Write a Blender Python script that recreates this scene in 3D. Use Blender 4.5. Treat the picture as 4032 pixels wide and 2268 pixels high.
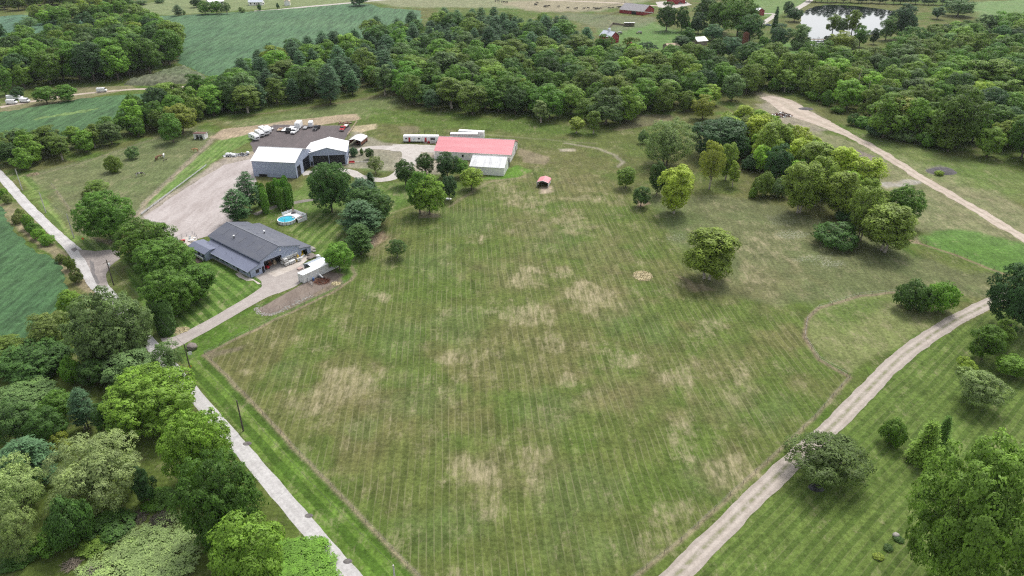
import bpy, bmesh, math, random
import numpy as np
from mathutils import Vector, Matrix

for o in list(bpy.data.objects):
    bpy.data.objects.remove(o, do_unlink=True)
scene = bpy.context.scene
COL = scene.collection
R = math.radians

# ---------------------------------------------------------------- camera, sky, sun, exposure
CAM_H, PITCH, FPX = 100.0, R(28.7), 2900.0          # metres, downwards, focal length in pixels of a 4032 px wide frame
cam = bpy.data.cameras.new('camera')
cam.sensor_width = 36.0
cam.lens = 36.0 * FPX / 4032.0
cam.clip_start, cam.clip_end = 1.0, 9000.0
cam_ob = bpy.data.objects.new('camera', cam)
COL.objects.link(cam_ob)
cam_ob.location = (0, 0, CAM_H)
cam_ob.rotation_euler = (R(90) - PITCH, 0, 0)
scene.camera = cam_ob

SUN_EL, SUN_AZ = R(58), R(25)                        # azimuth clockwise from +Y
world = bpy.data.worlds.new('World')
scene.world = world
world.use_nodes = True
wt = world.node_tree
wt.nodes.clear()
sky = wt.nodes.new('ShaderNodeTexSky')
sky.sky_type = 'NISHITA'
sky.sun_disc = False
sky.sun_elevation = SUN_EL
sky.sun_rotation = SUN_AZ
sky.altitude = 250
sky.air_density, sky.dust_density, sky.ozone_density = 1.0, 4.0, 1.0
hs = wt.nodes.new('ShaderNodeHueSaturation')         # thin overcast: the blue is mostly washed out
hs.inputs['Saturation'].default_value = 0.26
bg = wt.nodes.new('ShaderNodeBackground')
bg.inputs['Strength'].default_value = 0.15
wo = wt.nodes.new('ShaderNodeOutputWorld')
wt.links.new(sky.outputs[0], hs.inputs['Color'])
wt.links.new(hs.outputs[0], bg.inputs['Color'])
wt.links.new(bg.outputs[0], wo.inputs['Surface'])
sun = bpy.data.lights.new('sun', 'SUN')
sun.energy, sun.angle, sun.color = 1.35, R(14), (1.0, 0.96, 0.9)
sun_ob = bpy.data.objects.new('sun', sun)
COL.objects.link(sun_ob)
sun_ob.rotation_euler = Vector((-math.sin(SUN_AZ) * math.cos(SUN_EL), -math.cos(SUN_AZ) * math.cos(SUN_EL), -math.sin(SUN_EL))).to_track_quat('-Z', 'Y').to_euler()
vs = scene.view_settings
vs.view_transform, vs.look, vs.gamma, vs.use_curve_mapping = 'Standard', 'None', 1.0, False
vs.exposure = 0.76
cyc = scene.cycles
cyc.max_bounces, cyc.diffuse_bounces, cyc.glossy_bounces, cyc.transmission_bounces, cyc.transparent_max_bounces = 6, 3, 2, 2, 4
cyc.use_denoising = False
cyc.use_adaptive_sampling = False
cyc.sample_clamp_indirect = 1.5
cyc.sample_clamp_direct = 2.5
cyc.filter_width = 1.2
cyc.volume_bounces = 0

# ---------------------------------------------------------------- survey helpers: where on the ground a photographed point stands
CP, SP = math.cos(PITCH), math.sin(PITCH)
def N(x, y, z=0.0):
    u, v = (x - 2016) / FPX, (y - 1134) / FPX
    k = (z - CAM_H) / (-SP - v * CP)
    return Vector((u * k, (CP - v * SP) * k, z))
KV = 4032 / 2576
def V(x, y, z=0.0): return N(x * KV, y * KV, z)
def CR(ox, oy, s): return lambda x, y, z=0.0: N(ox + x / s, oy + y / s, z)
def VP(pts): return [V(*p) for p in pts]
def proj(X, Y, Z):
    dep = Y * CP - (Z - CAM_H) * SP
    return (2016 + FPX * X / dep) / KV, (1134 - FPX * (Y * SP + (Z - CAM_H) * CP) / dep) / KV, dep

# ---------------------------------------------------------------- object helpers
def link(o, parent=None):
    COL.objects.link(o)
    if parent: o.parent = parent
    return o
def tag(o, label=None, cat=None, group=None, kind=None):
    if label: o['label'] = label
    if cat: o['category'] = cat
    if group: o['group'] = group
    if kind: o['kind'] = kind
    return o
def empty(name, loc, rz=0.0, label=None, cat=None, group=None):
    o = bpy.data.objects.new(name, None)
    o.empty_display_size = 0.5
    o.location = loc
    o.rotation_euler = (0, 0, rz)
    return tag(link(o), label, cat, group)
def tree_copy(o, parent=None):
    c = o.copy()
    link(c, parent)
    for ch in [x for x in o.children]: tree_copy(ch, c)
    return c

class MB:
    """collects shapes, then links them as one mesh object"""
    def __init__(s): s.v, s.f = [], []
    def add(s, vs_, fs):
        n = len(s.v); s.v += [tuple(p) for p in vs_]; s.f += [tuple(i + n for i in f) for f in fs]; return s
    def box(s, x0, x1, y0, y1, z0, z1):
        return s.add([(x0,y0,z0),(x1,y0,z0),(x1,y1,z0),(x0,y1,z0),(x0,y0,z1),(x1,y0,z1),(x1,y1,z1),(x0,y1,z1)],
                     [(3,2,1,0),(4,5,6,7),(0,1,5,4),(1,2,6,5),(2,3,7,6),(3,0,4,7)])
    def prism(s, poly, ext):
        """poly: list of 3d points (planar), ext: extrusion vector"""
        n = len(poly); e = Vector(ext)
        a = [Vector(p) for p in poly]
        return s.add(a + [p + e for p in a], [tuple(range(n))[::-1], tuple(range(n, 2*n))] + [(i, (i+1) % n, n + (i+1) % n, n + i) for i in range(n)])
    def tube(s, pts, rads, seg=6, cap=True):
        pts = [Vector(p) for p in pts]; rings = []
        for i, p in enumerate(pts):
            d = (pts[min(i+1, len(pts)-1)] - pts[max(i-1, 0)]).normalized()
            a = d.orthogonal().normalized(); b = d.cross(a)
            r = rads[i] if hasattr(rads, '__len__') else rads
            rings.append([p + (a*math.cos(t) + b*math.sin(t)) * r for t in [2*math.pi*k/seg for k in range(seg)]])
        vs_ = [q for r in rings for q in r]
        fs = [(i*seg+k, i*seg+(k+1) % seg, (i+1)*seg+(k+1) % seg, (i+1)*seg+k) for i in range(len(pts)-1) for k in range(seg)]
        if cap: fs += [tuple(range(seg))[::-1], tuple(range((len(pts)-1)*seg, len(pts)*seg))]
        return s.add(vs_, fs)
    def cyl(s, c, axis, r, h, seg=12):
        c = Vector(c); a = Vector(axis).normalized() * h
        return s.tube([c, c + a], r, seg)
    def loft(s, rings, cap=True):
        n = len(rings[0]); vs_ = [q for r in rings for q in r]
        fs = [(i*n+k, i*n+(k+1) % n, (i+1)*n+(k+1) % n, (i+1)*n+k) for i in range(len(rings)-1) for k in range(n)]
        if cap: fs += [tuple(range(n))[::-1], tuple(range((len(rings)-1)*n, len(rings)*n))]
        return s.add(vs_, fs)
    def mesh(s, name, mat, smooth=False):
        me = bpy.data.meshes.new(name)
        me.from_pydata(s.v, [], s.f)
        bm = bmesh.new(); bm.from_mesh(me); bmesh.ops.recalc_face_normals(bm, faces=bm.faces); bm.to_mesh(me); bm.free()
        if mat: me.materials.append(mat)
        if smooth: me.polygons.foreach_set('use_smooth', [True]*len(me.polygons))
        return me
    def build(s, name, mat, parent=None, smooth=False, bevel=0.0):
        o = bpy.data.objects.new(name, s.mesh(name, mat, smooth))
        if bevel:
            b = o.modifiers.new('bevel', 'BEVEL'); b.width = bevel; b.segments = 2; b.limit_method = 'ANGLE'
        return link(o, parent)
def box_part(name, mat, parent, *b, bevel=0.0): return MB().box(*b).build(name, mat, parent, bevel=bevel)

# ---------------------------------------------------------------- materials
def nodes(name):
    m = bpy.data.materials.new(name); m.use_nodes = True
    nt = m.node_tree; nt.nodes.clear()
    out = nt.nodes.new('ShaderNodeOutputMaterial')
    p = nt.nodes.new('ShaderNodeBsdfPrincipled')
    nt.links.new(p.outputs[0], out.inputs[0])
    return m, nt, p
def nn(nt, t, **kw):
    n = nt.nodes.new(t)
    for k, v in kw.items():
        if k in n.inputs.keys(): n.inputs[k].default_value = v
        else: setattr(n, k, v)
    return n
def mathn(nt, op, a, b=None, c=None):
    n = nt.nodes.new('ShaderNodeMath'); n.operation = op
    for i, q in enumerate((a, b, c)):
        if q is None: continue
        if isinstance(q, (int, float)): n.inputs[i].default_value = q
        else: nt.links.new(q, n.inputs[i])
    return n.outputs[0]
def mixc(nt, fac, a, b, mode='MIX'):
    n = nt.nodes.new('ShaderNodeMix'); n.data_type = 'RGBA'; n.blend_type = mode
    for sock, q in ((n.inputs[0], fac), (n.inputs[6], a), (n.inputs[7], b)):
        if isinstance(q, (int, float)): sock.default_value = q
        elif isinstance(q, (tuple, list)): sock.default_value = (*q[:3], 1)
        else: nt.links.new(q, sock)
    return n.outputs[2]
def noise(nt, scale, detail=4, rough=0.6, vec=None, out='Fac'):
    n = nn(nt, 'ShaderNodeTexNoise'); n.inputs['Scale'].default_value = scale; n.inputs['Detail'].default_value = detail; n.inputs['Roughness'].default_value = rough
    if vec is not None: nt.links.new(vec, n.inputs['Vector'])
    return n.outputs[out]
def remap(nt, v, a, b, c=0.0, d=1.0):
    n = nt.nodes.new('ShaderNodeMapRange'); n.inputs[1].default_value = a; n.inputs[2].default_value = b; n.inputs[3].default_value = c; n.inputs[4].default_value = d
    nt.links.new(v, n.inputs[0]); return n.outputs[0]
def objco(nt):
    return nt.nodes.new('ShaderNodeTexCoord').outputs['Object']
def geopos(nt):
    return nt.nodes.new('ShaderNodeNewGeometry').outputs['Position']
def paint(name, col, rough=0.5, metal=0.0, var=0.12, scale=1.2, spec=0.4, dirt=None):
    """painted or solid surface with slight weathering"""
    m, nt, p = nodes(name)
    co = objco(nt)
    n1 = noise(nt, scale, 5, 0.65, co)
    k = remap(nt, n1, 0.3, 0.7, 1 - var, 1 + var)
    v = nt.nodes.new('ShaderNodeVectorMath'); v.operation = 'SCALE'; v.inputs[0].default_value = col
    nt.links.new(k, v.inputs['Scale'])
    o = v.outputs[0]
    if dirt:
        n2 = noise(nt, scale * 0.35, 6, 0.7, co)
        o = mixc(nt, remap(nt, n2, 0.52, 0.75, 0, 0.6), o, dirt)
    nt.links.new(o, p.inputs['Base Color'])
    p.inputs['Roughness'].default_value = rough
    p.inputs['Metallic'].default_value = metal
    p.inputs['Specular IOR Level'].default_value = spec
    return m
def panelled(name, col, pitch, axis=0, depth=0.25, rough=0.5, var=0.08, metal=0.0, streak=None, bump=0.3):
    """ribbed sheet metal or siding: fine ribs as relief and as darker stripes in the colour, weathering as colour"""
    m, nt, p = nodes(name)
    co = objco(nt)
    sep = nn(nt, 'ShaderNodeSeparateXYZ'); nt.links.new(co, sep.inputs[0])
    x = sep.outputs[axis]
    fr = mathn(nt, 'FRACT', mathn(nt, 'DIVIDE', x, pitch))
    rib = mathn(nt, 'LESS_THAN', fr, 0.14)
    b = nn(nt, 'ShaderNodeBump'); b.inputs['Strength'].default_value = bump; b.inputs['Distance'].default_value = 0.04
    nt.links.new(rib, b.inputs['Height']); nt.links.new(b.outputs[0], p.inputs['Normal'])
    n1 = noise(nt, 0.6, 5, 0.65, co)
    v = nt.nodes.new('ShaderNodeVectorMath'); v.operation = 'SCALE'; v.inputs[0].default_value = col
    k = mathn(nt, 'MULTIPLY', remap(nt, n1, 0.3, 0.7, 1 - var, 1 + var), mathn(nt, 'SUBTRACT', 1.0, mathn(nt, 'MULTIPLY', rib, depth)))
    nt.links.new(k, v.inputs['Scale'])
    o = v.outputs[0]
    if streak:
        mp = nn(nt, 'ShaderNodeMapping'); mp.inputs['Scale'].default_value = streak[1]
        nt.links.new(co, mp.inputs[0])
        o = mixc(nt, remap(nt, noise(nt, 1.0, 5, 0.6, mp.outputs[0]), 0.45, 0.7, 0, 0.75), o, streak[0])
    nt.links.new(o, p.inputs['Base Color'])
    p.inputs['Roughness'].default_value = rough; p.inputs['Metallic'].default_value = metal
    return m

M = {}
M['slate_wall'] = panelled('slate_wall', (0.34, 0.385, 0.51), 0.9, 0, 0.08, 0.55)
M['slate_trim'] = paint('slate_trim', (0.38, 0.42, 0.52), 0.5)
M['dark_roof'] = panelled('dark_roof', (0.08, 0.087, 0.115), 0.95, 1, 0.10, 0.55, 0.10, streak=((0.11, 0.115, 0.135), (0.5, 0.12, 0.5)))
M['slate_roof'] = panelled('slate_roof', (0.135, 0.15, 0.215), 0.9, 1, 0.08, 0.5, 0.07)
M['white_roof'] = panelled('white_roof', (0.82, 0.82, 0.83), 0.9, 0, 0.05, 0.45, 0.03)
M['red_roof'] = panelled('red_roof', (0.56, 0.175, 0.2), 0.9, 0, 0.14, 0.5, 0.05, streak=((0.6, 0.25, 0.27), (0.1, 0.6, 0.6)))
M['white_wall'] = panelled('white_wall', (0.78, 0.77, 0.74), 0.9, 0, 0.05, 0.6, 0.04)
M['old_tin'] = panelled('old_tin', (0.55, 0.56, 0.57), 0.75, 0, 0.10, 0.5, 0.18, 0.1, streak=((0.32, 0.32, 0.33), (1.6, 0.1, 0.1)))
M['door_black'] = paint('door_black', (0.012, 0.014, 0.02), 0.35)
M['dark_inside'] = paint('dark_inside', (0.02, 0.019, 0.018), 0.9)  # shade of interiors put into a near-black colour, on flat panels over solid walls
M['white'] = paint('white', (0.8, 0.8, 0.8), 0.35, var=0.05, dirt=(0.55, 0.53, 0.5))
M['white_clean'] = paint('white_clean', (0.82, 0.82, 0.82), 0.3, var=0.03)
M['trailer_white'] = panelled('trailer_white', (0.78, 0.78, 0.77), 0.42, 0, 0.16, 0.4, 0.05, bump=0.8, streak=((0.6, 0.58, 0.54), (1.4, 0.2, 0.2)))
M['galv'] = panelled('galv', (0.42, 0.46, 0.52), 0.5, 0, 0.08, 0.4, 0.06, 0.3)
M['grey'] = paint('grey', (0.32, 0.32, 0.33), 0.5, dirt=(0.2, 0.18, 0.16))
M['chrome'] = paint('chrome', (0.6, 0.6, 0.62), 0.25, 0.8)
M['glass'] = paint('glass', (0.02, 0.024, 0.03), 0.1, var=0.05, spec=0.6)
M['tyre'] = paint('tyre', (0.018, 0.018, 0.018), 0.85)
M['red'] = paint('red', (0.42, 0.02, 0.03), 0.35, var=0.06)
M['barn_red'] = panelled('barn_red', (0.27, 0.03, 0.032), 0.6, 0, 0.15, 0.7, 0.12)
M['black'] = paint('black', (0.02, 0.02, 0.021), 0.35)
M['wood'] = paint('wood', (0.23, 0.19, 0.15), 0.85, var=0.25)
M['pole_pale'] = paint('pole_pale', (0.48, 0.46, 0.43), 0.85, var=0.15)
M['pole_dark'] = paint('pole_dark', (0.10, 0.085, 0.07), 0.85, var=0.2)
M['rust'] = paint('rust', (0.16, 0.06, 0.035), 0.85, var=0.4)
M['yellow'] = paint('yellow', (0.62, 0.42, 0.02), 0.5)
M['orange'] = paint('orange', (0.7, 0.16, 0.04), 0.5)
M['blue'] = paint('blue', (0.05, 0.12, 0.3), 0.5)
M['stone'] = paint('stone', (0.2, 0.17, 0.15), 0.9, var=0.4, scale=2.5, dirt=(0.36, 0.33, 0.3))
M['limestone'] = paint('limestone', (0.3, 0.28, 0.25), 0.9, var=0.4, scale=3)
M['concrete'] = paint('concrete', (0.45, 0.42, 0.385), 0.9, var=0.10, scale=0.5, dirt=(0.34, 0.31, 0.28))
M['tan'] = paint('tan', (0.42, 0.33, 0.23), 0.8)
M['pool_water'] = paint('pool_water', (0.06, 0.42, 0.55), 0.08, var=0.12, scale=0.8)
M['bark'] = paint('bark', (0.13, 0.105, 0.085), 0.95, var=0.35, scale=3)
M['bark_pale'] = paint('bark_pale', (0.36, 0.32, 0.27), 0.95, var=0.3, scale=3)
M['soil'] = paint('soil', (0.055, 0.04, 0.032), 0.95, var=0.35, scale=2)
M['asphalt_pile'] = paint('asphalt_pile', (0.10, 0.093, 0.095), 0.95, var=0.35, scale=1.5)
M['straw'] = paint('straw', (0.52, 0.45, 0.27), 0.95, var=0.35, scale=3)

# ---------------------------------------------------------------- numpy noise and map masks
_lat = np.random.default_rng(5).random((8, 257, 257)).astype(np.float32)
def vnoise(x, y, s, k=0):
    x = np.asarray(x) / s + 1000.0; y = np.asarray(y) / s + 1000.0
    xi = np.floor(x).astype(int); yi = np.floor(y).astype(int)
    fx = x - xi; fy = y - yi
    fx = fx*fx*(3-2*fx); fy = fy*fy*(3-2*fy)
    L = _lat[k % 8]; a = lambda i, j: L[(xi+i) % 256, (yi+j) % 256]
    return (a(0,0)*(1-fx)+a(1,0)*fx)*(1-fy)+(a(0,1)*(1-fx)+a(1,1)*fx)*fy
def fbm(x, y, s, k=0, o=4):
    t, amp, tot = 0, 1.0, 0
    for i in range(o):
        t = t + amp * vnoise(x, y, s / 2**i, k + i); tot += amp; amp *= 0.55
    return t / tot
def seg_dist(X, Y, a, b):
    ax, ay = a[0], a[1]; dx, dy = b[0]-ax, b[1]-ay
    t = np.clip(((X-ax)*dx+(Y-ay)*dy)/(dx*dx+dy*dy+1e-9), 0, 1)
    return np.hypot(X-ax-t*dx, Y-ay-t*dy)
def smooth(e0, e1, x):
    t = np.clip((x-e0)/(e1-e0), 0, 1); return t*t*(3-2*t)
# ================================================================ GROUND
def build_ground():
    parts, faces, nv = [], [], 0
    def grid(x0, x1, y0, y1, s):
        nonlocal nv
        nx, ny = int(round((x1-x0)/s))+1, int(round((y1-y0)/s))+1
        xs, ys = np.linspace(x0, x1, nx), np.linspace(y0, y1, ny)
        XX, YY = np.meshgrid(xs, ys)
        parts.append(np.stack([XX.ravel(), YY.ravel()], 1))
        i = np.arange((nx-1)*(ny-1)); r, c = i // (nx-1), i % (nx-1)
        q = nv + r*nx + c
        faces.append(np.stack([q, q+1, q+nx+1, q+nx], 1)); nv += nx*ny
    grid(-170, 170, 50, 260, 0.5)
    grid(-310, 310, 260, 470, 1.0)
    grid(-310, -170, 50, 260, 4.0); grid(170, 310, 50, 260, 4.0)
    grid(-560, 560, 470, 880, 2.5)
    grid(-560, -310, 50, 470, 10.0); grid(310, 560, 50, 470, 10.0)
    grid(-560, 560, -200, 50, 25.0)
    grid(-4500, -560, -200, 880, 120.0); grid(560, 4500, -200, 880, 120.0)
    grid(-4500, 4500, 880, 6000, 250.0)
    P2 = np.concatenate(parts); Q = np.concatenate(faces)
    X, Y = P2[:, 0], P2[:, 1]
    n = len(X)
    dep = Y*CP + CAM_H*SP
    ok = dep > 20
    dd = np.where(ok, dep, 20)
    px = (2016 + FPX*X/dd)/KV; py = (1134 - FPX*(Y*SP - CAM_H*CP)/dd)/KV    # which survey point each vertex is
    px = np.where(ok, px, -9e3)
    # ---- colours of the ground itself
    GREEN, MID, OLIVE = np.array((0.062, 0.114, 0.017)), np.array((0.079, 0.111, 0.025)), np.array((0.102, 0.109, 0.037))
    LUSH, TAN, DIRT = np.array((0.085, 0.185, 0.022)), np.array((0.27, 0.235, 0.135)), np.array((0.27, 0.205, 0.155))
    PALE, GREY, SOIL = np.array((0.17, 0.19, 0.085)), np.array((0.16, 0.155, 0.105)), np.array((0.075, 0.055, 0.045))
    big = fbm(X, Y, 46, 0); med = fbm(X, Y, 13, 3)
    Cc = MID + (OLIVE-MID)*smooth(0.42, 0.62, big)[:, None]
    Cc = Cc + (GREEN-Cc)*(0.75*smooth(0.5, 0.68, med))[:, None]
    dry = np.full(n, 0.02) + 0.2*smooth(0.45, 0.7, fbm(X, Y, 9, 6))
    fl = np.zeros(n); thin = np.zeros(n); band = np.zeros(n); u = np.zeros(n)
    def blend(idx, m, col, a):
        nonlocal Cc
        Cc[idx] = Cc[idx] + (np.asarray(col)-Cc[idx])*(m*a)[:, None]
    def pmask(pts, soft, warp):
        pts = [(p[0], p[1]) for p in pts]
        xs, ys = [p[0] for p in pts], [p[1] for p in pts]; mg = soft + warp + 1
        idx = np.nonzero((X > min(xs)-mg) & (X < max(xs)+mg) & (Y > min(ys)-mg) & (Y < max(ys)+mg))[0]
        x, y = X[idx], Y[idx]
        if warp:
            x = x + (fbm(x, y, 7, 1, 3)-0.5)*2*warp*1.6; y = y + (fbm(X[idx]+300, Y[idx], 7, 2, 3)-0.5)*2*warp*1.6
        d = np.full(len(idx), 1e9); ins = np.zeros(len(idx), bool)
        for a, b in zip(pts, pts[1:]+pts[:1]):
            d = np.minimum(d, seg_dist(x, y, a, b))
            c = ((a[1] > y) != (b[1] > y))
            with np.errstate(divide='ignore', invalid='ignore'):
                ins ^= c & (x < (b[0]-a[0])*(y-a[1])/(b[1]-a[1]+1e-12)+a[0])
        return idx, 1-smooth(-soft, soft, np.where(ins, -d, d))
    def lmask(pts, w, soft, warp):
        pts = [(p[0], p[1]) for p in pts]; xs, ys = [p[0] for p in pts], [p[1] for p in pts]; mg = w+soft+warp+1
        idx = np.nonzero((X > min(xs)-mg) & (X < max(xs)+mg) & (Y > min(ys)-mg) & (Y < max(ys)+mg))[0]
        x, y = X[idx], Y[idx]
        if warp:
            x = x + (fbm(x, y, 5, 1, 3)-0.5)*2*warp; y = y + (fbm(X[idx]+300, Y[idx], 5, 2, 3)-0.5)*2*warp
        d = np.full(len(idx), 1e9)
        for a, b in zip(pts, pts[1:]): d = np.minimum(d, seg_dist(x, y, a, b))
        return idx, 1-smooth(w/2-soft/2, w/2+soft/2, d)
    def Z(pts, col, a=1.0, soft=1.5, warp=1.0, **kw):
        idx, m = pmask(VP(pts), soft, warp); blend(idx, m, col, a)
        for k, v in kw.items():
            arr = {'dry': dry, 'fl': fl, 'thin': thin, 'band': band}[k]; arr[idx] = arr[idx]*(1-m) + v*m
        return idx, m
    def L(pts, w, col, a=1.0, soft=0.8, warp=0.5):
        idx, m = lmask(VP(pts), w, soft, warp); blend(idx, m, col, a)
    def ell(cx, cy, rx, ry, warp=0.7):
        d = np.hypot((px-cx)/rx, (py-cy)/ry) + (fbm(X, Y, 5, 4, 3)-0.5)*2*warp
        return 1-smooth(0.35, 1.15, d)
    def stripes(pts, a, b, period, off=0.0, soft=0.8, **kw):
        idx, m = pmask(VP(pts), soft, 0.0)
        A, B = V(*a), V(*b); d = (B-A).normalized()
        sel = idx[m > 0.5]
        u[sel] = ((X[sel]-A.x)*d.y - (Y[sel]-A.y)*d.x)/period + off
        for k, v in kw.items():
            arr = {'thin': thin, 'band': band}[k]; arr[idx] = arr[idx]*(1-m) + v*m
    # broad zones ------------------------------------------------------------------
    FIELD = [(515,893),(700,800),(895,700),(885,640),(960,545),(1120,500),(1220,475),(1330,425),(1480,440),(1570,470),(1640,520),(1700,600),(1800,740),(1960,760),(2030,800),(2022,850),(2060,905),(2137,950),(1960,1136),(1837,1246),(1713,1362),(1590,1465),(1060,1465)]
    Z([(560,300),(1000,232),(1330,300),(1640,300),(1750,290),(1900,330),(2000,480),(1700,520),(1500,440),(1300,430),(1100,440),(960,470),(700,480),(500,380)], OLIVE, 0.45, 8, 4)
    Z([(560,310),(1000,235),(1010,270),(900,300),(640,330)], (0.115,0.15,0.055), 0.7, 4, 2)
    Z([(930,270),(1330,300),(1500,330),(1490,345),(1250,330),(1120,325),(900,300)], GREEN, 0.6, 3, 4)
    Z(FIELD, OLIVE, 0.25, 1.0, 0.0, thin=0.7, band=0.36)
    stripes(FIELD, (1060,1449), (1079,800), 2.75)
    Z([(60,440),(200,408),(480,318),(560,340),(500,420),(350,560),(200,600)], (0.118,0.138,0.064), 0.75, 2, 2, thin=0, band=0)
    Z([(1620,480),(1900,500),(2100,560),(2300,640),(2500,690),(2480,740),(2250,730),(2060,770),(1960,760),(1800,740),(1700,600)], (0.112,0.124,0.058), 0.75, 3, 3)
    Z([(1960,300),(2300,400),(2576,520),(2700,600),(2600,640),(2330,600),(2200,480),(2050,390)], (0.155,0.16,0.083), 0.75, 3, 3, dry=0.3)
    Z([(2150,330),(2330,375),(2600,440),(2700,480),(2700,540),(2420,470),(2200,400)], (0.12,0.165,0.05), 0.6, 3, 3)
    Z([(2290,590),(2400,580),(2576,610),(2720,660),(2576,690),(2520,690),(2400,640),(2310,610)], (0.078,0.165,0.032), 0.8, 2.5, 3, dry=-.1)
    Z([(2060,775),(2200,738),(2290,745),(2420,780),(2330,830),(2200,900),(2140,940),(2080,905),(2035,855),(2035,810)], (0.145,0.165,0.062), 0.85, 1, 0.8, dry=0.2)
    Z([(2060,790),(2150,755),(2260,750),(2200,790),(2110,830)], GREEN, 0.55, 2, 2)
    # lower right lawn, mown along the drive
    RL = [(1720,1465),(2100,1090),(2300,880),(2480,790),(2600,760),(2750,900),(2750,1600),(1700,1600)]
    Z(RL, (0.078,0.124,0.026), 0.85, 0.8, 0.3, dry=-0.08)
    stripes(RL, (2090,1080), (1690,1449), 2.3, band=0.6, thin=0.35)
    # strip between road and field, and the grass round the workshop drive
    RS = [(430,845),(450,870),(640,770),(895,660),(900,690),(830,735),(515,893),(780,1165),(1065,1465),(905,1465),(640,1140),(560,1040),(480,950)]
    Z(RS, (0.066,0.128,0.018), 0.9, 0.7, 0.4, dry=0.08, thin=0, band=0)
    stripes([(470,905),(515,893),(780,1165),(1065,1465),(905,1465),(640,1140),(560,1040),(480,950)], (560,1000), (980,1449), 3.6, off=0.3, band=1.1)
    Z([(560,820),(700,760),(830,700),(880,690),(820,735),(640,830)], (0.12,0.145,0.045), 0.5, 2, 2)
    WL = [(305,655),(330,640),(470,640),(640,690),(672,722),(640,745),(440,855),(395,830),(330,720)]
    Z(WL, (0.072,0.14,0.024), 0.95, 0.6, 0.2, dry=0.15)
    stripes(WL, CRV(110,470), CRV(340,700), 2.9, band=1.0)
    YARD = [(640,520),(760,470),(780,440),(880,470),(1000,460),(1060,430),(1010,520),(960,560),(880,690),(790,640),(700,560)]
    Z(YARD, (0.085,0.15,0.03), 0.7, 1.5, 1.0, thin=0, band=0, dry=0.2)
    stripes([(700,560),(880,520),(990,470),(990,540),(880,660),(800,640)], (760,600), (840,530), 3.3, band=0.9)
    Z([(1210,450),(1300,415),(1335,430),(1300,452)], LUSH, 0.8, 0.8, 0.5)
    # paddock verge beside the road: mown bands
    VG = [(45,445),(75,440),(180,590),(250,600),(305,622),(290,632),(205,628),(130,560)]
    Z(VG, (0.105,0.17,0.04), 0.9, 0.7, 0.3, thin=0, band=0)
    stripes(VG, (60,455), (190,600), 3.4, band=1.2)
    VG2 = [(335,545),(370,500),(560,345),(640,330),(650,345),(570,385),(400,500),(365,545)]
    Z(VG2, (0.11,0.185,0.045), 0.9, 0.6, 0.3, thin=0, band=0, dry=0.1)
    stripes(VG2, (350,540), (560,360), 2.4, band=0.5)
    # loop island and barn yard
    Z([(880,400),(960,380),(1000,410),(975,435),(905,430)], (0.1,0.15,0.045), 0.7, 1, 1)
    # far fields
    Z([(310,20),(480,-15),(1000,-40),(1010,0),(700,20),(420,38),(330,35)], (0.15,0.19,0.085), 0.9, 4, 3, band=0.5)
    idx = np.nonzero((py < 45) & (py > -60) & (px > 250) & (px < 960))[0]
    u[idx] = Y[idx]/7.5 + X[idx]*0.03; thin[idx] = 0
    Z([(920,0),(940,-40),(1500,-40),(1640,0),(1500,30),(1250,20),(1000,18)], (0.185,0.2,0.115), 0.85, 6, 4, dry=0.25)
    Z([(1250,6),(1560,-8),(1600,10),(1480,28),(1350,30)], (0.25,0.215,0.15), 0.75, 6, 5)
    Z([(1500,75),(1640,55),(1720,85),(1700,125),(1640,135),(1540,120)], (0.095,0.175,0.05), 0.85, 3, 3)
    Z([(1400,30),(1650,45),(1640,60),(1540,85),(1500,70),(1420,45)], (0.13,0.145,0.085), 0.7, 4, 3)
    Z([(1860,112),(2000,105),(2050,140),(1980,155),(1880,140)], (0.095,0.185,0.045), 0.85, 3, 3)
    Z([(1880,-30),(2020,-30),(2030,10),(1950,40),(1890,45)], (0.12,0.19,0.065), 0.85, 3, 2)
    Z([(2080,170),(2110,178),(2130,190),(2080,190)], (0.1,0.2,0.035), 0.8, 3, 2)
    Z([(2440,5),(2800,-10),(2800,60),(2470,55)], (0.125,0.2,0.075), 0.9, 5, 3)
    Z([(60,30),(170,15),(190,22),(120,40),(40,55)], (0.14,0.2,0.06), 0.8, 4, 3)
    # green and worn patches of the big field, patch by patch ------------------------
    for e in [(1090,660,90,60),(1150,820,110,60),(1000,850,90,50),(1060,1000,120,70),(1380,1050,90,80),(1460,1240,140,90),(1120,1330,120,70),(1500,1380,160,60),(1560,800,60,40),(1640,840,50,60),(1400,600,90,50),(720,930,50,30),(1850,1010,80,60),(1180,560,90,40),(1770,1200,70,70),(900,1080,70,40),(1950,1040,60,50),(1700,560,70,40)]:
        m = ell(*e); i = np.nonzero(m > 0.01)[0]; blend(i, m[i], (0.082,0.118,0.036), 0.5)
    for e in [(1330,700,60,32,.5),(1480,745,85,48,.6),(1310,790,80,45,.5),(1420,690,60,20,.4),(1212,600,17,14,.85),(870,965,110,50,.5),(800,1010,70,60,.4),(965,748,28,18,.55),(745,850,26,10,.5),(1570,905,40,34,.45),(1425,965,35,28,.55),(1190,1190,95,55,.45),(1330,1170,60,70,.4),(1710,955,70,60,.35),(1830,970,60,60,.3),(1860,1195,100,50,.45),(625,935,40,28,.4),(1140,905,50,28,.4),(1720,1110,60,70,.3),(1230,1265,60,50,.35),(1680,1300,80,50,.35),(1330,505,90,40,.3),(1430,560,80,40,.3),(1260,470,50,25,.35),(1400,870,60,40,.3),(1930,620,110,60,.25),(1880,690,60,40,.35),(1790,830,60,40,.3),(1360,530,30,12,.4),(960,600,40,25,.3),(1500,500,60,20,.35)]:
        m = ell(*e[:4]); dry = np.maximum(dry, m*(e[4]+0.15))
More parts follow.
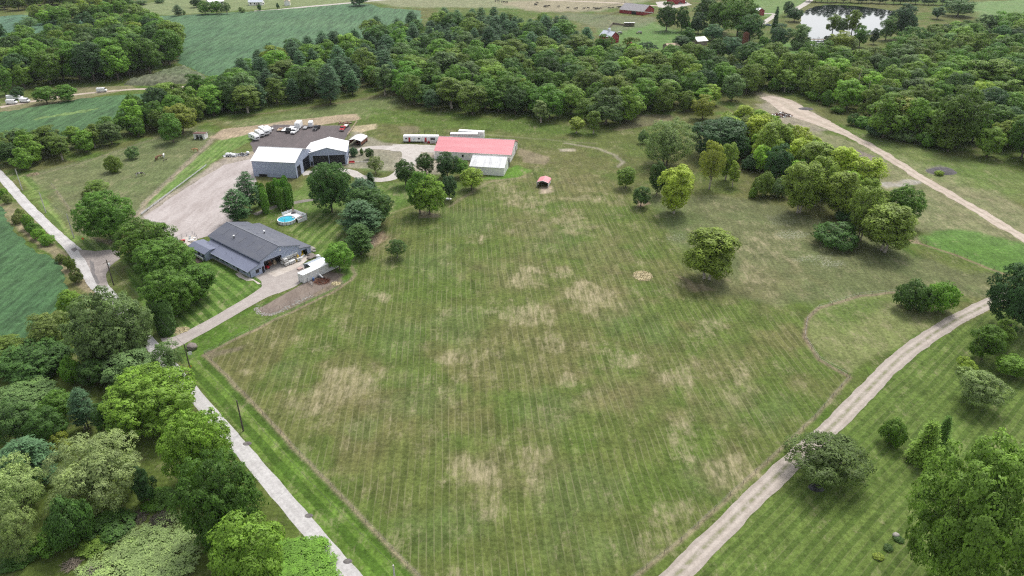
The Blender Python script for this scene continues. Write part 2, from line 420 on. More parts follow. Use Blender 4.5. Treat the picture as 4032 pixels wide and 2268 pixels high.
    for e in [(1430,470,160,60),(1350,570,110,50),(1300,700,130,60),(1480,740,120,60),(1600,1000,160,90),(1800,980,120,120),(1500,640,110,70),(1250,1180,160,90),(850,980,150,60),(1900,720,160,60),(1850,1190,120,60)]:
        m = ell(*e, 0.9); i = np.nonzero(m > 0.01)[0]; blend(i, m[i], (0.14,0.122,0.06), 0.36)
    # clover in flower
    for e in [(2100,665,60,14,.6),(2050,650,60,12,.55),(1960,565,70,30,.5),(1990,590,60,12,.6),(1690,600,40,18,.5),(1680,560,50,15,.35),(2110,590,50,20,.55),(2130,620,30,14,.4),(1995,555,30,10,.4),(2240,790,60,30,.3),(2190,770,50,18,.3)]:
        m = ell(*e[:4]); fl = np.maximum(fl, m*e[4])
    # bare earth, worn tracks and fence lines
    L([(515,893),(600,850),(700,800),(830,738),(885,705),(893,690),(885,668)], 0.9, DIRT, 0.65, 0.9, 0.4)
    L([(515,893),(640,1020),(780,1170),(920,1315),(1065,1465)], 0.75, DIRT, 0.7, 0.8, 0.4)
    L([(2130,945),(2060,905),(2024,850),(2030,805),(2060,775),(2160,745),(2260,735)], 1.0, (0.2,0.155,0.11), 0.8, 0.9, 0.3)
    L([(2137,950),(2050,1050),(1960,1136),(1837,1246),(1713,1362),(1580,1465)], 0.7, DIRT, 0.6, 0.9, 0.4)
    L([(2290,605),(2400,640),(2500,680),(2530,692)], 1.1, (0.2,0.145,0.1), 0.8, 0.9, 0.3)
    L([(340,545),(365,510),(430,450),(530,355),(560,330)], 2.2, (0.24,0.2,0.15), 0.8, 1.0, 0.8)
    L([(130,465),(170,520),(215,580)], 1.2, (0.22,0.19,0.12), 0.6, 1.0, 0.5)
    L([(90,440),(200,412),(340,365),(480,322)], 1.6, (0.2,0.18,0.12), 0.45, 1.5, 0.6)
    L([(1420,360),(1500,372),(1545,390),(1568,408),(1555,420)], 1.5, (0.26,0.23,0.18), 0.8, 1.2, 0.6)
    L([(1130,520),(1190,480),(1240,455),(1330,445)], 1.4, (0.2,0.17,0.11), 0.55, 1.2, 0.8)
    L([(1310,425),(1325,440),(1300,450),(1220,458)], 1.0, (0.22,0.18,0.11), 0.6, 1.0, 0.4)
    L([(1130,330),(1300,345),(1500,362)], 1.6, (0.2,0.18,0.12), 0.4, 1.2, 0.8)
    L([(960,545),(1060,510),(1130,500)], 1.2, TAN, 0.4, 1.2, 0.8)
    for pts, c, a in [([(530,345),(560,325),(690,308),(820,292),(890,287),(910,300),(770,318),(640,335),(560,352)], (0.33,0.255,0.185), 0.85),
                      ([(890,318),(945,310),(948,325),(905,335),(880,330)], (0.36,0.3,0.2), 0.85),
                      ([(630,380),(680,372),(690,400),(560,430),(500,440),(560,395)], (0.3,0.25,0.19), 0.8),
                      ([(1360,470),(1385,468),(1392,484),(1365,488)], (0.34,0.28,0.21), 0.85),
                      ([(1600,505),(1632,500),(1640,515),(1605,522)], (0.26,0.19,0.14), 0.75),
                      ([(1050,528),(1105,535),(1110,545),(1060,548)], (0.24,0.19,0.14), 0.6),
                      ([(930,600),(965,580),(975,600),(945,625)], (0.24,0.17,0.12), 0.7),
                      ([(1695,690),(1745,710),(1800,725),(1750,735)], (0.22,0.165,0.115), 0.5),
                      ([(1000,318),(1050,318),(1050,335),(1010,335)], (0.25,0.2,0.15), 0.35),
                      ([(1300,370),(1380,395),(1370,415),(1310,408)], (0.24,0.185,0.14), 0.55),
                      ([(1410,375),(1445,372),(1450,380),(1412,384)], (0.38,0.33,0.27), 0.7),
                      ([(225,590),(300,610),(300,622),(240,608)], (0.15,0.12,0.08), 0.8),
                      ([(440,835),(478,826),(485,838),(450,845)], (0.3,0.26,0.17), 0.7),
                      ([(520,885),(620,868),(610,880),(530,905)], (0.13,0.105,0.08), 0.6),
                      ([(855,455),(870,452),(868,460)], TAN, 0.8),
                      ([(1870,380),(1935,370),(1960,385),(1915,395)], (0.2,0.17,0.12), 0.4),
                      ([(2150,375),(2230,400),(2215,420),(2160,405)], (0.17,0.145,0.135), 0.85),
                      ([(2215,460),(2290,450),(2330,455),(2280,468),(2230,475)], (0.3,0.28,0.26), 0.8),
                      ([(2330,424),(2370,415),(2400,425),(2370,440),(2335,436)], (0.17,0.15,0.14), 0.5),
                      ([(560,300),(1000,233),(1005,240),(880,258),(640,290)], (0.14,0.115,0.07), 0.5),
                      ([(1600,290),(1690,287),(1700,300),(1560,330),(1540,325)], (0.15,0.125,0.085), 0.6),
                      ([(2300,590),(2290,610),(2310,612)], DIRT, 0.5),
                      ([(0,500),(60,530),(150,620),(235,720),(270,770),(220,740),(190,720),(120,640),(30,560),(0,540)], (0.26,0.21,0.14), 0.75),
                      ([(40,255),(140,232),(180,220),(330,215),(345,222),(140,262),(0,285),(0,262)], (0.22,0.185,0.12), 0.6)]:
        Z(pts, c, a, 0.8, 1.2)
    # yards: earth shows round the edges of the gravel
    Z([(345,545),(420,490),(560,400),(640,385),(640,450),(600,545),(545,590),(470,605),(400,580)], (0.27,0.235,0.2), 0.9, 1.5, 1.5)
    Z([(630,380),(690,312),(880,318),(880,340),(870,420),(1110,440),(1110,370),(960,360),(900,330)], (0.24,0.215,0.175), 0.75, 1.5, 1.5)
    Z([(1000,395),(1100,370),(1110,430),(1050,430),(1000,420)], (0.3,0.265,0.215), 0.8, 1.5, 2.0)
    Z([(1900,235),(1960,240),(2080,300),(2060,335),(1990,320),(1930,290)], (0.27,0.235,0.19), 0.75, 3, 3)
    Z([(645,780),(760,715),(830,680),(870,690),(860,715),(760,765),(680,795)], (0.16,0.125,0.1), 0.9, 0.8, 0.6)
    Z([(420,700),(380,640),(300,635),(270,690),(280,720),(300,680),(330,660)], (0.1,0.15,0.04), 0.4, 1, 0.5)
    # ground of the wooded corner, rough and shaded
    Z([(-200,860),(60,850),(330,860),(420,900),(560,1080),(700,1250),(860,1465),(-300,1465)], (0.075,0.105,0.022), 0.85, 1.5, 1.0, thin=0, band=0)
    me = bpy.data.meshes.new('ground')
    me.vertices.add(n); co = np.zeros((n, 3)); co[:, :2] = P2
    me.vertices.foreach_set('co', co.ravel())
    nf = len(Q)
    me.loops.add(nf*4); me.polygons.add(nf)
    me.loops.foreach_set('vertex_index', Q.ravel().astype(np.int32))
    me.polygons.foreach_set('loop_start', np.arange(0, nf*4, 4, dtype=np.int32))
    me.update()
    a = me.attributes.new('Col', 'FLOAT_COLOR', 'POINT')
    a.data.foreach_set('color', np.concatenate([np.clip(Cc, 0, 1), np.ones((n, 1))], 1).astype(np.float32).ravel())
    for nm, arr in (('u', u), ('thin', thin), ('band', band), ('dry', dry), ('fl', fl)):
        t = me.attributes.new(nm, 'FLOAT', 'POINT'); t.data.foreach_set('value', arr.astype(np.float32))
    m, nt, p = nodes('turf')
    at = lambda nm, o='Fac': nn(nt, 'ShaderNodeAttribute', attribute_name=nm).outputs[o]
    pos = geopos(nt)
    fine = noise(nt, 1.1, 6, 0.75, pos); mid = noise(nt, 0.16, 4, 0.6, pos); 
    mp = nn(nt, 'ShaderNodeMapping'); mp.inputs['Rotation'].default_value = (0, 0, R(-4.8)); mp.inputs['Scale'].default_value = (1.0, 0.16, 1.0); nt.links.new(pos, mp.inputs[0])
    mp2 = nn(nt, 'ShaderNodeMapping'); mp2.inputs['Rotation'].default_value = (0, 0, R(-4.8)); mp2.inputs['Scale'].default_value = (1.0, 0.6, 1.0); nt.links.new(pos, mp2.inputs[0])
    tuft = noise(nt, 1.5, 5, 0.75, mp2.outputs[0])
    uw = mathn(nt, 'ADD', at('u'), mathn(nt, 'MULTIPLY', mathn(nt, 'SUBTRACT', noise(nt, 0.04, 3, 0.5, pos), 0.5), 0.6))
    fr = mathn(nt, 'FRACT', uw)
    tri = mathn(nt, 'ABSOLUTE', mathn(nt, 'SUBTRACT', fr, 0.5))                 # 0 in the middle of a swath, 0.5 at its edge
    line = mathn(nt, 'MULTIPLY', mathn(nt, 'SUBTRACT', 1.0, remap(nt, mathn(nt, 'ABSOLUTE', mathn(nt, 'SUBTRACT', tri, 0.25)), 0.015, 0.06)), at('thin'))
    sq = remap(nt, tri, 0.215, 0.285)
    amp = mathn(nt, 'MULTIPLY', at('band'), remap(nt, noise(nt, 0.05, 3, 0.6, pos), 0.35, 0.65, 0.55, 1.3))
    bnd = mathn(nt, 'MULTIPLY', mathn(nt, 'SUBTRACT', sq, 0.5), amp)
    col = at('Col', 'Color')
    col = mixc(nt, mathn(nt, 'MULTIPLY', mathn(nt, 'MULTIPLY', sq, amp), 0.45), col, mixc(nt, 1.0, col, (1.38, 1.12, 1.4), 'MULTIPLY'))
    sc = nt.nodes.new('ShaderNodeVectorMath'); sc.operation = 'SCALE'; nt.links.new(col, sc.inputs[0])
    streak = noise(nt, 0.8, 4, 0.65, mp.outputs[0])
    k = mathn(nt, 'MULTIPLY', mathn(nt, 'MULTIPLY', remap(nt, fine, 0.25, 0.75, 0.4, 1.6), remap(nt, mid, 0.3, 0.7, 0.78, 1.22)), remap(nt, streak, 0.3, 0.7, 0.8, 1.2))
    k = mathn(nt, 'MULTIPLY', k, mathn(nt, 'ADD', 1.0, mathn(nt, 'MULTIPLY', bnd, 0.36)))
    nt.links.new(k, sc.inputs['Scale'])
    c1 = mixc(nt, mathn(nt, 'MULTIPLY', line, remap(nt, noise(nt, 0.11, 3, 0.6, pos), 0.4, 0.62, 0.05, 0.55)), sc.outputs[0], (0.24, 0.225, 0.13))
    blot = noise(nt, 0.24, 6, 0.72, mp2.outputs[0])
    dn = mathn(nt, 'ADD', mathn(nt, 'MULTIPLY', at('dry'), 0.42), mathn(nt, 'ADD', mathn(nt, 'MULTIPLY', bnd, 0.08), mathn(nt, 'MULTIPLY', mathn(nt, 'SUBTRACT', tuft, 0.5), 0.55)))
    dm = remap(nt, mathn(nt, 'ADD', dn, blot), 0.57, 0.85)
    dm = mathn(nt, 'MULTIPLY', dm, remap(nt, noise(nt, 1.1, 5, 0.75, mp.outputs[0]), 0.38, 0.6, 0.06, 0.85))
    c2 = mixc(nt, dm, c1, (0.34, 0.295, 0.185))
    fm = mathn(nt, 'MULTIPLY', remap(nt, mathn(nt, 'ADD', noise(nt, 1.9, 3, 0.7, pos), mathn(nt, 'MULTIPLY', at('fl'), 0.32)), 0.68, 0.8), at('fl'))
    c3 = mixc(nt, fm, c2, (0.36, 0.37, 0.29))
    nt.links.new(c3, p.inputs['Base Color'])
    b = nn(nt, 'ShaderNodeBump'); b.inputs['Strength'].default_value = 0.6; b.inputs['Distance'].default_value = 0.25
    nt.links.new(fine, b.inputs['Height']); nt.links.new(b.outputs[0], p.inputs['Normal'])
    p.inputs['Roughness'].default_value = 0.95; p.inputs['Specular IOR Level'].default_value = 0.1
    me.materials.append(m)
    return tag(link(bpy.data.objects.new('ground', me)), kind='structure', label='mown and worn grassland of the farm with paddock, field and lawns')
def CRV(x, y): return ((700 + x/4.287)/KV, (1120 + y/4.287)/KV)
build_ground()

# ---------------------------------------------------------------- sheets: roads, yards, tracks
def roughen(pts, step, amp, seed, closed=True):
    rng = random.Random(seed); out = []
    n = len(pts)
    for i in range(n if closed else n-1):
        a, b = pts[i], pts[(i+1) % n]; d = (b-a).length; k = max(1, int(d/step))
        nrm = Vector((-(b-a).y, (b-a).x, 0)).normalized() if d else Vector()
        for j in range(k):
            q = a.lerp(b, j/k)
            s_ = (fbm(np.array([q.x]), np.array([q.y]), 4.0, seed % 8, 3)[0]-0.5)*2*amp + rng.uniform(-.15, .15)*amp
            out.append(q + nrm*s_)
    if not closed: out.append(pts[-1])
    return out
def sheet(name, pts, z, mat, amp=0.4, step=1.2, seed=1, label=None):
    p = roughen([Vector((q.x, q.y, 0)) for q in pts], step, amp, seed)
    me = bpy.data.meshes.new(name)
    bm = bmesh.new(); vs_ = [bm.verts.new((q.x, q.y, z)) for q in p]
    es = [bm.edges.new((vs_[i], vs_[(i+1) % len(vs_)])) for i in range(len(vs_))]
    bmesh.ops.triangle_fill(bm, use_beauty=True, edges=es, normal=(0, 0, 1))
    bmesh.ops.recalc_face_normals(bm, faces=bm.faces)
    for f in bm.faces:
        if f.normal.z < 0: f.normal_flip()
    bm.to_mesh(me); bm.free(); me.materials.append(mat)
    return tag(link(bpy.data.objects.new(name, me)), kind='structure', label=label)
def catmull(pts, n=8):
    out = []
    for i in range(len(pts)-1):
        p0, p1, p2, p3 = pts[max(i-1, 0)], pts[i], pts[i+1], pts[min(i+2, len(pts)-1)]
        for j in range(n):
            t = j/n
            out.append(0.5*((2*p1)+(-p0+p2)*t+(2*p0-5*p1+4*p2-p3)*t*t+(-p0+3*p1-3*p2+p3)*t**3))
    out.append(pts[-1]); return out
def strip(name, pts, w, z, mat, amp=0.3, seed=1, label=None, step=1.5):
    """a ribbon along a centre line; w is a width or one width per point; 'across' runs -1..1"""
    ws = w if hasattr(w, '__len__') else [w]*len(pts)
    cen = catmull([Vector((p.x, p.y, q)) for p, q in zip(pts, ws)], 14)
    vs_, fs, ac = [], [], []
    for i, c in enumerate(cen):
        d = cen[min(i+1, len(cen)-1)]-cen[max(i-1, 0)]; d = Vector((d.x, d.y, 0)).normalized(); nr = Vector((-d.y, d.x, 0))
        for k, s_ in enumerate((-1, -0.5, 0, 0.5, 1)):
            j = (fbm(np.array([c.x+50*k]), np.array([c.y]), 3.5, seed % 8, 3)[0]-0.5)*2*amp if abs(s_) == 1 else 0
            q = Vector((c.x, c.y, 0)) + nr*(s_*(c.z/2+j)); vs_.append((q.x, q.y, z)); ac.append(s_)
        if i: fs += [((i-1)*5+k, i*5+k, i*5+k+1, (i-1)*5+k+1) for k in range(4)]
    me = bpy.data.meshes.new(name); me.from_pydata(vs_, [], fs)
    bm = bmesh.new(); bm.from_mesh(me)
    for f in bm.faces:
        f.normal_update()
        if f.normal.z < 0: f.normal_flip()
    bm.to_mesh(me); bm.free()
    t = me.attributes.new('across', 'FLOAT', 'POINT'); t.data.foreach_set('value', ac)
    me.materials.append(mat)
    return tag(link(bpy.data.objects.new(name, me)), kind='structure', label=label)
def road_mat(name, col, col2, tracks=0.0, scale=0.5, centre=None, rough=0.9, stretch=None, cracks=False):
    m, nt, p = nodes(name)
    pos = geopos(nt)
    if stretch:
        mp = nn(nt, 'ShaderNodeMapping'); mp.inputs['Rotation'].default_value = (0, 0, stretch[0]); mp.inputs['Scale'].default_value = stretch[1]
        nt.links.new(pos, mp.inputs[0]); sp_ = mp.outputs[0]
    else: sp_ = pos
    n1 = noise(nt, scale, 6, 0.68, sp_); n2 = noise(nt, scale*5, 4, 0.7, pos); n3 = noise(nt, scale*0.22, 3, 0.5, sp_)
    c = mixc(nt, remap(nt, n1, 0.4, 0.66), col, col2)
    c = mixc(nt, remap(nt, n3, 0.5, 0.66, 0, 0.5), c, col2)
    v = nt.nodes.new('ShaderNodeVectorMath'); v.operation = 'SCALE'
    k = remap(nt, n2, 0.3, 0.7, 0.84, 1.16)
    ab = mathn(nt, 'ABSOLUTE', nn(nt, 'ShaderNodeAttribute', attribute_name='across').outputs['Fac'])
    if tracks:
        tr = mathn(nt, 'SUBTRACT', 1.0, remap(nt, mathn(nt, 'ABSOLUTE', mathn(nt, 'SUBTRACT', ab, 0.45)), 0.08, 0.25))
        k = mathn(nt, 'MULTIPLY', k, mathn(nt, 'ADD', 1.0, mathn(nt, 'MULTIPLY', tr, tracks)))
    if centre:
        cm = mathn(nt, 'MULTIPLY', remap(nt, mathn(nt, 'ADD', ab, mathn(nt, 'MULTIPLY', n1, 0.25)), 0.2, 0.4, 1, 0), remap(nt, n1, 0.4, 0.58, 0.1, 0.9))
        c = mixc(nt, mathn(nt, 'MULTIPLY', cm, centre[1]), c, centre[0])
    if cracks:
        w = nn(nt, 'ShaderNodeTexVoronoi', feature='DISTANCE_TO_EDGE'); w.inputs['Scale'].default_value = 0.12; nt.links.new(pos, w.inputs['Vector'])
        c = mixc(nt, remap(nt, w.outputs[0], 0.0, 0.006, 0.22, 0), c, (0.14, 0.13, 0.13))
    nt.links.new(c, v.inputs[0]); nt.links.new(k, v.inputs['Scale'])
    nt.links.new(v.outputs[0], p.inputs['Base Color'])
    b = nn(nt, 'ShaderNodeBump'); b.inputs['Strength'].default_value = 0.35; b.inputs['Distance'].default_value = 0.06
    nt.links.new(n2, b.inputs['Height']); nt.links.new(b.outputs[0], p.inputs['Normal'])
    p.inputs['Roughness'].default_value = rough; p.inputs['Specular IOR Level'].default_value = 0.2
    return m
RM = {
 'road': road_mat('old_asphalt', (0.46, 0.445, 0.435), (0.36, 0.345, 0.335), tracks=0.08, scale=0.35, cracks=True),
 'drive': road_mat('chip_drive', (0.36, 0.325, 0.30), (0.30, 0.265, 0.245), tracks=0.06, scale=0.5),
 'lane': road_mat('gravel_lane', (0.34, 0.3, 0.265), (0.27, 0.235, 0.2), tracks=0.2, scale=0.5, centre=((0.15, 0.165, 0.07), 0.85)),
 'lane_bare': road_mat('gravel_lane_bare', (0.36, 0.33, 0.31), (0.31, 0.28, 0.26), tracks=0.08, scale=0.5),
 'gravel': road_mat('yard_gravel', (0.40, 0.36, 0.345), (0.29, 0.25, 0.235), scale=0.22, stretch=(R(-38), (1.0, 0.25, 1.0))),
 'loop': road_mat('loop_gravel', (0.45, 0.42, 0.39), (0.34, 0.31, 0.28), scale=0.35),
 'lot': road_mat('millings', (0.098, 0.085, 0.085), (0.125, 0.105, 0.105), scale=0.4, stretch=(R(20), (1.0, 0.4, 1.0))),
 'concrete': road_mat('apron_concrete', (0.50, 0.455, 0.41), (0.40, 0.35, 0.305), scale=0.4),
 'track': road_mat('dirt_track', (0.42, 0.36, 0.30), (0.33, 0.27, 0.22), tracks=0.10, scale=0.3, centre=((0.22, 0.2, 0.13), 0.35)),
 'patch': road_mat('tar_patch', (0.13, 0.12, 0.12), (0.2, 0.185, 0.18), scale=0.9),
 'soil': road_mat('worked_soil', (0.145, 0.115, 0.095), (0.22, 0.18, 0.15), scale=0.35, stretch=(R(35), (1, .35, 1))),
}
strip('road', VP([(-130,320),(-60,385),(0,440),(62,510),(129,577),(176,620),(215,667),(244,712),(300,774),(363,847),(438,933),(523,1033),(625,1151),(746,1291),(892,1462),(1100,1705)]), [3.3]*5+[3.6,5.0,4.6,3.4]+[3.1]*7, 0.012, RM['road'], 0.26, 3, 'pale worn asphalt road running down the left side')
for i, (x, y, s_) in enumerate([(973,1747,1.0),(1216,2031,.8),(1369,2210,.8)]):
    q = N(x, y); sheet('tar_patch', [q + Vector((s_*math.cos(a_)*.9, s_*math.sin(a_)*.6, 0)) for a_ in [k*math.pi/5 for k in range(10)]], 0.026, road_mat('tar_spot_%d' % i, (0.09, 0.08, 0.08), (0.16, 0.15, 0.14), scale=1.2), .25, .4, i, ['dark patch at the edge of the road below the utility pole', 'dark patch at the road edge between the maples', 'dark patch near the bottom of the road'][i])
sheet('driveway_mouth', VP([(196,628),(240,632),(275,628),(300,632),(302,650),(278,668),(268,690),(270,722),(245,716),(222,668)]), 0.02, road_mat('mouth_gravel', (0.3, 0.265, 0.245), (0.2, 0.175, 0.165), scale=0.35), 0.3, 0.8, 4, 'gravel mouth of the yard entrance beside the road')
sheet('tar_patch', VP([(178,627),(190,622),(196,628),(186,634)]), 0.026, RM['patch'], 0.25, 0.6, 7, 'dark tar patch on the pale road')
sheet('tar_patch', VP([(226,655),(236,660),(240,690),(252,712),(244,716),(230,688)]), 0.03, RM['patch'], 0.3, 0.6, 9, 'dark worn tar strip at the yard entrance')
strip('driveway', VP([(412,868),(450,856),(520,820),(600,774),(655,742),(690,722),(705,700)]), [7.5,5.2,4.5,4.5,5.2,8,11], 0.018, RM['drive'], 0.12, 5, 'narrow chip driveway leading from the road to the grey workshop')
sheet('parking_apron', VP([(640,694),(655,706),(672,722),(668,735),(700,738),(740,722),(775,700),(768,668),(735,652),(690,672)]), 0.024, RM['drive'], 0.12, 1.0, 6, 'worn asphalt apron in front of the workshop')
A_ = CR(700, 850, 3.963)
sheet('concrete_apron', [A_(*p) for p in ((1180,985),(1370,870),(1630,758),(2050,590),(2035,680),(1960,740),(1880,790),(1800,840),(1520,955),(1400,900),(1290,905))], 0.03, RM['concrete'], 0.06, 1.0, 8, 'pale concrete apron at the workshop door')
sheet('concrete_path', [A_(*p) for p in ((895,905),(960,880),(1060,960),(1130,970),(1170,985),(1210,1010),(1300,1060),(1250,1070),(1180,1010),(1080,1015),(950,960))], 0.034, RM['concrete'], 0.1, 0.8, 8, 'pale concrete path round the workshop corner')
strip('lane', VP([(1590,1565),(1699,1449),(1823,1326),(1978,1174),(2089,1076),(2180,984),(2261,904),(2330,852),(2394,811),(2445,785),(2500,758),(2600,722)]), [4.0]*12, 0.016, RM['lane'], 0.38, 2, 'gravel lane curving through the lower right lawn')
sheet('gravel_yard', VP([(362,545),(420,505),(500,452),(565,415),(640,398),(645,455),(625,500),(590,548),(575,575),(540,590),(500,600),(470,612),(430,600),(395,580)]), 0.014, RM['gravel'], 0.7, 1.0, 3, 'broad pinkish gravel yard beside the workshop')
sheet('asphalt_lot', VP([(630,362),(645,330),(690,314),(880,317),(884,328),(868,348),(860,400),(700,420),(640,385)]), 0.022, RM['lot'], 0.35, 1.0, 2, 'dark millings lot behind the white-roofed sheds')
strip('gravel_drive', VP([(760,437),(830,428),(880,432),(910,446),(960,452),(1000,440),(1030,405),(1030,378),(985,372),(930,372),(900,378)]), [5.0,4.5,4.5,4.2,4.5,5.0,7,8,6,4.5,3.5], 0.017, RM['loop'], 0.35, 4, 'pale gravel loop drive between the sheds')
strip('gravel_drive', VP([(985,372),(1040,372),(1110,378),(1115,400)]), [9,10,9,8], 0.0215, RM['loop'], 0.6, 4, 'pale gravel yard in front of the red-roofed barn')
strip('farm_path', VP([(640,540),(700,518),(770,505),(830,498)]), [2.6]*4, 0.015, road_mat('farm_path', (0.2, 0.18, 0.165), (0.16, 0.15, 0.12), scale=0.5), 0.3, 4, 'thin dark path past the columnar cedars')
strip('dirt_track', VP([(1925,243),(1965,256),(2005,283),(2075,312),(2135,340),(2190,368),(2250,405),(2330,455),(2420,507),(2500,553),(2590,610),(2700,690)]), [9,14,15,10,5.5,5.2,5.0,4.8,4.6,4.5,4.5,4.5], 0.013, RM['track'], 0.9, 6, 'pale dirt track curving past the cottonwood grove')
sheet('worked_soil', VP([(648,778),(700,750),(760,715),(790,690),(825,682),(860,690),(845,708),(760,755),(690,788),(665,795)]), 0.0135, RM['soil'], 0.35, 0.9, 4, 'bare brown soil strip beside the driveway')
# far roads and farm tracks
strip('farm_road', VP([(0,270),(110,250),(190,238),(250,232),(330,225),(420,222),(548,210)]), [3.4]*7, 0.012, RM['track'], 0.6, 3, 'pale farm track along the edge of the far soybean field')
strip('farm_road', VP([(640,28),(700,24),(760,18),(850,10),(960,0),(1100,-12)]), [6,6,7,7,6,6], 0.012, RM['loop'], 0.4, 3, 'pale gravel road past the far white houses')
strip('farm_road', VP([(1280,-4),(1420,2),(1560,8),(1640,14),(1700,16)]), [5,5,6,6,6], 0.012, RM['track'], 0.6, 3, 'pale farm road behind the red cattle barn')
sheet('farm_yard', VP([(1650,5),(1720,0),(1740,12),(1690,22),(1655,18)]), 0.014, RM['loop'], 0.8, 2, 3, 'pale yard between the far red barns')
strip('pond_road', VP([(2045,-6),(2028,8),(2008,20),(1990,32)]), [6,6,6,4], 0.012, RM['loop'], 0.4, 3, 'pale track beside the pond')
strip('farm_road', VP([(1900,34),(1930,34),(1948,36),(1938,46),(1915,60),(1900,68)]), [4,4,4,5,6,7], 0.012, RM['loop'], 0.4, 3, 'pale drive curving round the far red shed')
strip('sand_track', VP([(2560,148),(2590,142),(2640,130)]), [4,5,5], 0.012, RM['track'], 0.4, 3, 'sandy track at the far right edge of the wood')
# ---------------------------------------------------------------- crops
def crop(name, pts, h, col, col2, row, rz, label, res=1.2, rough=0.35):
    """a field of standing crop: a raised leafy surface with rows, sides down to the earth"""
    P = [Vector((q.x, q.y, 0)) for q in pts]
    xs, ys = [q.x for q in P], [q.y for q in P]
    nx, ny = int((max(xs)-min(xs))/res)+2, int((max(ys)-min(ys))/res)+2
    gx, gy = np.meshgrid(min(xs)+np.arange(nx)*res, min(ys)+np.arange(ny)*res)
    x, y = gx.ravel(), gy.ravel()
    d = np.full(len(x), 1e9); ins = np.zeros(len(x), bool)
    xw = x + (fbm(x, y, 6, 1, 3)-0.5)*3; yw = y + (fbm(x+90, y, 6, 2, 3)-0.5)*3
    for a, b in zip(P, P[1:]+P[:1]):
        d = np.minimum(d, seg_dist(xw, yw, a, b)); c = ((a.y > yw) != (b.y > yw))
        with np.errstate(divide='ignore', invalid='ignore'): ins ^= c & (xw < (b.x-a.x)*(yw-a.y)/(b.y-a.y+1e-12)+a.x)
    z = np.where(ins, h*smooth(0, 2.0, d)*(0.75+rough*(vnoise(x, y, 1.7, 2)-0.5)*2+0.3*(fbm(x, y, 18, 4)-0.5)), -0.3)
    i = np.arange((nx-1)*(ny-1)); r, c = i//(nx-1), i % (nx-1); q = r*nx+c
    F_ = np.stack([q, q+1, q+nx+1, q+nx], 1)
    F_ = F_[ins[F_].any(1)]
    used = np.unique(F_); mp = np.zeros(len(x), int); mp[used] = np.arange(len(used)); F_ = mp[F_]
    me = bpy.data.meshes.new(name); n = len(used)
    me.vertices.add(n); me.vertices.foreach_set('co', np.stack([x, y, z], 1)[used].ravel())
    me.loops.add(len(F_)*4); me.polygons.add(len(F_)); me.loops.foreach_set('vertex_index', F_.ravel().astype(np.int32))
    me.polygons.foreach_set('loop_start', np.arange(0, len(F_)*4, 4, dtype=np.int32)); me.update(); me.validate()
    m, nt, p = nodes(name); pos = geopos(nt)
    mpn = nn(nt, 'ShaderNodeMapping'); mpn.inputs['Rotation'].default_value = (0, 0, -rz); mpn.inputs['Scale'].default_value = (1, 0.12, 1); nt.links.new(pos, mpn.inputs[0])
    rows = noise(nt, 1/row, 3, 0.6, mpn.outputs[0]); fine = noise(nt, 0.9, 5, 0.75, pos); bigp = noise(nt, 0.018, 4, 0.55, pos)
    cc = mixc(nt, remap(nt, bigp, 0.4, 0.62), col, col2)
    v = nt.nodes.new('ShaderNodeVectorMath'); v.operation = 'SCALE'; nt.links.new(cc, v.inputs[0])
    nt.links.new(mathn(nt, 'MULTIPLY', remap(nt, rows, 0.32, 0.62, 0.6, 1.25), remap(nt, fine, 0.3, 0.7, 0.7, 1.3)), v.inputs['Scale'])
    nt.links.new(v.outputs[0], p.inputs['Base Color']); p.inputs['Roughness'].default_value = 0.85; p.inputs['Specular IOR Level'].default_value = 0.2
    b = nn(nt, 'ShaderNodeBump'); b.inputs['Strength'].default_value = 0.7; b.inputs['Distance'].default_value = 0.5
    nt.links.new(mathn(nt, 'ADD', rows, fine), b.inputs['Height']); nt.links.new(b.outputs[0], p.inputs['Normal'])
    me.materials.append(m)
    return tag(link(bpy.data.objects.new(name, me)), kind='structure', label=label)
SOY, SOY2 = (0.046, 0.104, 0.04), (0.062, 0.126, 0.048)
crop('soybean_field', VP([(-60,470),(-30,510),(10,520),(25,560),(60,600),(95,632),(130,640),(165,690),(180,730),(150,770),(60,860),(-60,900),(-400,900),(-400,470)]), 0.9, SOY, SOY2, 1.6, R(70), 'dark green soybean field across the road, at the left edge', 0.9)
crop('soybean_field', VP([(-80,296),(0,284),(90,270),(200,250),(330,238),(420,232),(540,222),(590,240),(520,262),(400,285),(280,318),(150,350),(0,362),(-120,372)]), 0.9, SOY, SOY2, 2.0, R(62), 'narrow soybean field between the hedgerow and the farm track', 1.6)
crop('soybean_field', VP([(452,158),(440,120),(410,75),(375,50),(390,42),(470,38),(640,29),(780,19),(900,9),(935,11),(955,19),(1060,27),(1060,60),(900,100),(760,150),(640,190),(600,205),(548,206),(500,180)]), 0.9, (0.055,0.118,0.053), (0.07,0.136,0.062), 2.4, R(80), 'large soybean field beyond the pine wood', 3.0)
crop('soybean_field', VP([(-60,60),(0,42),(60,38),(120,45),(180,52),(240,48),(260,58),(150,78),(60,88),(30,115),(0,130),(-60,120)]), 0.9, (0.06,0.125,0.075), (0.07,0.14,0.08), 2.4, R(80), 'pale soybean field at the upper left behind the wood', 3.0)
crop('corn_patch', VP([(330,203),(380,192),(440,172),(462,168),(500,185),(530,203),(450,212),(380,216),(310,214)]), 2.0, (0.115,0.125,0.075), (0.09,0.125,0.055), 1.6, R(35), 'small tasselled corn patch beside the upper left wood', 1.2, 0.5)
crop('weed_strip', VP([(75,302),(130,292),(190,282),(250,273),(262,276),(200,291),(130,302),(80,310)]), 1.15, (0.1,0.17,0.06), (0.12,0.19,0.06), 1.5, R(62), 'pale weedy strip in the narrow soybean field', 1.5)
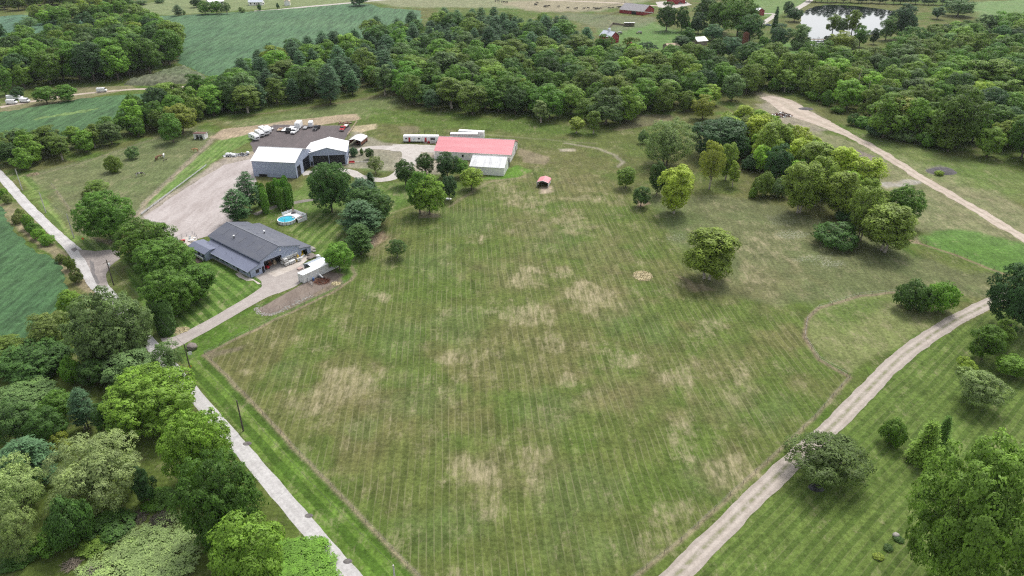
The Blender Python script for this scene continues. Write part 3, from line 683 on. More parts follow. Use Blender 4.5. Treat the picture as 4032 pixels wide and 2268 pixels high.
# ---------------------------------------------------------------- water
def water(name, pts, label):
    m, nt, p = nodes(name)
    p.inputs['Base Color'].default_value = (0.012, 0.016, 0.014, 1); p.inputs['Roughness'].default_value = 0.03; p.inputs['IOR'].default_value = 1.6
    p.inputs['Specular IOR Level'].default_value = 0.9
    b = nn(nt, 'ShaderNodeBump'); b.inputs['Strength'].default_value = 0.05; b.inputs['Distance'].default_value = 0.05
    nt.links.new(noise(nt, 0.35, 3, 0.5, geopos(nt)), b.inputs['Height']); nt.links.new(b.outputs[0], p.inputs['Normal'])
    return sheet(name, pts, 0.03, m, 0.8, 3.0, 5, label)
D4 = CR(3024, 0, 2.556)
water('pond', [D4(*p) for p in ((385,100),(480,65),(600,48),(760,52),(900,62),(1080,82),(1290,115),(1240,160),(1200,220),(1180,320),(1060,345),(940,360),(760,400),(600,440),(560,465),(470,470),(415,445),(405,380),(370,320),(330,230),(335,170))], 'still farm pond mirroring pale sky and dark trees')
water('pond', [D4(*p) for p in ((-210,590),(-120,560),(0,565),(30,600),(20,700),(-60,720),(-180,650))], 'small pond glinting among the trees')
# ================================================================ TREES
def leaf_mat(name, trans=0.3, rough=0.55):
    m, nt, p = nodes(name)
    oi = nt.nodes.new('ShaderNodeObjectInfo')
    tone = nn(nt, 'ShaderNodeAttribute', attribute_name='tone').outputs['Fac']
    h = nt.nodes.new('ShaderNodeHueSaturation')
    ti = nn(nt, 'ShaderNodeAttribute', attribute_type='INSTANCER', attribute_name='tint').outputs['Color']
    nt.links.new(mixc(nt, 1.0, oi.outputs['Color'], ti, 'ADD'), h.inputs['Color'])
    nt.links.new(remap(nt, oi.outputs['Random'], 0, 1, 0.494, 0.508), h.inputs['Hue'])
    nt.links.new(mathn(nt, 'MULTIPLY', remap(nt, tone, 0, 1, 0.5, 1.5), remap(nt, oi.outputs['Random'], 0, 1, 0.86, 1.14)), h.inputs['Value'])
    c = mixc(nt, remap(nt, tone, 0.55, 1.0, 0, 0.3), h.outputs[0], mixc(nt, 1.0, h.outputs[0], (1.25, 1.22, 0.75), 'MULTIPLY'))
    nt.links.new(c, p.inputs['Base Color'])
    p.inputs['Roughness'].default_value = rough; p.inputs['Specular IOR Level'].default_value = 0.25
    t = nt.nodes.new('ShaderNodeBsdfTranslucent'); nt.links.new(c, t.inputs['Color'])
    mx = nt.nodes.new('ShaderNodeMixShader'); mx.inputs[0].default_value = trans
    nt.links.new(p.outputs[0], mx.inputs[1]); nt.links.new(t.outputs[0], mx.inputs[2])
    nt.links.new(mx.outputs[0], nt.nodes['Material Output'].inputs[0])
    return m
LEAF = leaf_mat('leaves', 0.4); NEEDLE = leaf_mat('needles', 0.25, 0.6)

def unit(a): return a/np.maximum(np.linalg.norm(a, axis=1, keepdims=True), 1e-9)
NRM = []
def cards(pos, nrm, length, width, tone, rng, along=None, vol=None):
    """one folded leaf spray per row: a rhombus of four corners"""
    n = len(pos)
    nrm = unit(nrm)
    t = rng.normal(size=(n, 3)) if along is None else along + 0.35*rng.normal(size=(n, 3))
    t = unit(t - nrm*(t*nrm).sum(1, keepdims=True)); b = np.cross(nrm, t)
    L, W = length[:, None]*0.5, width[:, None]*0.5
    v = np.stack([pos-t*L, pos-b*W-nrm*W*0.35+t*L*0.1, pos+t*L, pos+b*W-nrm*W*0.35+t*L*0.1], 1)
    NRM.append(np.repeat(unit(nrm*0.45 + (nrm if vol is None else vol)*0.75), 4, 0))
    return v.reshape(-1, 3), np.repeat(tone, 4)
def mesh_np(name, v, f4, mat, tone=None, extra=None):
    me = bpy.data.meshes.new(name); n = len(v)
    me.vertices.add(n); me.vertices.foreach_set('co', v.astype(np.float32).ravel())
    nf = len(f4); me.loops.add(nf*4); me.polygons.add(nf)
    me.loops.foreach_set('vertex_index', f4.astype(np.int32).ravel()); me.polygons.foreach_set('loop_start', np.arange(0, nf*4, 4, dtype=np.int32))
    me.update(); me.materials.append(mat)
    if tone is not None: t = me.attributes.new('tone', 'FLOAT', 'POINT'); t.data.foreach_set('value', tone.astype(np.float32))
    return me
class Proto: pass
def finish(name, V_, T_, trunk, leafmat, bark, H, r):
    v = np.concatenate(V_); t = np.concatenate(T_)
    f = np.arange(len(v)).reshape(-1, 4)
    p = Proto(); p.name = name; p.r = float(np.percentile(np.hypot(v[:, 0], v[:, 1]), 97.5)); p.H = float(np.percentile(v[:, 2], 99.6))
    p.crown = mesh_np('crown', v, f, leafmat, t)
    nr = np.concatenate(NRM); NRM.clear()
    p.crown.polygons.foreach_set('use_smooth', [True]*len(p.crown.polygons)); p.crown.normals_split_custom_set_from_vertices(nr.tolist())
    p.trunk = trunk.mesh('trunk', bark, True)
    # both in one mesh, for trees too far off to show their parts
    p.whole = p.crown.copy(); p.whole.name = name
    bm = bmesh.new(); bm.from_mesh(p.crown); k0 = len(bm.faces); bm.from_mesh(p.trunk)
    bm.faces.ensure_lookup_table()
    for fc in bm.faces[k0:]: fc.material_index = 1
    bm.to_mesh(p.whole); bm.free(); p.whole.materials.append(bark)
    return p
def broadleaf(seed, H=14.0, r=5.5, h0=0.02, lobes=34, per=15, k=22, leaf=0.42, prof='round', upright=0.0, droop=0.0, bark=None, lobe=0.33, stems=1, leafw=0.62, gap=0.0, clump=1.75):
    rng = np.random.default_rng(seed); rnd = random.Random(seed)
    zc, az = (H + h0*H)/2, (H - h0*H)/2
    C_, LR = [], []
    for i in range(lobes*40):
        if len(C_) >= lobes: break
        d = rng.normal(size=3); d /= np.linalg.norm(d)
        if d[2] < -0.9: continue
        q = rng.uniform(0.52, 0.80)
        w = {'round': 1.0, 'spread': 1.0 if d[2] > -0.3 else 0.8, 'tall': 0.92, 'ovate': 1.05-0.35*max(d[2]*q, -0.3), 'vase': 0.8+0.3*d[2], 'bush': 1.0}[prof]
        c = np.array([d[0]*q*r*w, d[1]*q*r*w, zc + d[2]*q*az*0.95])
        lr = r*lobe*rng.uniform(0.6, 1.25)*(1.0 if d[2] > 0 else 0.9)
        if all(np.linalg.norm(c-o) > 0.52*(lr+l2)*(0.8 if i > lobes*15 else 1) for o, l2 in zip(C_, LR)): C_.append(c); LR.append(lr)
    Vv, Tt = [], []
    mid = np.array([0, 0, zc*0.8])
    for c, lr in zip(C_, LR):
        out = c - mid; out = out/np.linalg.norm(out)
        m = int(per*(lr/(r*lobe))**1.6)+6
        d = unit(rng.normal(size=(m*3, 3)) + out*0.75 + np.array([0, 0, 0.45])); d = d[(d@out) > -0.35][:m]
        if gap: d = d[rng.random(len(d)) > gap]
        cl = c + d*lr*rng.uniform(0.72, 1.12, (len(d), 1))*np.array([1, 1, 0.86 + upright])
        ctone = rng.uniform(0.3, 0.8, len(d))
        lt = rng.normal(0, 0.07)
        for j in range(len(d)):
            kk = max(5, int(k*rng.uniform(0.7, 1.3)))
            cr = leaf*clump*rng.uniform(0.75, 1.35)
            ed = unit(rng.normal(size=(kk, 3)) + d[j]*0.8 + np.array([0, 0, 0.55]))
            e = ed*cr*rng.uniform(0.7, 1.08, (kk, 1))*np.array([1, 1, 0.72 + upright])
            if droop: e[:, 2] -= np.abs(rng.normal(size=kk))*droop
            nr = ed*0.8 + d[j]*0.3 + np.array([0, 0, 0.25]) + rng.normal(size=(kk, 3))*0.3
            tn = np.clip(ctone[j] + lt + rng.normal(size=kk)*0.12, 0, 1)
            al = np.tile(np.array([0, 0, -1.0]), (kk, 1)) if droop else None
            a, b = cards(cl[j]+e, nr, leaf*rng.uniform(0.7, 1.4, kk), leaf*leafw*rng.uniform(0.7, 1.3, kk), tn, rng, al, vol=ed*0.7 + d[j]*0.4 + out*0.15)
            Vv.append(a); Tt.append(b)
    nin = int(0.14*sum(len(a) for a in Vv)/4)                     # twigs and leaves inside the crown
    d = unit(rng.normal(size=(nin, 3))); q = rng.uniform(0.15, 0.66, (nin, 1))
    a, b = cards(np.array([0, 0, zc]) + d*q*np.array([r, r, az])*0.85, d + np.array([0, 0, 0.6]), np.full(nin, leaf*1.5), np.full(nin, leaf*1.1), np.full(nin, 0.5), rng)
    Vv.append(a); Tt.append(b)
    tr = MB(); tk = 0.022*H
    for s_ in range(stems):
        o = Vector((rnd.uniform(-.5, .5), rnd.uniform(-.5, .5), 0))*(0.9 if stems > 1 else 0)
        top = Vector((o.x*2.2, o.y*2.2, zc*1.15))
        pts = [o + Vector((0, 0, -0.2)), o + Vector((0, 0, H*0.02)), o.lerp(top, 0.35) + Vector((rnd.uniform(-.2, .2), rnd.uniform(-.2, .2), 0)), o.lerp(top, 0.7) + Vector((rnd.uniform(-.3, .3), rnd.uniform(-.3, .3), 0)), top]
        tr.tube(pts, [tk*1.5/stems**.5, tk*1.05/stems**.5, tk*0.85/stems**.5, tk*0.5/stems**.5, tk*0.15], 7)
        for c in C_[s_::stems]:
            z0 = rnd.uniform(0.25, 0.75)*zc; a0 = o.lerp(top, z0/(zc*1.15)); c = Vector(c)
            tr.tube([a0, a0.lerp(c, 0.5) + Vector((0, 0, 0.25)), a0.lerp(c, 0.95)], [tk*0.38, tk*0.22, tk*0.07], 4, False)
    return finish('broadleaf_tree', Vv, Tt, tr, LEAF, bark or M['bark'], H, r)
def conifer(seed, H=16.0, r=4.2, kind='pine', tiers=15, leaf=0.5, bark=None):
    rng = np.random.default_rng(seed); rnd = random.Random(seed); Vv, Tt = [], []
    tr = MB(); tr.tube([(0, 0, -0.2), (0, 0, H*0.45), (0, 0, H*0.98)], [0.016*H, 0.010*H, 0.002*H], 7)
    z0 = {'pine': 0.16, 'spruce': 0.05, 'bare': 0.42}[kind]
    for i in range(tiers):
        t = min(.985, max(0, (i + rnd.uniform(-.2, .2))/tiers)); z = H*(z0 + (0.97-z0)*t)
        env = {'pine': (1-t**2.3)**0.75*(0.7+0.3*math.sin(min(1, t*2.6)*math.pi*0.5)), 'spruce': (1-t)**0.9+0.05, 'bare': math.sin(min(1.0, 0.25+t*0.8)*math.pi)**0.7*0.95}[kind]
        nb = 6 if kind != 'spruce' else 8
        a0 = rnd.uniform(0, 7)
        for b in range(nb):
            if rnd.random() < (0.10 if kind == 'pine' else 0.03): continue
            a = a0 + b*2*math.pi/nb + rnd.uniform(-.3, .3)
            ln = r*env*rnd.uniform(0.68, 1.14) + 0.25
            dirv = np.array([math.cos(a), math.sin(a), 0]); side = np.array([-math.sin(a), math.cos(a), 0])
            rise = (0.10 if kind == 'pine' else -0.22)*ln
            tr.tube([(0, 0, z), tuple(dirv*ln*0.85 + np.array([0, 0, z+rise*0.6]))], [0.05, 0.02], 3, False)
            m = max(3, int(ln*3.6))
            s_ = np.sqrt(rng.uniform(0.05, 1.0, m))
            wid = 0.36*ln*(1.08-s_)**0.5 + 0.25
            lat = rng.uniform(-1, 1, m)*wid
            cen = dirv*(s_*ln)[:, None] + side*lat[:, None] + np.array([0, 0, z]) + np.array([0, 0, 1])*(rise*s_ + rng.normal(size=m)*0.14)[:, None]
            tn0 = 0.42 + 0.12*s_ + rng.normal(size=m)*0.08
            for j in range(m):
                k = 7
                e = rng.normal(size=(k, 3))*np.array([0.34, 0.34, 0.15])
                al = np.tile(dirv*0.7 + side*np.sign(lat[j])*0.5 + np.array([0, 0, 0.25 if kind != 'spruce' else -0.2]), (k, 1))
                nr = np.array([0, 0, 1.0]) + dirv*0.35 + rng.normal(size=(k, 3))*0.35
                a_, b_ = cards(cen[j]+e, nr, leaf*1.5*rng.uniform(0.7, 1.3, k), leaf*0.42*rng.uniform(0.8, 1.3, k), np.clip(tn0[j]+rng.normal(size=k)*0.08, 0, 1), rng, al)
                Vv.append(a_); Tt.append(b_)
    return finish('pine_tree' if kind != 'spruce' else 'spruce_tree', Vv, Tt, tr, NEEDLE, bark or M['bark'], H, r)
def columnar(seed, cols, H=6.5):
    rng = np.random.default_rng(seed); Vv, Tt = [], []; tr = MB()
    for (cx, cy, h, rr) in cols:
        n = int(2600*h/H*rr/0.75)
        t = rng.uniform(0, 1, n)**0.9; a = rng.uniform(0, 2*math.pi, n)
        rad = rr*(0.80+0.2*np.sin(np.minimum(t*3.0, 1)*math.pi/2))*np.where(t > 0.82, np.sqrt(np.maximum(0, 1-((t-0.82)/0.19)**2)), 1)*(0.86+0.28*vnoise(a*1.6+seed, t*h*1.5, 0.6, seed))
        out = np.stack([np.cos(a), np.sin(a), 0.25+0*a], 1)
        pos = np.stack([cx+rad*np.cos(a), cy+rad*np.sin(a), 0.15+t*(h-0.15)], 1)
        al = np.tile(np.array([0, 0, 1.0]), (n, 1)) + out*0.3
        tn = np.clip(0.3 + 0.3*vnoise(a*1.5, t*h*2.2, 0.5, seed+1) + rng.normal(size=n)*0.1, 0, 1)
        v_, t_ = cards(pos, out + rng.normal(size=(n, 3))*0.4, 0.36*rng.uniform(0.7, 1.3, n), 0.2*rng.uniform(0.7, 1.3, n), tn, rng, al)
        Vv.append(v_); Tt.append(t_)
        tr.tube([(cx, cy, -0.1), (cx, cy, h*0.9)], [0.12, 0.03], 5)
    return finish('cedar', Vv, Tt, tr, NEEDLE, M['bark'], H, max(abs(c[0])+c[3] for c in cols))
def deadwood(seed, H=9.0, r=4.5, bark=None):
    rnd = random.Random(seed); tr = MB()
    def grow(p, d, ln, rad, lv):
        q = p + d*ln
        tr.tube([p, p.lerp(q, 0.5) + Vector((rnd.uniform(-1, 1), rnd.uniform(-1, 1), 0))*ln*0.06, q], [rad, rad*0.8, rad*0.55], 4 if lv else 6, False)
        if lv >= 5: return
        for _ in range(3 if lv < 4 else 2):
            dd = (d + Vector((rnd.uniform(-1, 1), rnd.uniform(-1, 1), rnd.uniform(-.25, .6)))*0.72).normalized()
            grow(p.lerp(q, rnd.uniform(0.6, 1.0)), dd, ln*rnd.uniform(0.55, 0.8), rad*0.52, lv+1)
    grow(Vector((0, 0, -0.1)), Vector((0, 0, 1)), H*0.33, 0.018*H, 0)
    return tr.mesh('branches', bark or M['bark_pale'])

PR = {}
PR['round'] = [broadleaf(s, prof='round') for s in (11, 12, 13, 14)]
PR['big'] = [broadleaf(s, 16, 9.0, 0.0, 62, 15, 24, 0.46, 'round', lobe=0.27) for s in (15, 16)]
PR['ovate'] = [broadleaf(s, 15, 5.0, 0.0, 32, 15, 22, 0.42, 'ovate') for s in (21, 22)]
PR['tall'] = [broadleaf(s, 17, 4.2, 0.04, 26, 15, 24, 0.42, 'tall', bark=M['bark_pale']) for s in (31, 32)]
PR['spread'] = [broadleaf(s, 11, 6.0, 0.1, 26, 16, 24, 0.42, 'spread') for s in (41, 42)]
PR['cotton'] = [broadleaf(s, 15, 4.8, 0.0, 30, 15, 24, 0.44, 'vase', 0.35, bark=M['bark_pale'], lobe=0.30, stems=2) for s in (51, 52)]
PR['willow'] = [broadleaf(s, 14, 6.5, 0.0, 34, 18, 26, 0.36, 'round', 0.05, 0.14, lobe=0.32, stems=2, leafw=0.42) for s in (61, 62)]
PR['airy'] = [broadleaf(s, 11, 4.9, 0.1, 30, 12, 18, 0.34, 'round', lobe=0.30, stems=3, leafw=0.5, bark=M['bark_pale']) for s in (71,)]
PR['shrub'] = [broadleaf(s, 3.4, 2.4, 0.0, 16, 13, 20, 0.28, 'bush', lobe=0.44, stems=3) for s in (81, 82)]
PR['pine'] = [conifer(s) for s in (91, 92, 93)]
PR['barepine'] = [conifer(95, 16, 4.0, 'bare', 10)]
PR['spruce'] = [conifer(97, 12, 3.0, 'spruce', 18)]
PR['cedar'] = [columnar(101, [(-.55, 0, 6.3, .62), (.5, .1, 6.6, .62), (0, .35, 5.9, .6)]), columnar(102, [(-.45, 0, 6.6, .6), (.5, 0, 6.2, .6)])]
PR['yew'] = [columnar(103, [(0, 0, 6.0, 1.4), (.7, .2, 5.2, 1.1), (-.7, -.2, 5.0, 1.1)], 6.0)]

GR = {'maple': (.062,.132,.020), 'dark': (.042,.092,.022), 'deep': (.033,.076,.026), 'bright': (.104,.192,.028), 'lime': (.138,.206,.030), 'olive': (.086,.142,.026),
      'yellow': (.145,.19,.032), 'silver': (.155,.222,.092), 'grey': (.080,.138,.050), 'pine': (.038,.088,.038), 'bluepine': (.046,.098,.046), 'cedar': (.062,.142,.018), 'brown': (.09,.128,.036), 'fresh': (.080,.166,.022), 'willow': (.122,.176,.066)}
GR = {k: (2.0*v[0], 1.85*v[1], 1.7*v[2]) for k, v in GR.items()}
trng = random.Random(77)
def proto(kind):
    return trng.choice(PR[kind])
NAME = {'pine': 'pine_tree', 'barepine': 'pine_tree', 'spruce': 'spruce_tree', 'cedar': 'columnar_cedar', 'yew': 'columnar_cedar', 'shrub': 'shrub', 'cotton': 'cottonwood_tree', 'willow': 'willow_tree'}
CAT = {'shrub': 'shrub'}
def plant(kind, x, y, r, H, col, label, group=None, parts=True, p=None, rz=None):
    if kind == 'cotton': col = tuple(c*k for c, k in zip(col, (1.4, 1.3, 1.2)))
    p = p or proto(kind); rz = trng.uniform(0, 6.28) if rz is None else rz
    nm = NAME.get(kind, 'broadleaf_tree')
    jv = trng.uniform(.74, 1.3) if not parts or group else trng.uniform(.93, 1.07); jh = trng.uniform(.97, 1.03); jit = [jv*jh, jv, jv*trng.uniform(.93, 1.07)]
    c = (col[0]*jit[0], col[1]*jit[1], col[2]*jit[2], 1)
    sc = (r/p.r, r/p.r, H/p.H)
    if not parts:
        o = bpy.data.objects.new(nm, p.whole); o.location = (x, y, 0); o.rotation_euler.z = rz; o.scale = sc; o.color = c
        return tag(link(o), label, CAT.get(kind, 'tree'), group)
    e = empty(nm, (x, y, 0), rz, label, CAT.get(kind, 'tree'), group); e.scale = sc
    for mm, pn in ((p.crown, 'crown'), (p.trunk, 'trunk')):
        o = bpy.data.objects.new(pn, mm); o.color = c; link(o, e)
    return e
_sp = np.array([(math.cos(a)*math.cos(b), math.sin(a)*math.cos(b), math.sin(b)) for a in np.linspace(0, 6.28, 13)[:-1] for b in np.linspace(-1.4, 1.57, 9)])
def fit(xl, xr, yt, yb, h0):
    """ground position, radius and height of a crown that fills the surveyed box"""
    b = V((xl+xr)/2, yb); Y, H = b.y, 8.0
    for _ in range(25):
        dep = Y*CP + (CAM_H-H/2)*SP
        X = ((xl+xr)/2*KV-2016)*dep/FPX; r = (xr-xl)/2*KV*dep/FPX
        q = _sp*np.array([r, r, H*(1-h0)/2]) + np.array([X, Y, H*(1+h0)/2])
        de = q[:, 1]*CP-(q[:, 2]-CAM_H)*SP; sy = (1134-FPX*(q[:, 1]*SP+(q[:, 2]-CAM_H)*CP)/de)/KV
        ang = math.atan2(CAM_H, Y)
        Y += 0.7*(sy.max()-yb)*KV*dep/FPX/math.sin(ang)
        H = max(1.0, H + 0.7*(sy.min()-yt)*KV*dep/FPX/math.cos(ang))
    return X, Y, r, H
H0 = {'shrub': 0.0, 'pine': 0.08, 'barepine': 0.35, 'spruce': 0.03, 'cedar': 0, 'yew': 0, 'willow': 0.0, 'cotton': 0.0, 'spread': 0.1, 'airy': 0.1}
def T(kind, xl, xr, yt, yb, col, label, group=None, p=None):
    X, Y, r, H = fit(xl, xr, yt, yb, H0.get(kind, 0.03))
    if kind == 'round' and r > 6.0 and Y < 260: p = PR['big'][int(X*7) % 2]
    if kind == 'cotton': r *= 1.1
    return plant(kind, X, Y, r*1.03, H*0.98, GR[col] if isinstance(col, str) else col, label, group, True, p)
def C2(x0, x1, y0, y1, ox, oy, s):                       # a box read off an enlarged crop
    f = lambda x, o: (o + x/s)/KV
    return f(x0, ox), f(x1, ox), f(y0, oy), f(y1, oy)
E1 = lambda a, b, c, d: C2(a, b, c, d, 1008, 567, 2.556)
E0 = lambda a, b, c, d: C2(a, b, c, d, 0, 567, 2.556)
EL = lambda a, b, c, d: C2(a, b, c, d, 0, 1134, 2.556)
EB = lambda a, b, c, d: C2(a, b, c, d, 0, 1701, 2.556)
EG = lambda a, b, c, d: C2(a, b, c, d, 2500, 430, 2.1467)
EF = lambda a, b, c, d: C2(a, b, c, d, 2300, 0, 3.389)
EP = lambda a, b, c, d: C2(a, b, c, d, 3024, 0, 2.556)
E00 = lambda a, b, c, d: C2(a, b, c, d, 0, 0, 2.556)
EN = lambda a, b, c, d: C2(a, b, c, d, 380, 0, 3.22)
R0, R1, R2 = PR['round'][:3]
# ---- round the workshop
T('round', 197, 330, 484, 607, 'maple', 'large round dark green maple between the paddock and the yard entrance', p=R0)
T('round', 288, 428, 548, 662, 'maple', 'full green maple at the corner of the gravel yard entrance', p=R1)
T('round', 340, 485, 598, 708, 'maple', 'broad green maple close to the end of the grey workshop wing', p=R2)
T('round', 358, 495, 672, 790, 'maple', 'lower green maple standing over the striped workshop lawn', p=R0)
T('ovate', 445, 542, 664, 758, 'maple', 'green maple with forked trunk alone on the striped lawn')
T('yew', 384, 440, 755, 838, 'dark', 'dense dark upright evergreen beside the road near the driveway mouth')
T('pine', *E0(2230, 2500, 450, 775), (.07,.155,.05), 'small green pine between the gravel yard and the grey workshop')
T('pine', *E0(2370, 2600, 275, 640), 'pine', 'taller dark pine beside the blue-grey shed and the cedars')
for i, b in enumerate([(20, 140, 440, 690), (105, 205, 375, 600), (175, 300, 425, 655), (278, 385, 400, 640), (180, 270, 340, 600), (240, 345, 322, 590), (0, 90, 378, 620)]):
    T('cedar', *E1(*b), 'cedar', ['tall columnar cedar nearest the gravel yard, in the front of its clump', 'columnar cedar second from the gravel yard, in the clump above the pool', 'columnar cedar standing directly above the round pool', 'columnar cedar nearest the big dark maple, front of its clump', 'columnar cedar at the back of the clump, towards the blue-grey shed', 'tallest columnar cedar at the back of the clump above the pool', 'darker columnar cedar hidden behind the pine at the clump end'][i], 'columnar cedars above the pool')
T('round', *E1(525, 945, 180, 680), 'dark', 'very large dark maple in front of the white-roofed shed doors', p=R1)
T('pine', *E1(900, 1225, 335, 690), 'pine', 'dark evergreen tucked between the big dark maple and the round maple')
T('spruce', *E1(1085, 1215, 280, 470), 'deep', 'small dark spruce peeking above the pines beside the loop drive')
T('round', *E1(905, 1365, 440, 820), 'dark', 'broad dark round tree behind the white pine on the field edge', p=R2)
T('pine', *E1(848, 1260, 555, 905), 'bluepine', 'broad layered white pine at the edge of the workshop lawn', p=PR['pine'][0])
T('pine', *E1(900, 1180, 800, 1100), 'dark', 'thin grey-green pine below the broad white pine')
T('round', *E1(690, 965, 985, 1275), 'fresh', 'neat round green tree at the end of the white container', p=R1)
T('airy', *E1(1305, 1520, 955, 1140), 'dark', 'small half-dead tree alone at the field edge', p=PR['airy'][0])
T('round', *E1(1395, 1600, 150, 420), 'dark', 'dark green tree beside the pale loop drive, left of its group')
T('round', *E1(1615, 1795, 90, 305), 'dark', 'compact dark tree in front of the red-roofed barn yard')
T('round', *E1(1805, 2040, 65, 340), 'deep', 'wide dark tree against the wall of the red-roofed barn')
T('round', *E1(1980, 2135, 140, 330), 'maple', 'small green tree at the corner of the tin-roofed shed')
T('ovate', *E1(1515, 1760, 270, 690), 'maple', 'maple half hidden behind the bright green maple near the barn')
T('round', *E1(1575, 1900, 310, 705), 'bright', 'bright green maple with a bare earth ring near the barn', p=R0)
T('round', *E1(1860, 2020, 315, 560), 'deep', 'narrow dark green tree between the maple and the tin-roofed shed')
T('round', *E1(2050, 2285, 235, 460), 'lime', 'light green feathery round tree in front of the tin-roofed shed', p=R2)
T('airy', *E1(1120, 1285, 120, 285), 'brown', 'small open pine with bare trunk on the loop island')
T('round', *E1(1095, 1188, 40, 150), 'dark', 'little dark tree at the back of the loop island')
T('shrub', *E1(935, 1022, 28, 125), 'pine', 'dark green shrub at the corner of the white-roofed shed')
T('shrub', *E1(1040, 1085, 40, 110), 'grey', 'slim grey-green shrub beside the loop island')
# ---- paddock and hedge by the road
T('shrub', *E0(1045, 1212, 105, 285), 'olive', 'round olive bush alone in the horse paddock')
T('shrub', *E0(1260, 1395, 20, 150), 'grey', 'half-bare grey tree at the top of the horse paddock')
T('airy', *E0(860, 1085, 355, 500), 'olive', 'flat-topped small tree behind the large round maple')
T('shrub', *E0(820, 905, 460, 545), 'brown', 'dull brownish bush behind the large round maple')
for i, b in enumerate([(-20, 75, 440, 540), (110, 240, 690, 800), (210, 330, 700, 860), (260, 400, 780, 900), (310, 450, 840, 960), (380, 540, 900, 1020), (20, 110, 500, 600), (150, 240, 640, 760), (560, 660, 1100, 1200), (640, 760, 1130, 1270), (700, 830, 1250, 1400)]):
    T('shrub', *E0(*b), ['fresh', 'brown', 'fresh', 'maple', 'fresh', 'fresh', 'brown', 'brown', 'brown', 'olive', 'brown'][i], ['fresh green weeds at the left edge beside the upper road', 'brown dead weeds on the verge opposite the middle paddock pole', 'fresh green bush, first of the leafy verge bushes', 'darker green bush, second of the leafy verge bushes', 'fresh green bush, third of the leafy verge bushes', 'largest leafy verge bush, opposite the last paddock pole', 'brownish weeds just below the left edge bush', 'brownish tall weeds above the leafy verge bushes', 'dry brown weeds opposite the yard entrance, upper clump', 'olive weeds opposite the yard entrance, middle clump', 'brown weeds opposite the yard entrance, lowest clump'][i], 'verge bushes beside the road')
# ---- isolated trees of the field and the cottonwood grove
T('round', 1551, 1600, 418, 472, 'olive', 'small olive tree with bare earth, upper of two at the field edge')
T('round', 1591, 1637, 468, 520, 'dark', 'small dark tree with ring of soil, lower of two at the field edge')
T('ovate', *EG(120, 275, 440, 720), 'dark', 'dark tree just behind the bright upright cottonwood')
T('cotton', *EG(215, 480, 478, 885), 'lime', 'bright yellow-green upright cottonwood standing apart from the grove', p=PR['cotton'][0])
T('cotton', *EG(455, 835, 1005, 1450), 'olive', 'solitary olive green cottonwood near the straw heap in the field', p=PR['cotton'][1])
T('willow', *EG(62, 495, 75, 480), (0.19,0.27,0.085), 'broad pale green willow at the upper end of the grove')
T('round', *EG(470, 960, 55, 410), 'deep', 'very dark round tree with dense crown in the grove')
T('airy', *EG(540, 760, 265, 640), 'yellow', 'pale yellowish thin cottonwood in front of the dark round tree')
T('cotton', *EG(720, 850, 280, 600), 'olive', 'olive green tree beside the pale thin cottonwood')
T('tall', *EG(795, 885, 430, 650), 'lime', 'slender yellow-green sapling in the grove clearing')
T('cotton', *EG(935, 1140, 40, 370), 'lime', 'yellow-green cottonwood right behind the dark round tree')
T('cotton', *EG(1050, 1300, 110, 480), 'olive', 'tall olive cottonwood in the middle of the grove, far side')
T('cotton', *EG(1290, 1470, 145, 480), 'lime', 'yellow-green cottonwood on the track side of the grove')
T('round', *EG(1110, 1320, 285, 620), 'deep', 'dark blue-green tree in the heart of the grove')
T('shrub', *EG(900, 1080, 380, 520), 'deep', 'dark low bush under the grove beside the clearing')
T('cotton', *EG(1290, 1500, 250, 560), 'lime', 'light cottonwood behind the dark blue-green grove tree')
T('cotton', *EG(1400, 1680, 270, 640), 'olive', 'big olive cottonwood at the centre of the grove')
T('cotton', *EG(1640, 1880, 315, 680), 'lime', 'large light cottonwood beside the grey gravel patch')
T('cotton', *EG(1820, 2080, 400, 730), 'lime', 'fresh green cottonwood overlooking the pale gravel heap')
T('shrub', *EG(1000, 1190, 520, 740), 'olive', 'olive bush with yellowish foot in front of the grove')
T('shrub', *EG(960, 1040, 660, 750), 'bright', 'bright green low bush at the front edge of the grove')
T('shrub', *EG(1140, 1310, 580, 745), 'grey', 'grey-green spreading bush in front of the grove')
T('cotton', *EG(1280, 1560, 440, 880), 'olive', 'tall cottonwood with leafy foot at the front of the grove', p=PR['cotton'][0])
T('cotton', *EG(1470, 1680, 400, 820), 'olive', 'slim olive cottonwood between the two front grove trees')
T('cotton', *EG(1630, 1870, 520, 920), 'olive', 'cottonwood with pale trunks at the front of the grove', p=PR['cotton'][1])
T('shrub', *EG(1690, 1870, 830, 950), 'deep', 'very dark bush at the foot of the pale-trunked cottonwoods')
T('cotton', *EG(1840, 2060, 645, 1110), 'olive', 'dull olive cottonwood with reddish leaves, lower end of the grove', p=PR['cotton'][0])
T('round', *EG(2150, 2440, 635, 970), 'maple', 'rounded green tree at the track side of the grove end')
T('cotton', *EG(1960, 2320, 790, 1210), (0.17,0.25,0.045), 'large bright cottonwood closing the lower end of the grove', p=PR['cotton'][1])
T('shrub', *EG(1520, 1900, 940, 1175), 'dark', 'dark broad bush standing in front of the grove end')
T('shrub', *EG(30, 120, 170, 290), 'grey', 'thin greyish bush behind the broad pale willow')
T('round', 1740, 1800, 238, 300, 'yellow', 'small yellowing tree at the edge of the wood above the grove')
T('tall', 1432, 1470, 295, 335, 'yellow', 'small yellow-brown tree in front of the wood edge')
T('tall', 1477, 1512, 278, 335, 'olive', 'small upright olive tree beside the yellow-brown one')
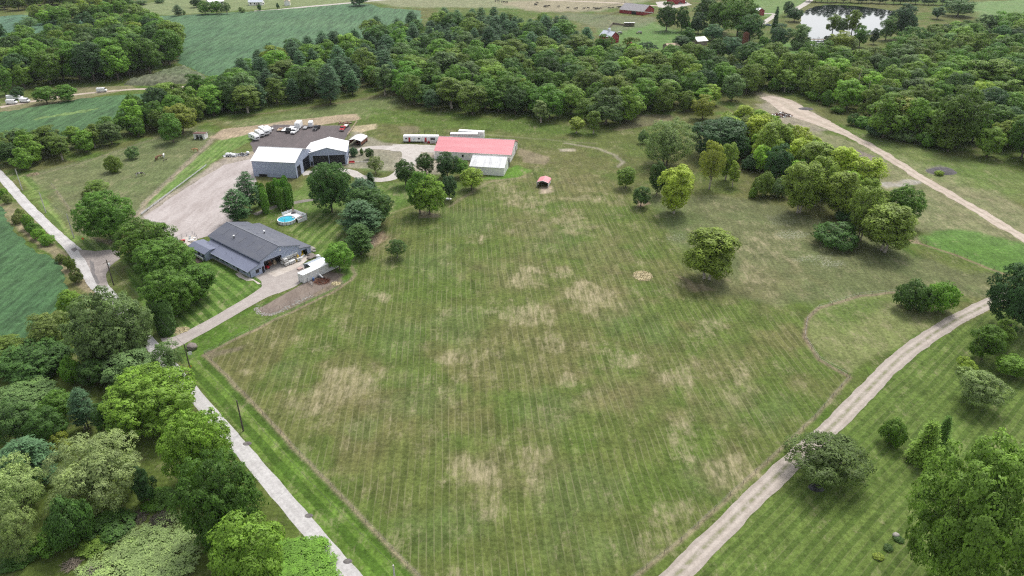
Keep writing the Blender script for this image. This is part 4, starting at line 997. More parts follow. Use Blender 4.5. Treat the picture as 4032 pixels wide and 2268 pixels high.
# ---- right side
T('shrub', 2258, 2345, 700, 785, 'dark', 'dark half of the big bush beside the gravel lane')
T('shrub', 2320, 2412, 702, 790, 'fresh', 'bright leafy half of the big bush beside the gravel lane')
T('round', 2498, 2640, 660, 830, 'deep', 'large dark tree where the lane leaves the frame')
T('ovate', *C2(2050, 2370, 360, 730, 3024, 1134, 2.556), 'maple', 'dense green bushy tree on the right lawn, nearer the lane')
T('ovate', *C2(2250, 2480, 300, 620, 3024, 1134, 2.556), 'olive', 'olive bushy tree behind the dense green one on the right lawn')
T('shrub', *C2(1905, 2105, 690, 860, 3024, 1134, 2.556), 'lime', 'small yellow-green bush on the right lawn')
T('spread', *C2(1895, 2405, 795, 1215, 3024, 1134, 2.556), (0.21,0.28,0.095), 'pale spreading tree with its own round shade on the right lawn')
T('round', *C2(2315, 2640, 660, 920, 3024, 1134, 2.556), 'fresh', 'round green tree cut by the right edge of the lawn')
T('shrub', *C2(1145, 1400, 1300, 1600, 3024, 1134, 2.556), 'maple', 'small dark green bush on the lower right lawn')
T('spruce', *C2(1460, 1760, -130, 310, 3024, 1701, 2.556), 'bright', 'light green cone-shaped spruce on the lower right lawn')
T('spruce', *C2(1680, 1860, -170, 170, 3024, 1701, 2.556), 'maple', 'second narrow spruce right behind the light green one')
T('round', *C2(1510, 2700, 100, 1750, 3024, 1701, 2.556), (0.215,0.38,0.06), 'huge bright green maple filling the lower right corner', p=R0)
T('airy', *C2(190, 1010, -40, 590, 3024, 1701, 2.556), (0.1,0.15,0.034), 'wide open-crowned tree with several stems beside the lane')
# ---- lower left corner wood
T('willow', *EB(470, 1400, 0, 860), 'silver', 'big silvery willow with pale bare limbs in the lower left wood', p=PR['willow'][0])
T('willow', *EB(-200, 420, 250, 900), 'silver', 'silvery willow at the left edge of the lower wood', p=PR['willow'][1])
T('willow', *EB(-150, 330, 700, 1330), 'willow', 'lower greyish willow in the bottom left corner')
T('willow', *EB(900, 2010, 930, 1750), 'silver', 'silvery willow at the bottom of the picture beside the mown glade', p=PR['willow'][0])
T('round', *EL(1090, 1970, 790, 1500), 'bright', 'large bright maple overhanging the road', p=R1)
T('round', *EL(1640, 2300, 1225, 2010), 'bright', 'bright maple below the large one, beside the road', p=R2)
T('round', *EB(1830, 2610, 195, 1180), (0.085,0.17,0.026), 'dense deep green maple leaning towards the road at the bottom', p=R0)
T('round', *EB(2130, 2900, 800, 1750), 'bright', 'yellow-green maple at the bottom edge beside the road', p=R1)
T('round', *EB(2480, 3400, 1080, 1800), 'fresh', 'fresh green maple at the very bottom of the road verge')
T('round', *EL(690, 1470, 0, 780), 'grey', 'large greyish green tree beside the road above the others', p=R2)
T('round', *EL(585, 830, 10, 330), 'bright', 'bright young tree at the corner of the soybean field')
T('spread', *EL(300, 720, 235, 610), 'brown', 'brownish olive tree beside the soybean field')
T('round', *EL(0, 700, 490, 940), 'dark', 'broad dark walnut with yellowish top in the left wood', p=R0)
T('round', *EL(-200, 260, 470, 800), 'olive', 'olive tree at the left edge below the soybean field')
T('round', *EL(890, 1490, 380, 780), (0.13,0.19,0.06), 'pale leafy tree just below the large greyish one', p=R1)
T('round', *EL(1050, 1560, 600, 1010), 'grey', 'grey-green tree between the glade and the road', p=R0)
T('airy', *EL(1540, 1845, 520, 890), 'grey', 'thin open tree hanging over the road by the boulder')
T('round', *EL(-100, 560, 910, 1330), 'grey', 'bluish grey tree at the left edge above the willows', p=R1)
T('round', *EL(-100, 330, 1120, 1600), (0.1,0.18,0.05), 'green tree at the left edge between the grey tree and the willow')
T('round', *EL(420, 750, 1015, 1360), 'maple', 'bright-topped green tree beside the bare dead tree')
T('pine', *EL(700, 950, 1000, 1400), 'bluepine', 'dark bluish conifer above the bare dead tree')
T('round', *EL(280, 640, 1200, 1620), 'dark', 'dark olive tree in front of the silvery willow')
T('pine', *EB(0, 530, 20, 560), 'bluepine', 'blue-green conifer between the two silvery willows')
T('shrub', *EB(480, 700, 0, 240), 'yellow', 'small yellow bush above the big silvery willow')
T('round', *EL(940, 1160, 1150, 1500), 'dark', 'dark tree at the lower side of the mown glade')
T('ovate', *EB(1330, 1560, 330, 720), 'deep', 'dark evergreen shrub right beside the big silvery willow')
T('shrub', *EB(480, 900, 620, 1180), 'dark', 'dark green thicket under the big silvery willow, left part')
T('shrub', *EB(840, 1330, 760, 1140), 'dark', 'dark green thicket under the big silvery willow, right part')
T('shrub', *EB(330, 760, 900, 1260), 'maple', 'green thicket at the edge of the bottom glade')
T('shrub', *EB(780, 1150, 1040, 1260), 'olive', 'olive scrub between the thicket and the bottom willow')
T('shrub', *EB(-50, 380, 1150, 1420), 'dark', 'dark thicket at the foot of the corner willow')
T('shrub', *EB(1400, 1760, 620, 800), 'maple', 'low green brush behind the heap of cut branches')
T('shrub', *EL(600, 820, 680, 960), 'fresh', 'fresh green sapling beside the broad dark walnut')
T('ovate', *EL(780, 1100, 700, 1000), 'dark', 'dark tree behind the glade in the left wood')
dead = empty('dead_tree', V(*C2(830, 880, 1400, 1430, 0, 1134, 2.556)[0::2]) , 0, 'bare grey dead tree in the lower left wood', 'tree')
link(bpy.data.objects.new('branches', deadwood(5, 11)), dead)
dq = V(*[(C2(860, 860, 1420, 1420, 0, 1134, 2.556))[0], C2(860, 860, 1420, 1420, 0, 1134, 2.556)[2]]); dead.location = dq
for i, (x0, y0, x1, y1) in enumerate([(345, 620, 325, 850), (408, 680, 383, 930), (485, 750, 478, 905), (890, 720, 850, 1045), (988, 830, 978, 1090), (775, 700, 778, 980)]):
    q = D4(x1, y1); e = empty('dead_tree', q, i, ['pale bare trunk at the left of the wood edge above the dirt yard', 'pale forked bare trunk second along the wood edge', 'short pale bare trunk between the forked one and the wood', 'tall leaning pale trunk in the gap of the right wood', 'brown snapped trunk standing at the wood edge', 'thin pale trunk left of the leaning one'][i], 'tree')
    hh = (y1-y0)/2.556*(q.y*CP + CAM_H*SP)/FPX/.93; m = MB(); rn = random.Random(i); lean = Vector((rn.uniform(-.08, .08), rn.uniform(-.05, .05), 1))*hh
    m.tube([(0, 0, -.2), lean*.5 + Vector((rn.uniform(-.2, .2), 0, 0)), lean], [.3, .22, .09], 6)
    for k in range(5):
        a_ = lean*rn.uniform(.45, .9); m.tube([a_, a_ + Vector((rn.uniform(-1.6, 1.6), rn.uniform(-1.6, 1.6), rn.uniform(.6, 1.8)))], [.09, .03], 4, False)
    m.build('trunk', M['bark_pale'], e)
# ---- far farm and pond
for b, k, c, l in [((975, 1250, 20, 405), 'round', 'dark', 'tall dark tree beside the red cattle barn'), ((1230, 1400, 80, 410), 'round', 'dark', 'dark tree second from the red cattle barn'), ((1420, 1650, 160, 440), 'ovate', 'deep', 'full rounded tree in front of the far farm trees'),
                   ((1290, 1440, 260, 420), 'shrub', 'maple', 'lower green bush under the far farm trees'), ((1480, 1760, -40, 330), 'round', 'dark', 'large dark tree in the row behind the far farm'), ((1650, 2000, -60, 420), 'round', 'maple', 'great green tree in the middle of the far farm row'),
                   ((1850, 2310, -80, 480), 'round', 'maple', 'broadest green tree of the far farm row, beside the small red shed'), ((2050, 2400, 180, 560), 'round', 'dark', 'dark tree at the right end of the far farm row'), ((1590, 1870, 325, 540), 'round', 'bluepine', 'blue-grey rounded tree behind the white-roofed cabin'),
                   ((1180, 1430, 470, 650), 'round', 'deep', 'very dark tree beside the tan shed roof'), ((1290, 1480, 365, 610), 'ovate', 'dark', 'green tree behind the very dark one on the far pasture'), ((1660, 1890, 515, 800), 'round', 'dark', 'dark tree directly beside the white-roofed cabin'),
                   ((1800, 2100, 490, 780), 'round', 'bluepine', 'pale blue-green rounded tree right of the white-roofed cabin'), ((1480, 1700, 620, 770), 'round', 'dark', 'dark low tree in front of the white-roofed cabin'), ((2105, 2225, 610, 745), 'shrub', 'fresh', 'lone small pointed tree on the bright green patch'),
                   ((2330, 2480, 480, 620), 'shrub', 'maple', 'bush beside the brown silo'), ((1470, 1500, 490, 560), 'shrub', 'dark', 'tiny dark shrub on the far pasture')]:
    T(k, *EF(*b), c, l)
for b, k, c, l in [((42, 118, 65, 320), 'spruce', 'deep', 'very dark narrow spire-shaped conifer by the pond track'), ((155, 260, 10, 160), 'round', 'deep', 'dark round tree beside the pond track, further one'), ((195, 352, 75, 215), 'round', 'deep', 'dark round tree at the near corner of the pond'),
                   ((20, 225, 230, 480), 'round', 'bluepine', 'dark bluish tree in front of the spire-shaped conifer'), ((225, 440, 240, 480), 'ovate', 'grey', 'grey-green tree at the left of the pond dock'), ((230, 425, 375, 500), 'shrub', 'grey', 'low grey-green tree in front of the pond dock'),
                   ((590, 740, 140, 330), 'ovate', 'olive', 'olive tree on the pond bank, left of the clump'), ((690, 800, 180, 340), 'ovate', 'grey', 'grey-green tree in the clump on the pond bank'), ((780, 950, 95, 340), 'ovate', 'olive', 'tallest tree of the clump in the pond'),
                   ((570, 680, 360, 480), 'round', 'deep', 'dark tree right beside the pond dock'), ((620, 860, 310, 500), 'round', 'lime', 'yellow-green tree in front of the pond clump'), ((860, 1020, 250, 470), 'round', 'maple', 'green tree right of the pond clump'),
                   ((800, 915, 385, 500), 'willow', 'silver', 'small silvery willow below the pond'), ((1030, 1120, 280, 440), 'ovate', 'deep', 'narrow dark tree at the right bank of the pond'), ((1130, 1290, 160, 400), 'ovate', 'grey', 'grey tree at the right end of the pond'),
                   ((1240, 1490, 30, 390), 'ovate', 'bluepine', 'tallest bluish tree at the right end of the pond'), ((1650, 1780, 60, 190), 'tall', 'bluepine', 'slim bluish tree in front of the far right field'), ((1780, 2080, -30, 160), 'round', 'grey', 'grey-green clump of trees before the far right field')]:
    T(k, *EP(*b), c, l)
for i in range(26):                                      # dark belt of conifers on the far bank, mirrored in the pond
    q = D4(430 + i*62, 28 + i*1.6)
    plant('pine', q.x + trng.uniform(-2, 2), q.y + 6 + trng.uniform(0, 5), trng.uniform(3.6, 4.8), trng.uniform(11, 15), GR['pine'], 'dark conifer in the belt on the far bank of the pond', 'conifer belt behind the pond', False)
for b, k, c, l in [((960, 1090, 60, 198), 'pine', 'bluepine', 'dark bushy pine alone at the edge of the far soybean field'), ((1280, 1450, 10, 185), 'round', 'maple', 'round tree in front of the far white houses, left one'), ((1430, 1600, 10, 180), 'round', 'maple', 'round tree in front of the far white houses, middle one'),
                   ((1580, 1700, 20, 170), 'airy', 'grey', 'thin greyish tree in front of the far white houses'), ((1185, 1330, -40, 90), 'round', 'deep', 'dark tree behind the round trees by the far houses'), ((1800, 1880, 85, 168), 'shrub', 'willow', 'small pale bush beside the far gravel road'),
                   ((2035, 2090, 48, 132), 'shrub', 'deep', 'small dark oval tree beside the far grey-roofed house'), ((2275, 2318, 35, 112), 'shrub', 'deep', 'small dark upright tree beside the far gravel road'), ((1090, 1130, 130, 188), 'shrub', 'olive', 'small thin bush beside the lone pine'),
                   ((730, 860, -10, 38), 'shrub', 'dark', 'dark bush at the top edge of the pale mown field'), ((320, 480, 0, 70), 'round', 'grey', 'grey-green trees edge clump at the top of the pale mown field'), ((470, 650, 0, 60), 'round', 'grey', 'low grey-green clump beside the pale mown field')]:
    T(k, *EN(*b), c, l)
T('round', 880, 925, -22, 15, 'bluepine', 'dark tree clump at the top end of the large soybean field')
T('airy', *E00(210, 370, 165, 290), 'grey', 'thin grey tree in the pale upper left field')
T('airy', *E00(140, 215, 225, 305), 'grey', 'tiny leaning tree in the pale upper left field')
T('ovate', *E00(-60, 45, 220, 400), 'deep', 'dark tree at the left edge of the pale upper left field')
T('ovate', *E00(218, 380, 300, 560), 'deep', 'dark blue-green oval tree at the left end of the upper left wood')
T('round', *E00(35, 190, 330, 480), 'maple', 'green tree left of the dark oval one, upper left wood')
T('round', *E00(0, 310, 450, 700), 'lime', 'pale yellow-green bushy tree at the left edge of the upper left wood')
T('round', *E00(100, 310, 620, 880), 'bright', 'light green tree above the parked white vans at the left edge')
T('round', *E00(-80, 100, 640, 950), 'maple', 'green tree cut by the left edge above the white vans')
T('round', *E00(340, 560, 870, 1040), 'maple', 'round green bush beside the white vans, left of two')
T('round', *E00(560, 770, 850, 1020), 'maple', 'round green bush beside the white vans, right of two')
T('shrub', *E00(105, 235, 870, 990), 'deep', 'dark bush right behind the white vans')
T('round', *E00(1600, 1830, 1140, 1430), 'maple', 'green tree in front of the yellow one beside the horse shelter')
T('ovate', *E00(1660, 1970, 1040, 1340), 'yellow', 'yellowing tree standing before the hedgerow, beside the horse shelter')
T('tall', *C2(1190, 1380, 640, 950, 1008, 0, 2.556), 'grey', 'grey-green tree with pale forked trunk at the wood edge')
T('pine', *C2(610, 850, 640, 1020, 1008, 0, 2.556), 'bluepine', 'large layered pine at the front of the wood behind the sheds', p=PR['pine'][1])
T('ovate', *C2(1460, 1710, 750, 1050, 1008, 0, 2.556), 'olive', 'brownish olive tree with vines at the corner of the wood')
T('round', *C2(1670, 1870, 900, 1100, 1008, 0, 2.556), 'bluepine', 'low bluish tree at the front of the wood, above the mobile home')
T('ovate', *C2(2020, 2330, 850, 1145, 1008, 0, 2.556), 'olive', 'olive drooping tree at the front of the wood above the barn')
T('tall', *C2(210, 380, 1000, 1230, 2016, 0, 2.556), 'willow', 'thin pale tree at the wood edge right of the barn')
T('cotton', *C2(1120, 1470, 960, 1350, 3024, 0, 2.556), (0.19,0.23,0.04), 'yellow-green tree at the edge of the right wood beside the track')
T('round', *C2(1720, 2210, 850, 1480, 3024, 0, 2.556), (0.12,0.22,0.035), 'large bright green maple at the front of the right wood')
T('shrub', *C2(800, 930, 1140, 1260, 3024, 0, 2.556), 'dark', 'dark bush beside the pale track, right wood')
T('shrub', *C2(1000, 1200, 1220, 1370, 3024, 0, 2.556), 'bluepine', 'blue-green bush under the yellow-green tree by the track')
for i, b in enumerate([(380, 560, 900, 1010), (530, 680, 900, 1060), (640, 780, 1060, 1140), (0, 130, 780, 920), (140, 320, 770, 920), (1250, 1500, 1300, 1430), (1500, 1700, 1330, 1480), (850, 1060, 1160, 1280)]):
    T('shrub', *C2(*b, 3024, 0, 2.556), ['fresh', 'maple', 'fresh', 'maple', 'maple', 'grey', 'maple', 'maple'][i], ['fresh green bush beside the end of the pale dirt yard', 'green bush right of the fresh one beside the dirt yard', 'low fresh bush below the others beside the dirt yard', 'green bush at the wood edge left of the bare trunks', 'wide green bush under the bare pale trunks', 'grey-green bush under the large bright maple, left', 'green bush under the large bright maple, right', 'green bush beside the dark one along the track'][i], 'undergrowth along the right wood')
# ---- woods filled tree by tree
def inside(P, x, y):
    c = False
    for a, b in zip(P, P[1:]+P[:1]):
        if (a.y > y) != (b.y > y) and x < (b.x-a.x)*(y-a.y)/(b.y-a.y)+a.x: c = not c
    return c
TAKEN = [(o.location.x, o.location.y) for o in COL.objects if o.get('category') == 'tree' and o.parent is None]
WOOD = []
def fill(pts, s, fn, seed):
    P = VP(pts); rng = random.Random(seed); got = []
    xs, ys = [p.x for p in P], [p.y for p in P]
    cell = {}
    for (x, y) in TAKEN: cell.setdefault((int(x//s), int(y//s)), []).append((x, y, 0.55))
    for _ in range(int(9*(max(xs)-min(xs))*(max(ys)-min(ys))/(s*s))):
        x, y = rng.uniform(min(xs), max(xs)), rng.uniform(min(ys), max(ys))
        if not inside(P, x, y): continue
        i, j = int(x//s), int(y//s)
        if any((x-a)**2+(y-b)**2 < (s*k)**2 for di in (-1, 0, 1) for dj in (-1, 0, 1) for a, b, k in cell.get((i+di, j+dj), ())): continue
        cell.setdefault((i, j), []).append((x, y, 1.0)); got.append((x, y))
    for x, y in got:
        k, c, r, H, l, g = fn(x, y, rng)
        WOOD.append((y, k, c, x, r, H, l, g))
def mix(rng, items):
    t = rng.random()*sum(w for _, w in items)
    for it, w in items:
        t -= w
        if t <= 0: return it
    return items[-1][0]
BRO = [(('round', 'maple'), 4), (('round', 'olive'), 2.5), (('ovate', 'maple'), 2.5), (('ovate', 'olive'), 2), (('round', 'dark'), 2), (('ovate', 'grey'), 1.2), (('tall', 'olive'), 1.2), (('round', 'fresh'), 1.4), (('ovate', 'bright'), 1.3), (('round', 'lime'), 0.8), (('round', 'deep'), 0.8), (('ovate', 'yellow'), 0.12), (('tall', 'brown'), 0.25)]
CW = {'maple': 'green', 'olive': 'olive', 'dark': 'dark green', 'deep': 'very dark', 'grey': 'grey-green', 'fresh': 'fresh green', 'bright': 'light green', 'yellow': 'yellowing', 'lime': 'yellow-green', 'brown': 'brownish', 'pine': 'dark', 'bluepine': 'blue-green'}
def bro(place, grp, h, rr):
    def f(x, y, rng):
        k, c = mix(rng, BRO); H = rng.uniform(*h)
        return k, c, H*rng.uniform(*rr), H, f"{CW[c]} {'slim' if k == 'tall' else 'leafy'} tree {place}", grp
    return f
def pinewood(x, y, rng):
    px, py, _ = proj(x, y, 0)
    pine = (py < 150 and px < 1480) or (px < 1000 and py < 230) or (px < 950 and rng.random() < 0.5)
    if pine and rng.random() < 0.6:
        H = rng.uniform(11.5, 18.5); c = rng.choice(['pine', 'bluepine', 'pine'])
        return 'pine', c, H*rng.uniform(0.27, 0.36), H, f"{'blue-green' if c == 'bluepine' else 'dark'} pine in the wood behind the white-roofed sheds", 'pines of the wood behind the sheds'
    return bro('in the wood behind the sheds and barn' if px < 1330 else 'in the wood behind the red run-in shed', 'broadleaf trees of the central wood', (10, 18), (0.4, 0.56))(x, y, rng)
fill([(-60,410),(0,402),(60,428),(150,410),(290,370),(400,335),(500,303),(600,285),(600,255),(500,282),(400,305),(290,345),(150,378),(0,385),(-60,385)], 6.5, bro('in the hedgerow above the horse paddock', 'hedgerow trees above the paddock', (8, 12), (0.4, 0.52)), 1)
fill([(330,340),(400,325),(520,290),(600,282),(600,240),(560,245),(450,275),(345,310)], 7.5, bro('in the hedgerow beyond the horse shelter', 'hedgerow trees beyond the horse shelter', (12, 16), (0.36, 0.46)), 2)
fill([(600,290),(700,268),(850,246),(1000,228),(1012,262),(1080,268),(1200,282),(1330,296),(1400,300),(1490,316),(1560,310),(1640,286),(1750,280),(1830,262),(1880,238),(1950,178),(1800,188),(1650,168),(1560,158),(1500,140),(1400,92),(1200,72),(1010,95),(870,122),(750,155),(640,190),(600,235)], 8.8, pinewood, 3)
fill([(1880,238),(1910,224),(1990,234),(2060,250),(2140,288),(2195,310),(2205,345),(2300,370),(2400,385),(2500,398),(2576,412),(2700,450),(2760,60),(2576,80),(2450,100),(2340,125),(2260,150),(2230,180),(2140,196),(2060,178),(1990,178),(1950,180)], 9.0, bro('in the wood beyond the pale dirt track', 'trees of the right wood', (11, 20), (0.36, 0.52)), 4)
fill([(20,222),(75,215),(275,208),(375,188),(445,160),(440,125),(390,92),(325,92),(187,125),(100,140),(30,172)], 10.0, bro('in the upper left wood beside the corn patch', 'trees of the upper left wood', (17, 23), (0.36, 0.48)), 5)
fill([(85,68),(160,62),(240,50),(310,40),(320,22),(240,20),(180,38),(100,52)], 11.0, bro('in the tree belt across the pale upper left field', 'upper left tree belt', (11, 15), (0.45, 0.6)), 6)
fill([(-60,30),(60,26),(150,16),(200,10),(300,4),(330,-20),(-60,-40)], 14.0, bro('in the far wood at the top left corner', 'top left far wood', (12, 16), (0.5, 0.62)), 7)
fill([(1850,-8),(2450,-8),(2450,-30),(1850,-30)], 14.0, bro('in the far trees along the top right edge', 'top right far trees', (12, 16), (0.5, 0.62)), 8)
def grovefill(x, y, rng):
    k, c = rng.choice([('cotton', 'lime'), ('cotton', 'olive'), ('cotton', 'olive'), ('round', 'dark'), ('cotton', 'bright')]); H = rng.uniform(8.5, 12.5)
    return k, c, H*rng.uniform(.3, .4), H, f"{CW.get(c, 'yellow-green')} {'cottonwood' if k == 'cotton' else 'leafy tree'} inside the grove beside the pale dirt track", 'inner trees of the cottonwood grove'
fill([(1800,318),(1900,330),(2000,370),(2100,430),(2190,510),(2250,575),(2200,580),(2110,530),(2010,480),(1930,450),(1850,390)], 6.2, grovefill, 21)
WOOD.sort(key=lambda t: t[0])
quota = {}; far = []
seen_rows = {}
def where(x, y, g):
    px, py, _ = proj(x, y, 0)
    if 'right wood' in g: return ('above the debris heap' if px < 2060 else 'left of the yellow-green edge tree' if px < 2200 else 'behind the large bright maple' if px < 2420 else 'towards the right edge') + (', at its front' if py > 300 or (px < 2100 and py > 225) else ', further back' if py > 180 else ', near the far field')
    if 'central' in g or 'pines' in g: return ('behind the parked campers' if px < 720 else 'behind the blue-grey sheds' if px < 900 else 'above the loop drive' if px < 1030 else 'above the red-roofed barn' if px < 1310 else 'above the run-in shed' if px < 1560 else 'above the pale willow') + (', front row' if py > 268 - (25 if px < 1000 else 0) else ', middle rows' if py > 190 else ', back rows')
    if 'grove' in g: return 'at its upper end' if px < 1930 else 'at its middle' if px < 2090 else 'at its lower end'
    if 'hedgerow' in g or 'upper left wood' in g: return ('left stretch' if px < 160 else 'middle stretch' if px < 330 else 'right stretch') + (', front' if py > 330 or (py < 250 and py > 195) else ', back')
    return ''
for (y, k, c, x, r, H, l, g) in WOOD:
    wh = where(x, y, g)
    if wh: l = ' '.join((l.replace(' in the wood behind the white-roofed sheds', ' of the pine wood').replace(' in the wood behind the sheds and barn', ' of the central wood').replace(' in the wood behind the red run-in shed', ' of the central wood').replace(' in the wood beyond the pale dirt track', ' of the right wood') + ' ' + wh).split())
    q = 'pine' if k == 'pine' else 'tree'
    quota[q] = quota.get(q, 0) + 1
    if quota[q] <= (185 if q == 'tree' else 90): plant(k, x, y, r, H, GR[c], l, g, parts=(y < 330))
    else: far.append((k, c, x, y, r, H))
print('WOOD', len(WOOD), quota, 'rest', len(far))
if far:                                                   # the deep rest of the woods, seen only as one mass of crowns
    pc = bpy.data.collections.new('tree_kinds'); kinds = {}; protos = []
    for (k, c, x, y, r, H) in far:
        if (k, c) not in kinds:
            p = proto(k); o = bpy.data.objects.new('forest_kind_%03d' % len(kinds), p.whole); o.color = (*GR[c], 1); pc.objects.link(o); kinds[(k, c)] = (len(kinds), p)
    me = bpy.data.meshes.new('forest'); me.from_pydata([(t[2], t[3], 0) for t in far], [], [])
    ai = me.attributes.new('kind_index', 'INT', 'POINT'); ai.data.foreach_set('value', [kinds[(t[0], t[1])][0] for t in far])
    sc = me.attributes.new('size', 'FLOAT_VECTOR', 'POINT'); sc.data.foreach_set('vector', [v for t in far for v in (t[4]/kinds[(t[0], t[1])][1].r,)*2 + (t[5]/kinds[(t[0], t[1])][1].H,)])
    ro = me.attributes.new('turn', 'FLOAT_VECTOR', 'POINT'); ro.data.foreach_set('vector', [v for t in far for v in (0, 0, trng.uniform(0, 6.28))])
    tc = me.attributes.new('tint', 'FLOAT_COLOR', 'POINT'); tc.data.foreach_set('color', [v for t in far for v in (*[g*w_ for w_ in [trng.uniform(.72, 1.35)] for g in GR[t[1]]], 1)])
    fo = tag(link(bpy.data.objects.new('forest', me)), 'deep part of the woods reading as one mass of crowns', 'woodland', kind='stuff')
    fo.color = (0, 0, 0, 1)
    gt = bpy.data.node_groups.new('forest', 'GeometryNodeTree')
    gt.interface.new_socket('Geometry', in_out='INPUT', socket_type='NodeSocketGeometry'); gt.interface.new_socket('Geometry', in_out='OUTPUT', socket_type='NodeSocketGeometry')
    gi, go = gt.nodes.new('NodeGroupInput'), gt.nodes.new('NodeGroupOutput')
    ci = gt.nodes.new('GeometryNodeCollectionInfo'); ci.inputs['Collection'].default_value = pc; ci.inputs['Separate Children'].default_value = True; ci.inputs['Reset Children'].default_value = True
    ip = gt.nodes.new('GeometryNodeInstanceOnPoints'); ip.inputs['Pick Instance'].default_value = True
    def na(nm, ty):
        n = gt.nodes.new('GeometryNodeInputNamedAttribute'); n.data_type = ty; n.inputs[0].default_value = nm; return n.outputs[0]
    gt.links.new(gi.outputs[0], ip.inputs['Points']); gt.links.new(ci.outputs[0], ip.inputs['Instance'])
    gt.links.new(na('kind_index', 'INT'), ip.inputs['Instance Index']); gt.links.new(na('size', 'FLOAT_VECTOR'), ip.inputs['Scale']); gt.links.new(na('turn', 'FLOAT_VECTOR'), ip.inputs['Rotation'])
    gt.links.new(ip.outputs[0], go.inputs[0])
    fo.modifiers.new('trees', 'NODES').node_group = gt
# ================================================================ BUILDINGS
def slab(P, th, name, mat, parent):
    """roof slope: quad of 3d points thickened downwards"""
    P = [Vector(p) for p in P]; n = (P[1]-P[0]).cross(P[2]-P[0]).normalized()
    if n.z < 0: n = -n
    return MB().prism(P, -n*th).build(name, mat, parent)
def window(parent, o, ux, w, h, z, out, mat='door_black', mull=True, name='window'):
    """frame standing proud of a wall with a pane behind it; o: wall point, ux: along the wall, out: away from it"""
    o, ux, out = Vector(o), Vector(ux), Vector(out); up = Vector((0, 0, 1)); t = 0.09
    def bar(a, b, c, d, dep): return MB().prism([o+ux*a+up*(z+c), o+ux*b+up*(z+c), o+ux*b+up*(z+d), o+ux*a+up*(z+d)], out*dep)
    f = MB()
    for q in ((0, w, 0, t), (0, w, h-t, h), (0, t, t, h-t), (w-t, w, t, h-t)): m = bar(*q, 0.06); f.add(m.v, m.f)
    if mull: m = bar(t, w-t, h*0.5-0.03, h*0.5+0.03, 0.05); f.add(m.v, m.f)
    fr = f.build(name, M[mat], parent)
    bar(t, w-t, t, h-t, 0.02).build('pane', M['glass'], fr)
    return fr
def roll_door(parent, o, ux, w, h, out, panels=6, mat='door_black', name='garage_door', z0=0.0):
    o, ux, out = Vector(o), Vector(ux), Vector(out); up = Vector((0, 0, 1))
    d = MB().prism([o+ux*0+up*z0, o+ux*w+up*z0, o+ux*w+up*(z0+h), o+up*(z0+h)], out*0.03).build(name, M[mat], parent)
    for i in range(panels):
        a, b = z0+h*i/panels+0.03, z0+h*(i+1)/panels-0.03
        MB().prism([o+ux*0.06+up*a+out*0.03, o+ux*(w-.06)+up*a+out*0.03, o+ux*(w-.06)+up*b+out*0.03, o+ux*0.06+up*b+out*0.03], out*0.035).build('door_panel', M[mat], d)
    return d
def gable(name, loc, rz, Lx, Dy, eave, ridge, wall, roof, label, cat='barn', over=0.35, axis='x', trim=None, base=None):
    """a gabled shed; ridge runs along x, or along y"""
    e = empty(name, loc, rz, label, cat)
    w = MB()
    if axis == 'x':
        w.prism([(0, 0, -.3), (0, Dy, -.3), (0, Dy, eave), (0, Dy/2, ridge), (0, 0, eave)], (Lx, 0, 0)); sl = (ridge-eave)/(Dy/2); o = over
        q = [[(-o, -o, eave-o*sl), (Lx+o, -o, eave-o*sl), (Lx+o, Dy/2, ridge), (-o, Dy/2, ridge)], [(-o, Dy+o, eave-o*sl), (Lx+o, Dy+o, eave-o*sl), (Lx+o, Dy/2, ridge), (-o, Dy/2, ridge)]]
        cap = [(-o, Dy/2, ridge+.2), (Lx+o, Dy/2, ridge+.2)]
    else:
        w.prism([(0, 0, -.3), (Lx, 0, -.3), (Lx, 0, eave), (Lx/2, 0, ridge), (0, 0, eave)], (0, Dy, 0)); sl = (ridge-eave)/(Lx/2); o = over
        q = [[(-o, -o, eave-o*sl), (-o, Dy+o, eave-o*sl), (Lx/2, Dy+o, ridge), (Lx/2, -o, ridge)], [(Lx+o, -o, eave-o*sl), (Lx+o, Dy+o, eave-o*sl), (Lx/2, Dy+o, ridge), (Lx/2, -o, ridge)]]
        cap = [(Lx/2, -o, ridge+.2), (Lx/2, Dy+o, ridge+.2)]
    w.build('wall', M[wall], e)
    up = Vector((0, 0, 0.17))
    r = None
    for P in q: r = slab([Vector(p)+up for p in P], 0.14, 'roof', M[roof], e)
    MB().tube(cap, 0.11, 5).build('ridge_cap', M[trim or roof], r)
    if trim:
        for P in q: MB().tube([Vector(P[0])+up*0.6, Vector(P[1])+up*0.6], 0.09, 5).build('gutter', M[trim], e)
    if base: box_part('foundation', M[base], e, -.08, Lx+.08, -.08, Dy+.08, -.3, .35)
    return e
# ---- the grey workshop -----------------------------------------------------------
w0 = A_(1140, 970)
wk = empty('workshop', w0, R(50.3), 'long slate-blue workshop with dark metal roof and open garage door', 'workshop')
Lw = 27.0
m = MB()
m.box(3.7, 4.9, 0, .25, -.2, 4.15); m.box(10.95, 17.2, 0, .25, -.2, 4.15)                       # front piers
m.prism([(4.9, 0, 3.42), (10.95, 0, 3.42), (10.95, 0, 4.15), (4.9, 0, 4.15)], (0, .25, 0))
m.prism([(3.7, 0, 4.15), (17.2, 0, 4.15), (10.4, 0, 6.36)], (0, .25, 0))
m.box(3.7, 3.95, .25, Lw, -.2, 4.15); m.box(16.95, 17.2, .25, Lw, -.2, 4.15)
m.prism([(3.7, Lw, -.2), (17.2, Lw, -.2), (17.2, Lw, 4.15), (10.4, Lw, 6.36), (3.7, Lw, 4.15)], (0, .25, 0))
m.build('wall', M['slate_wall'], wk)
box_part('floor', M['concrete'], wk, 3.95, 16.95, .25, Lw, -.1, .045)
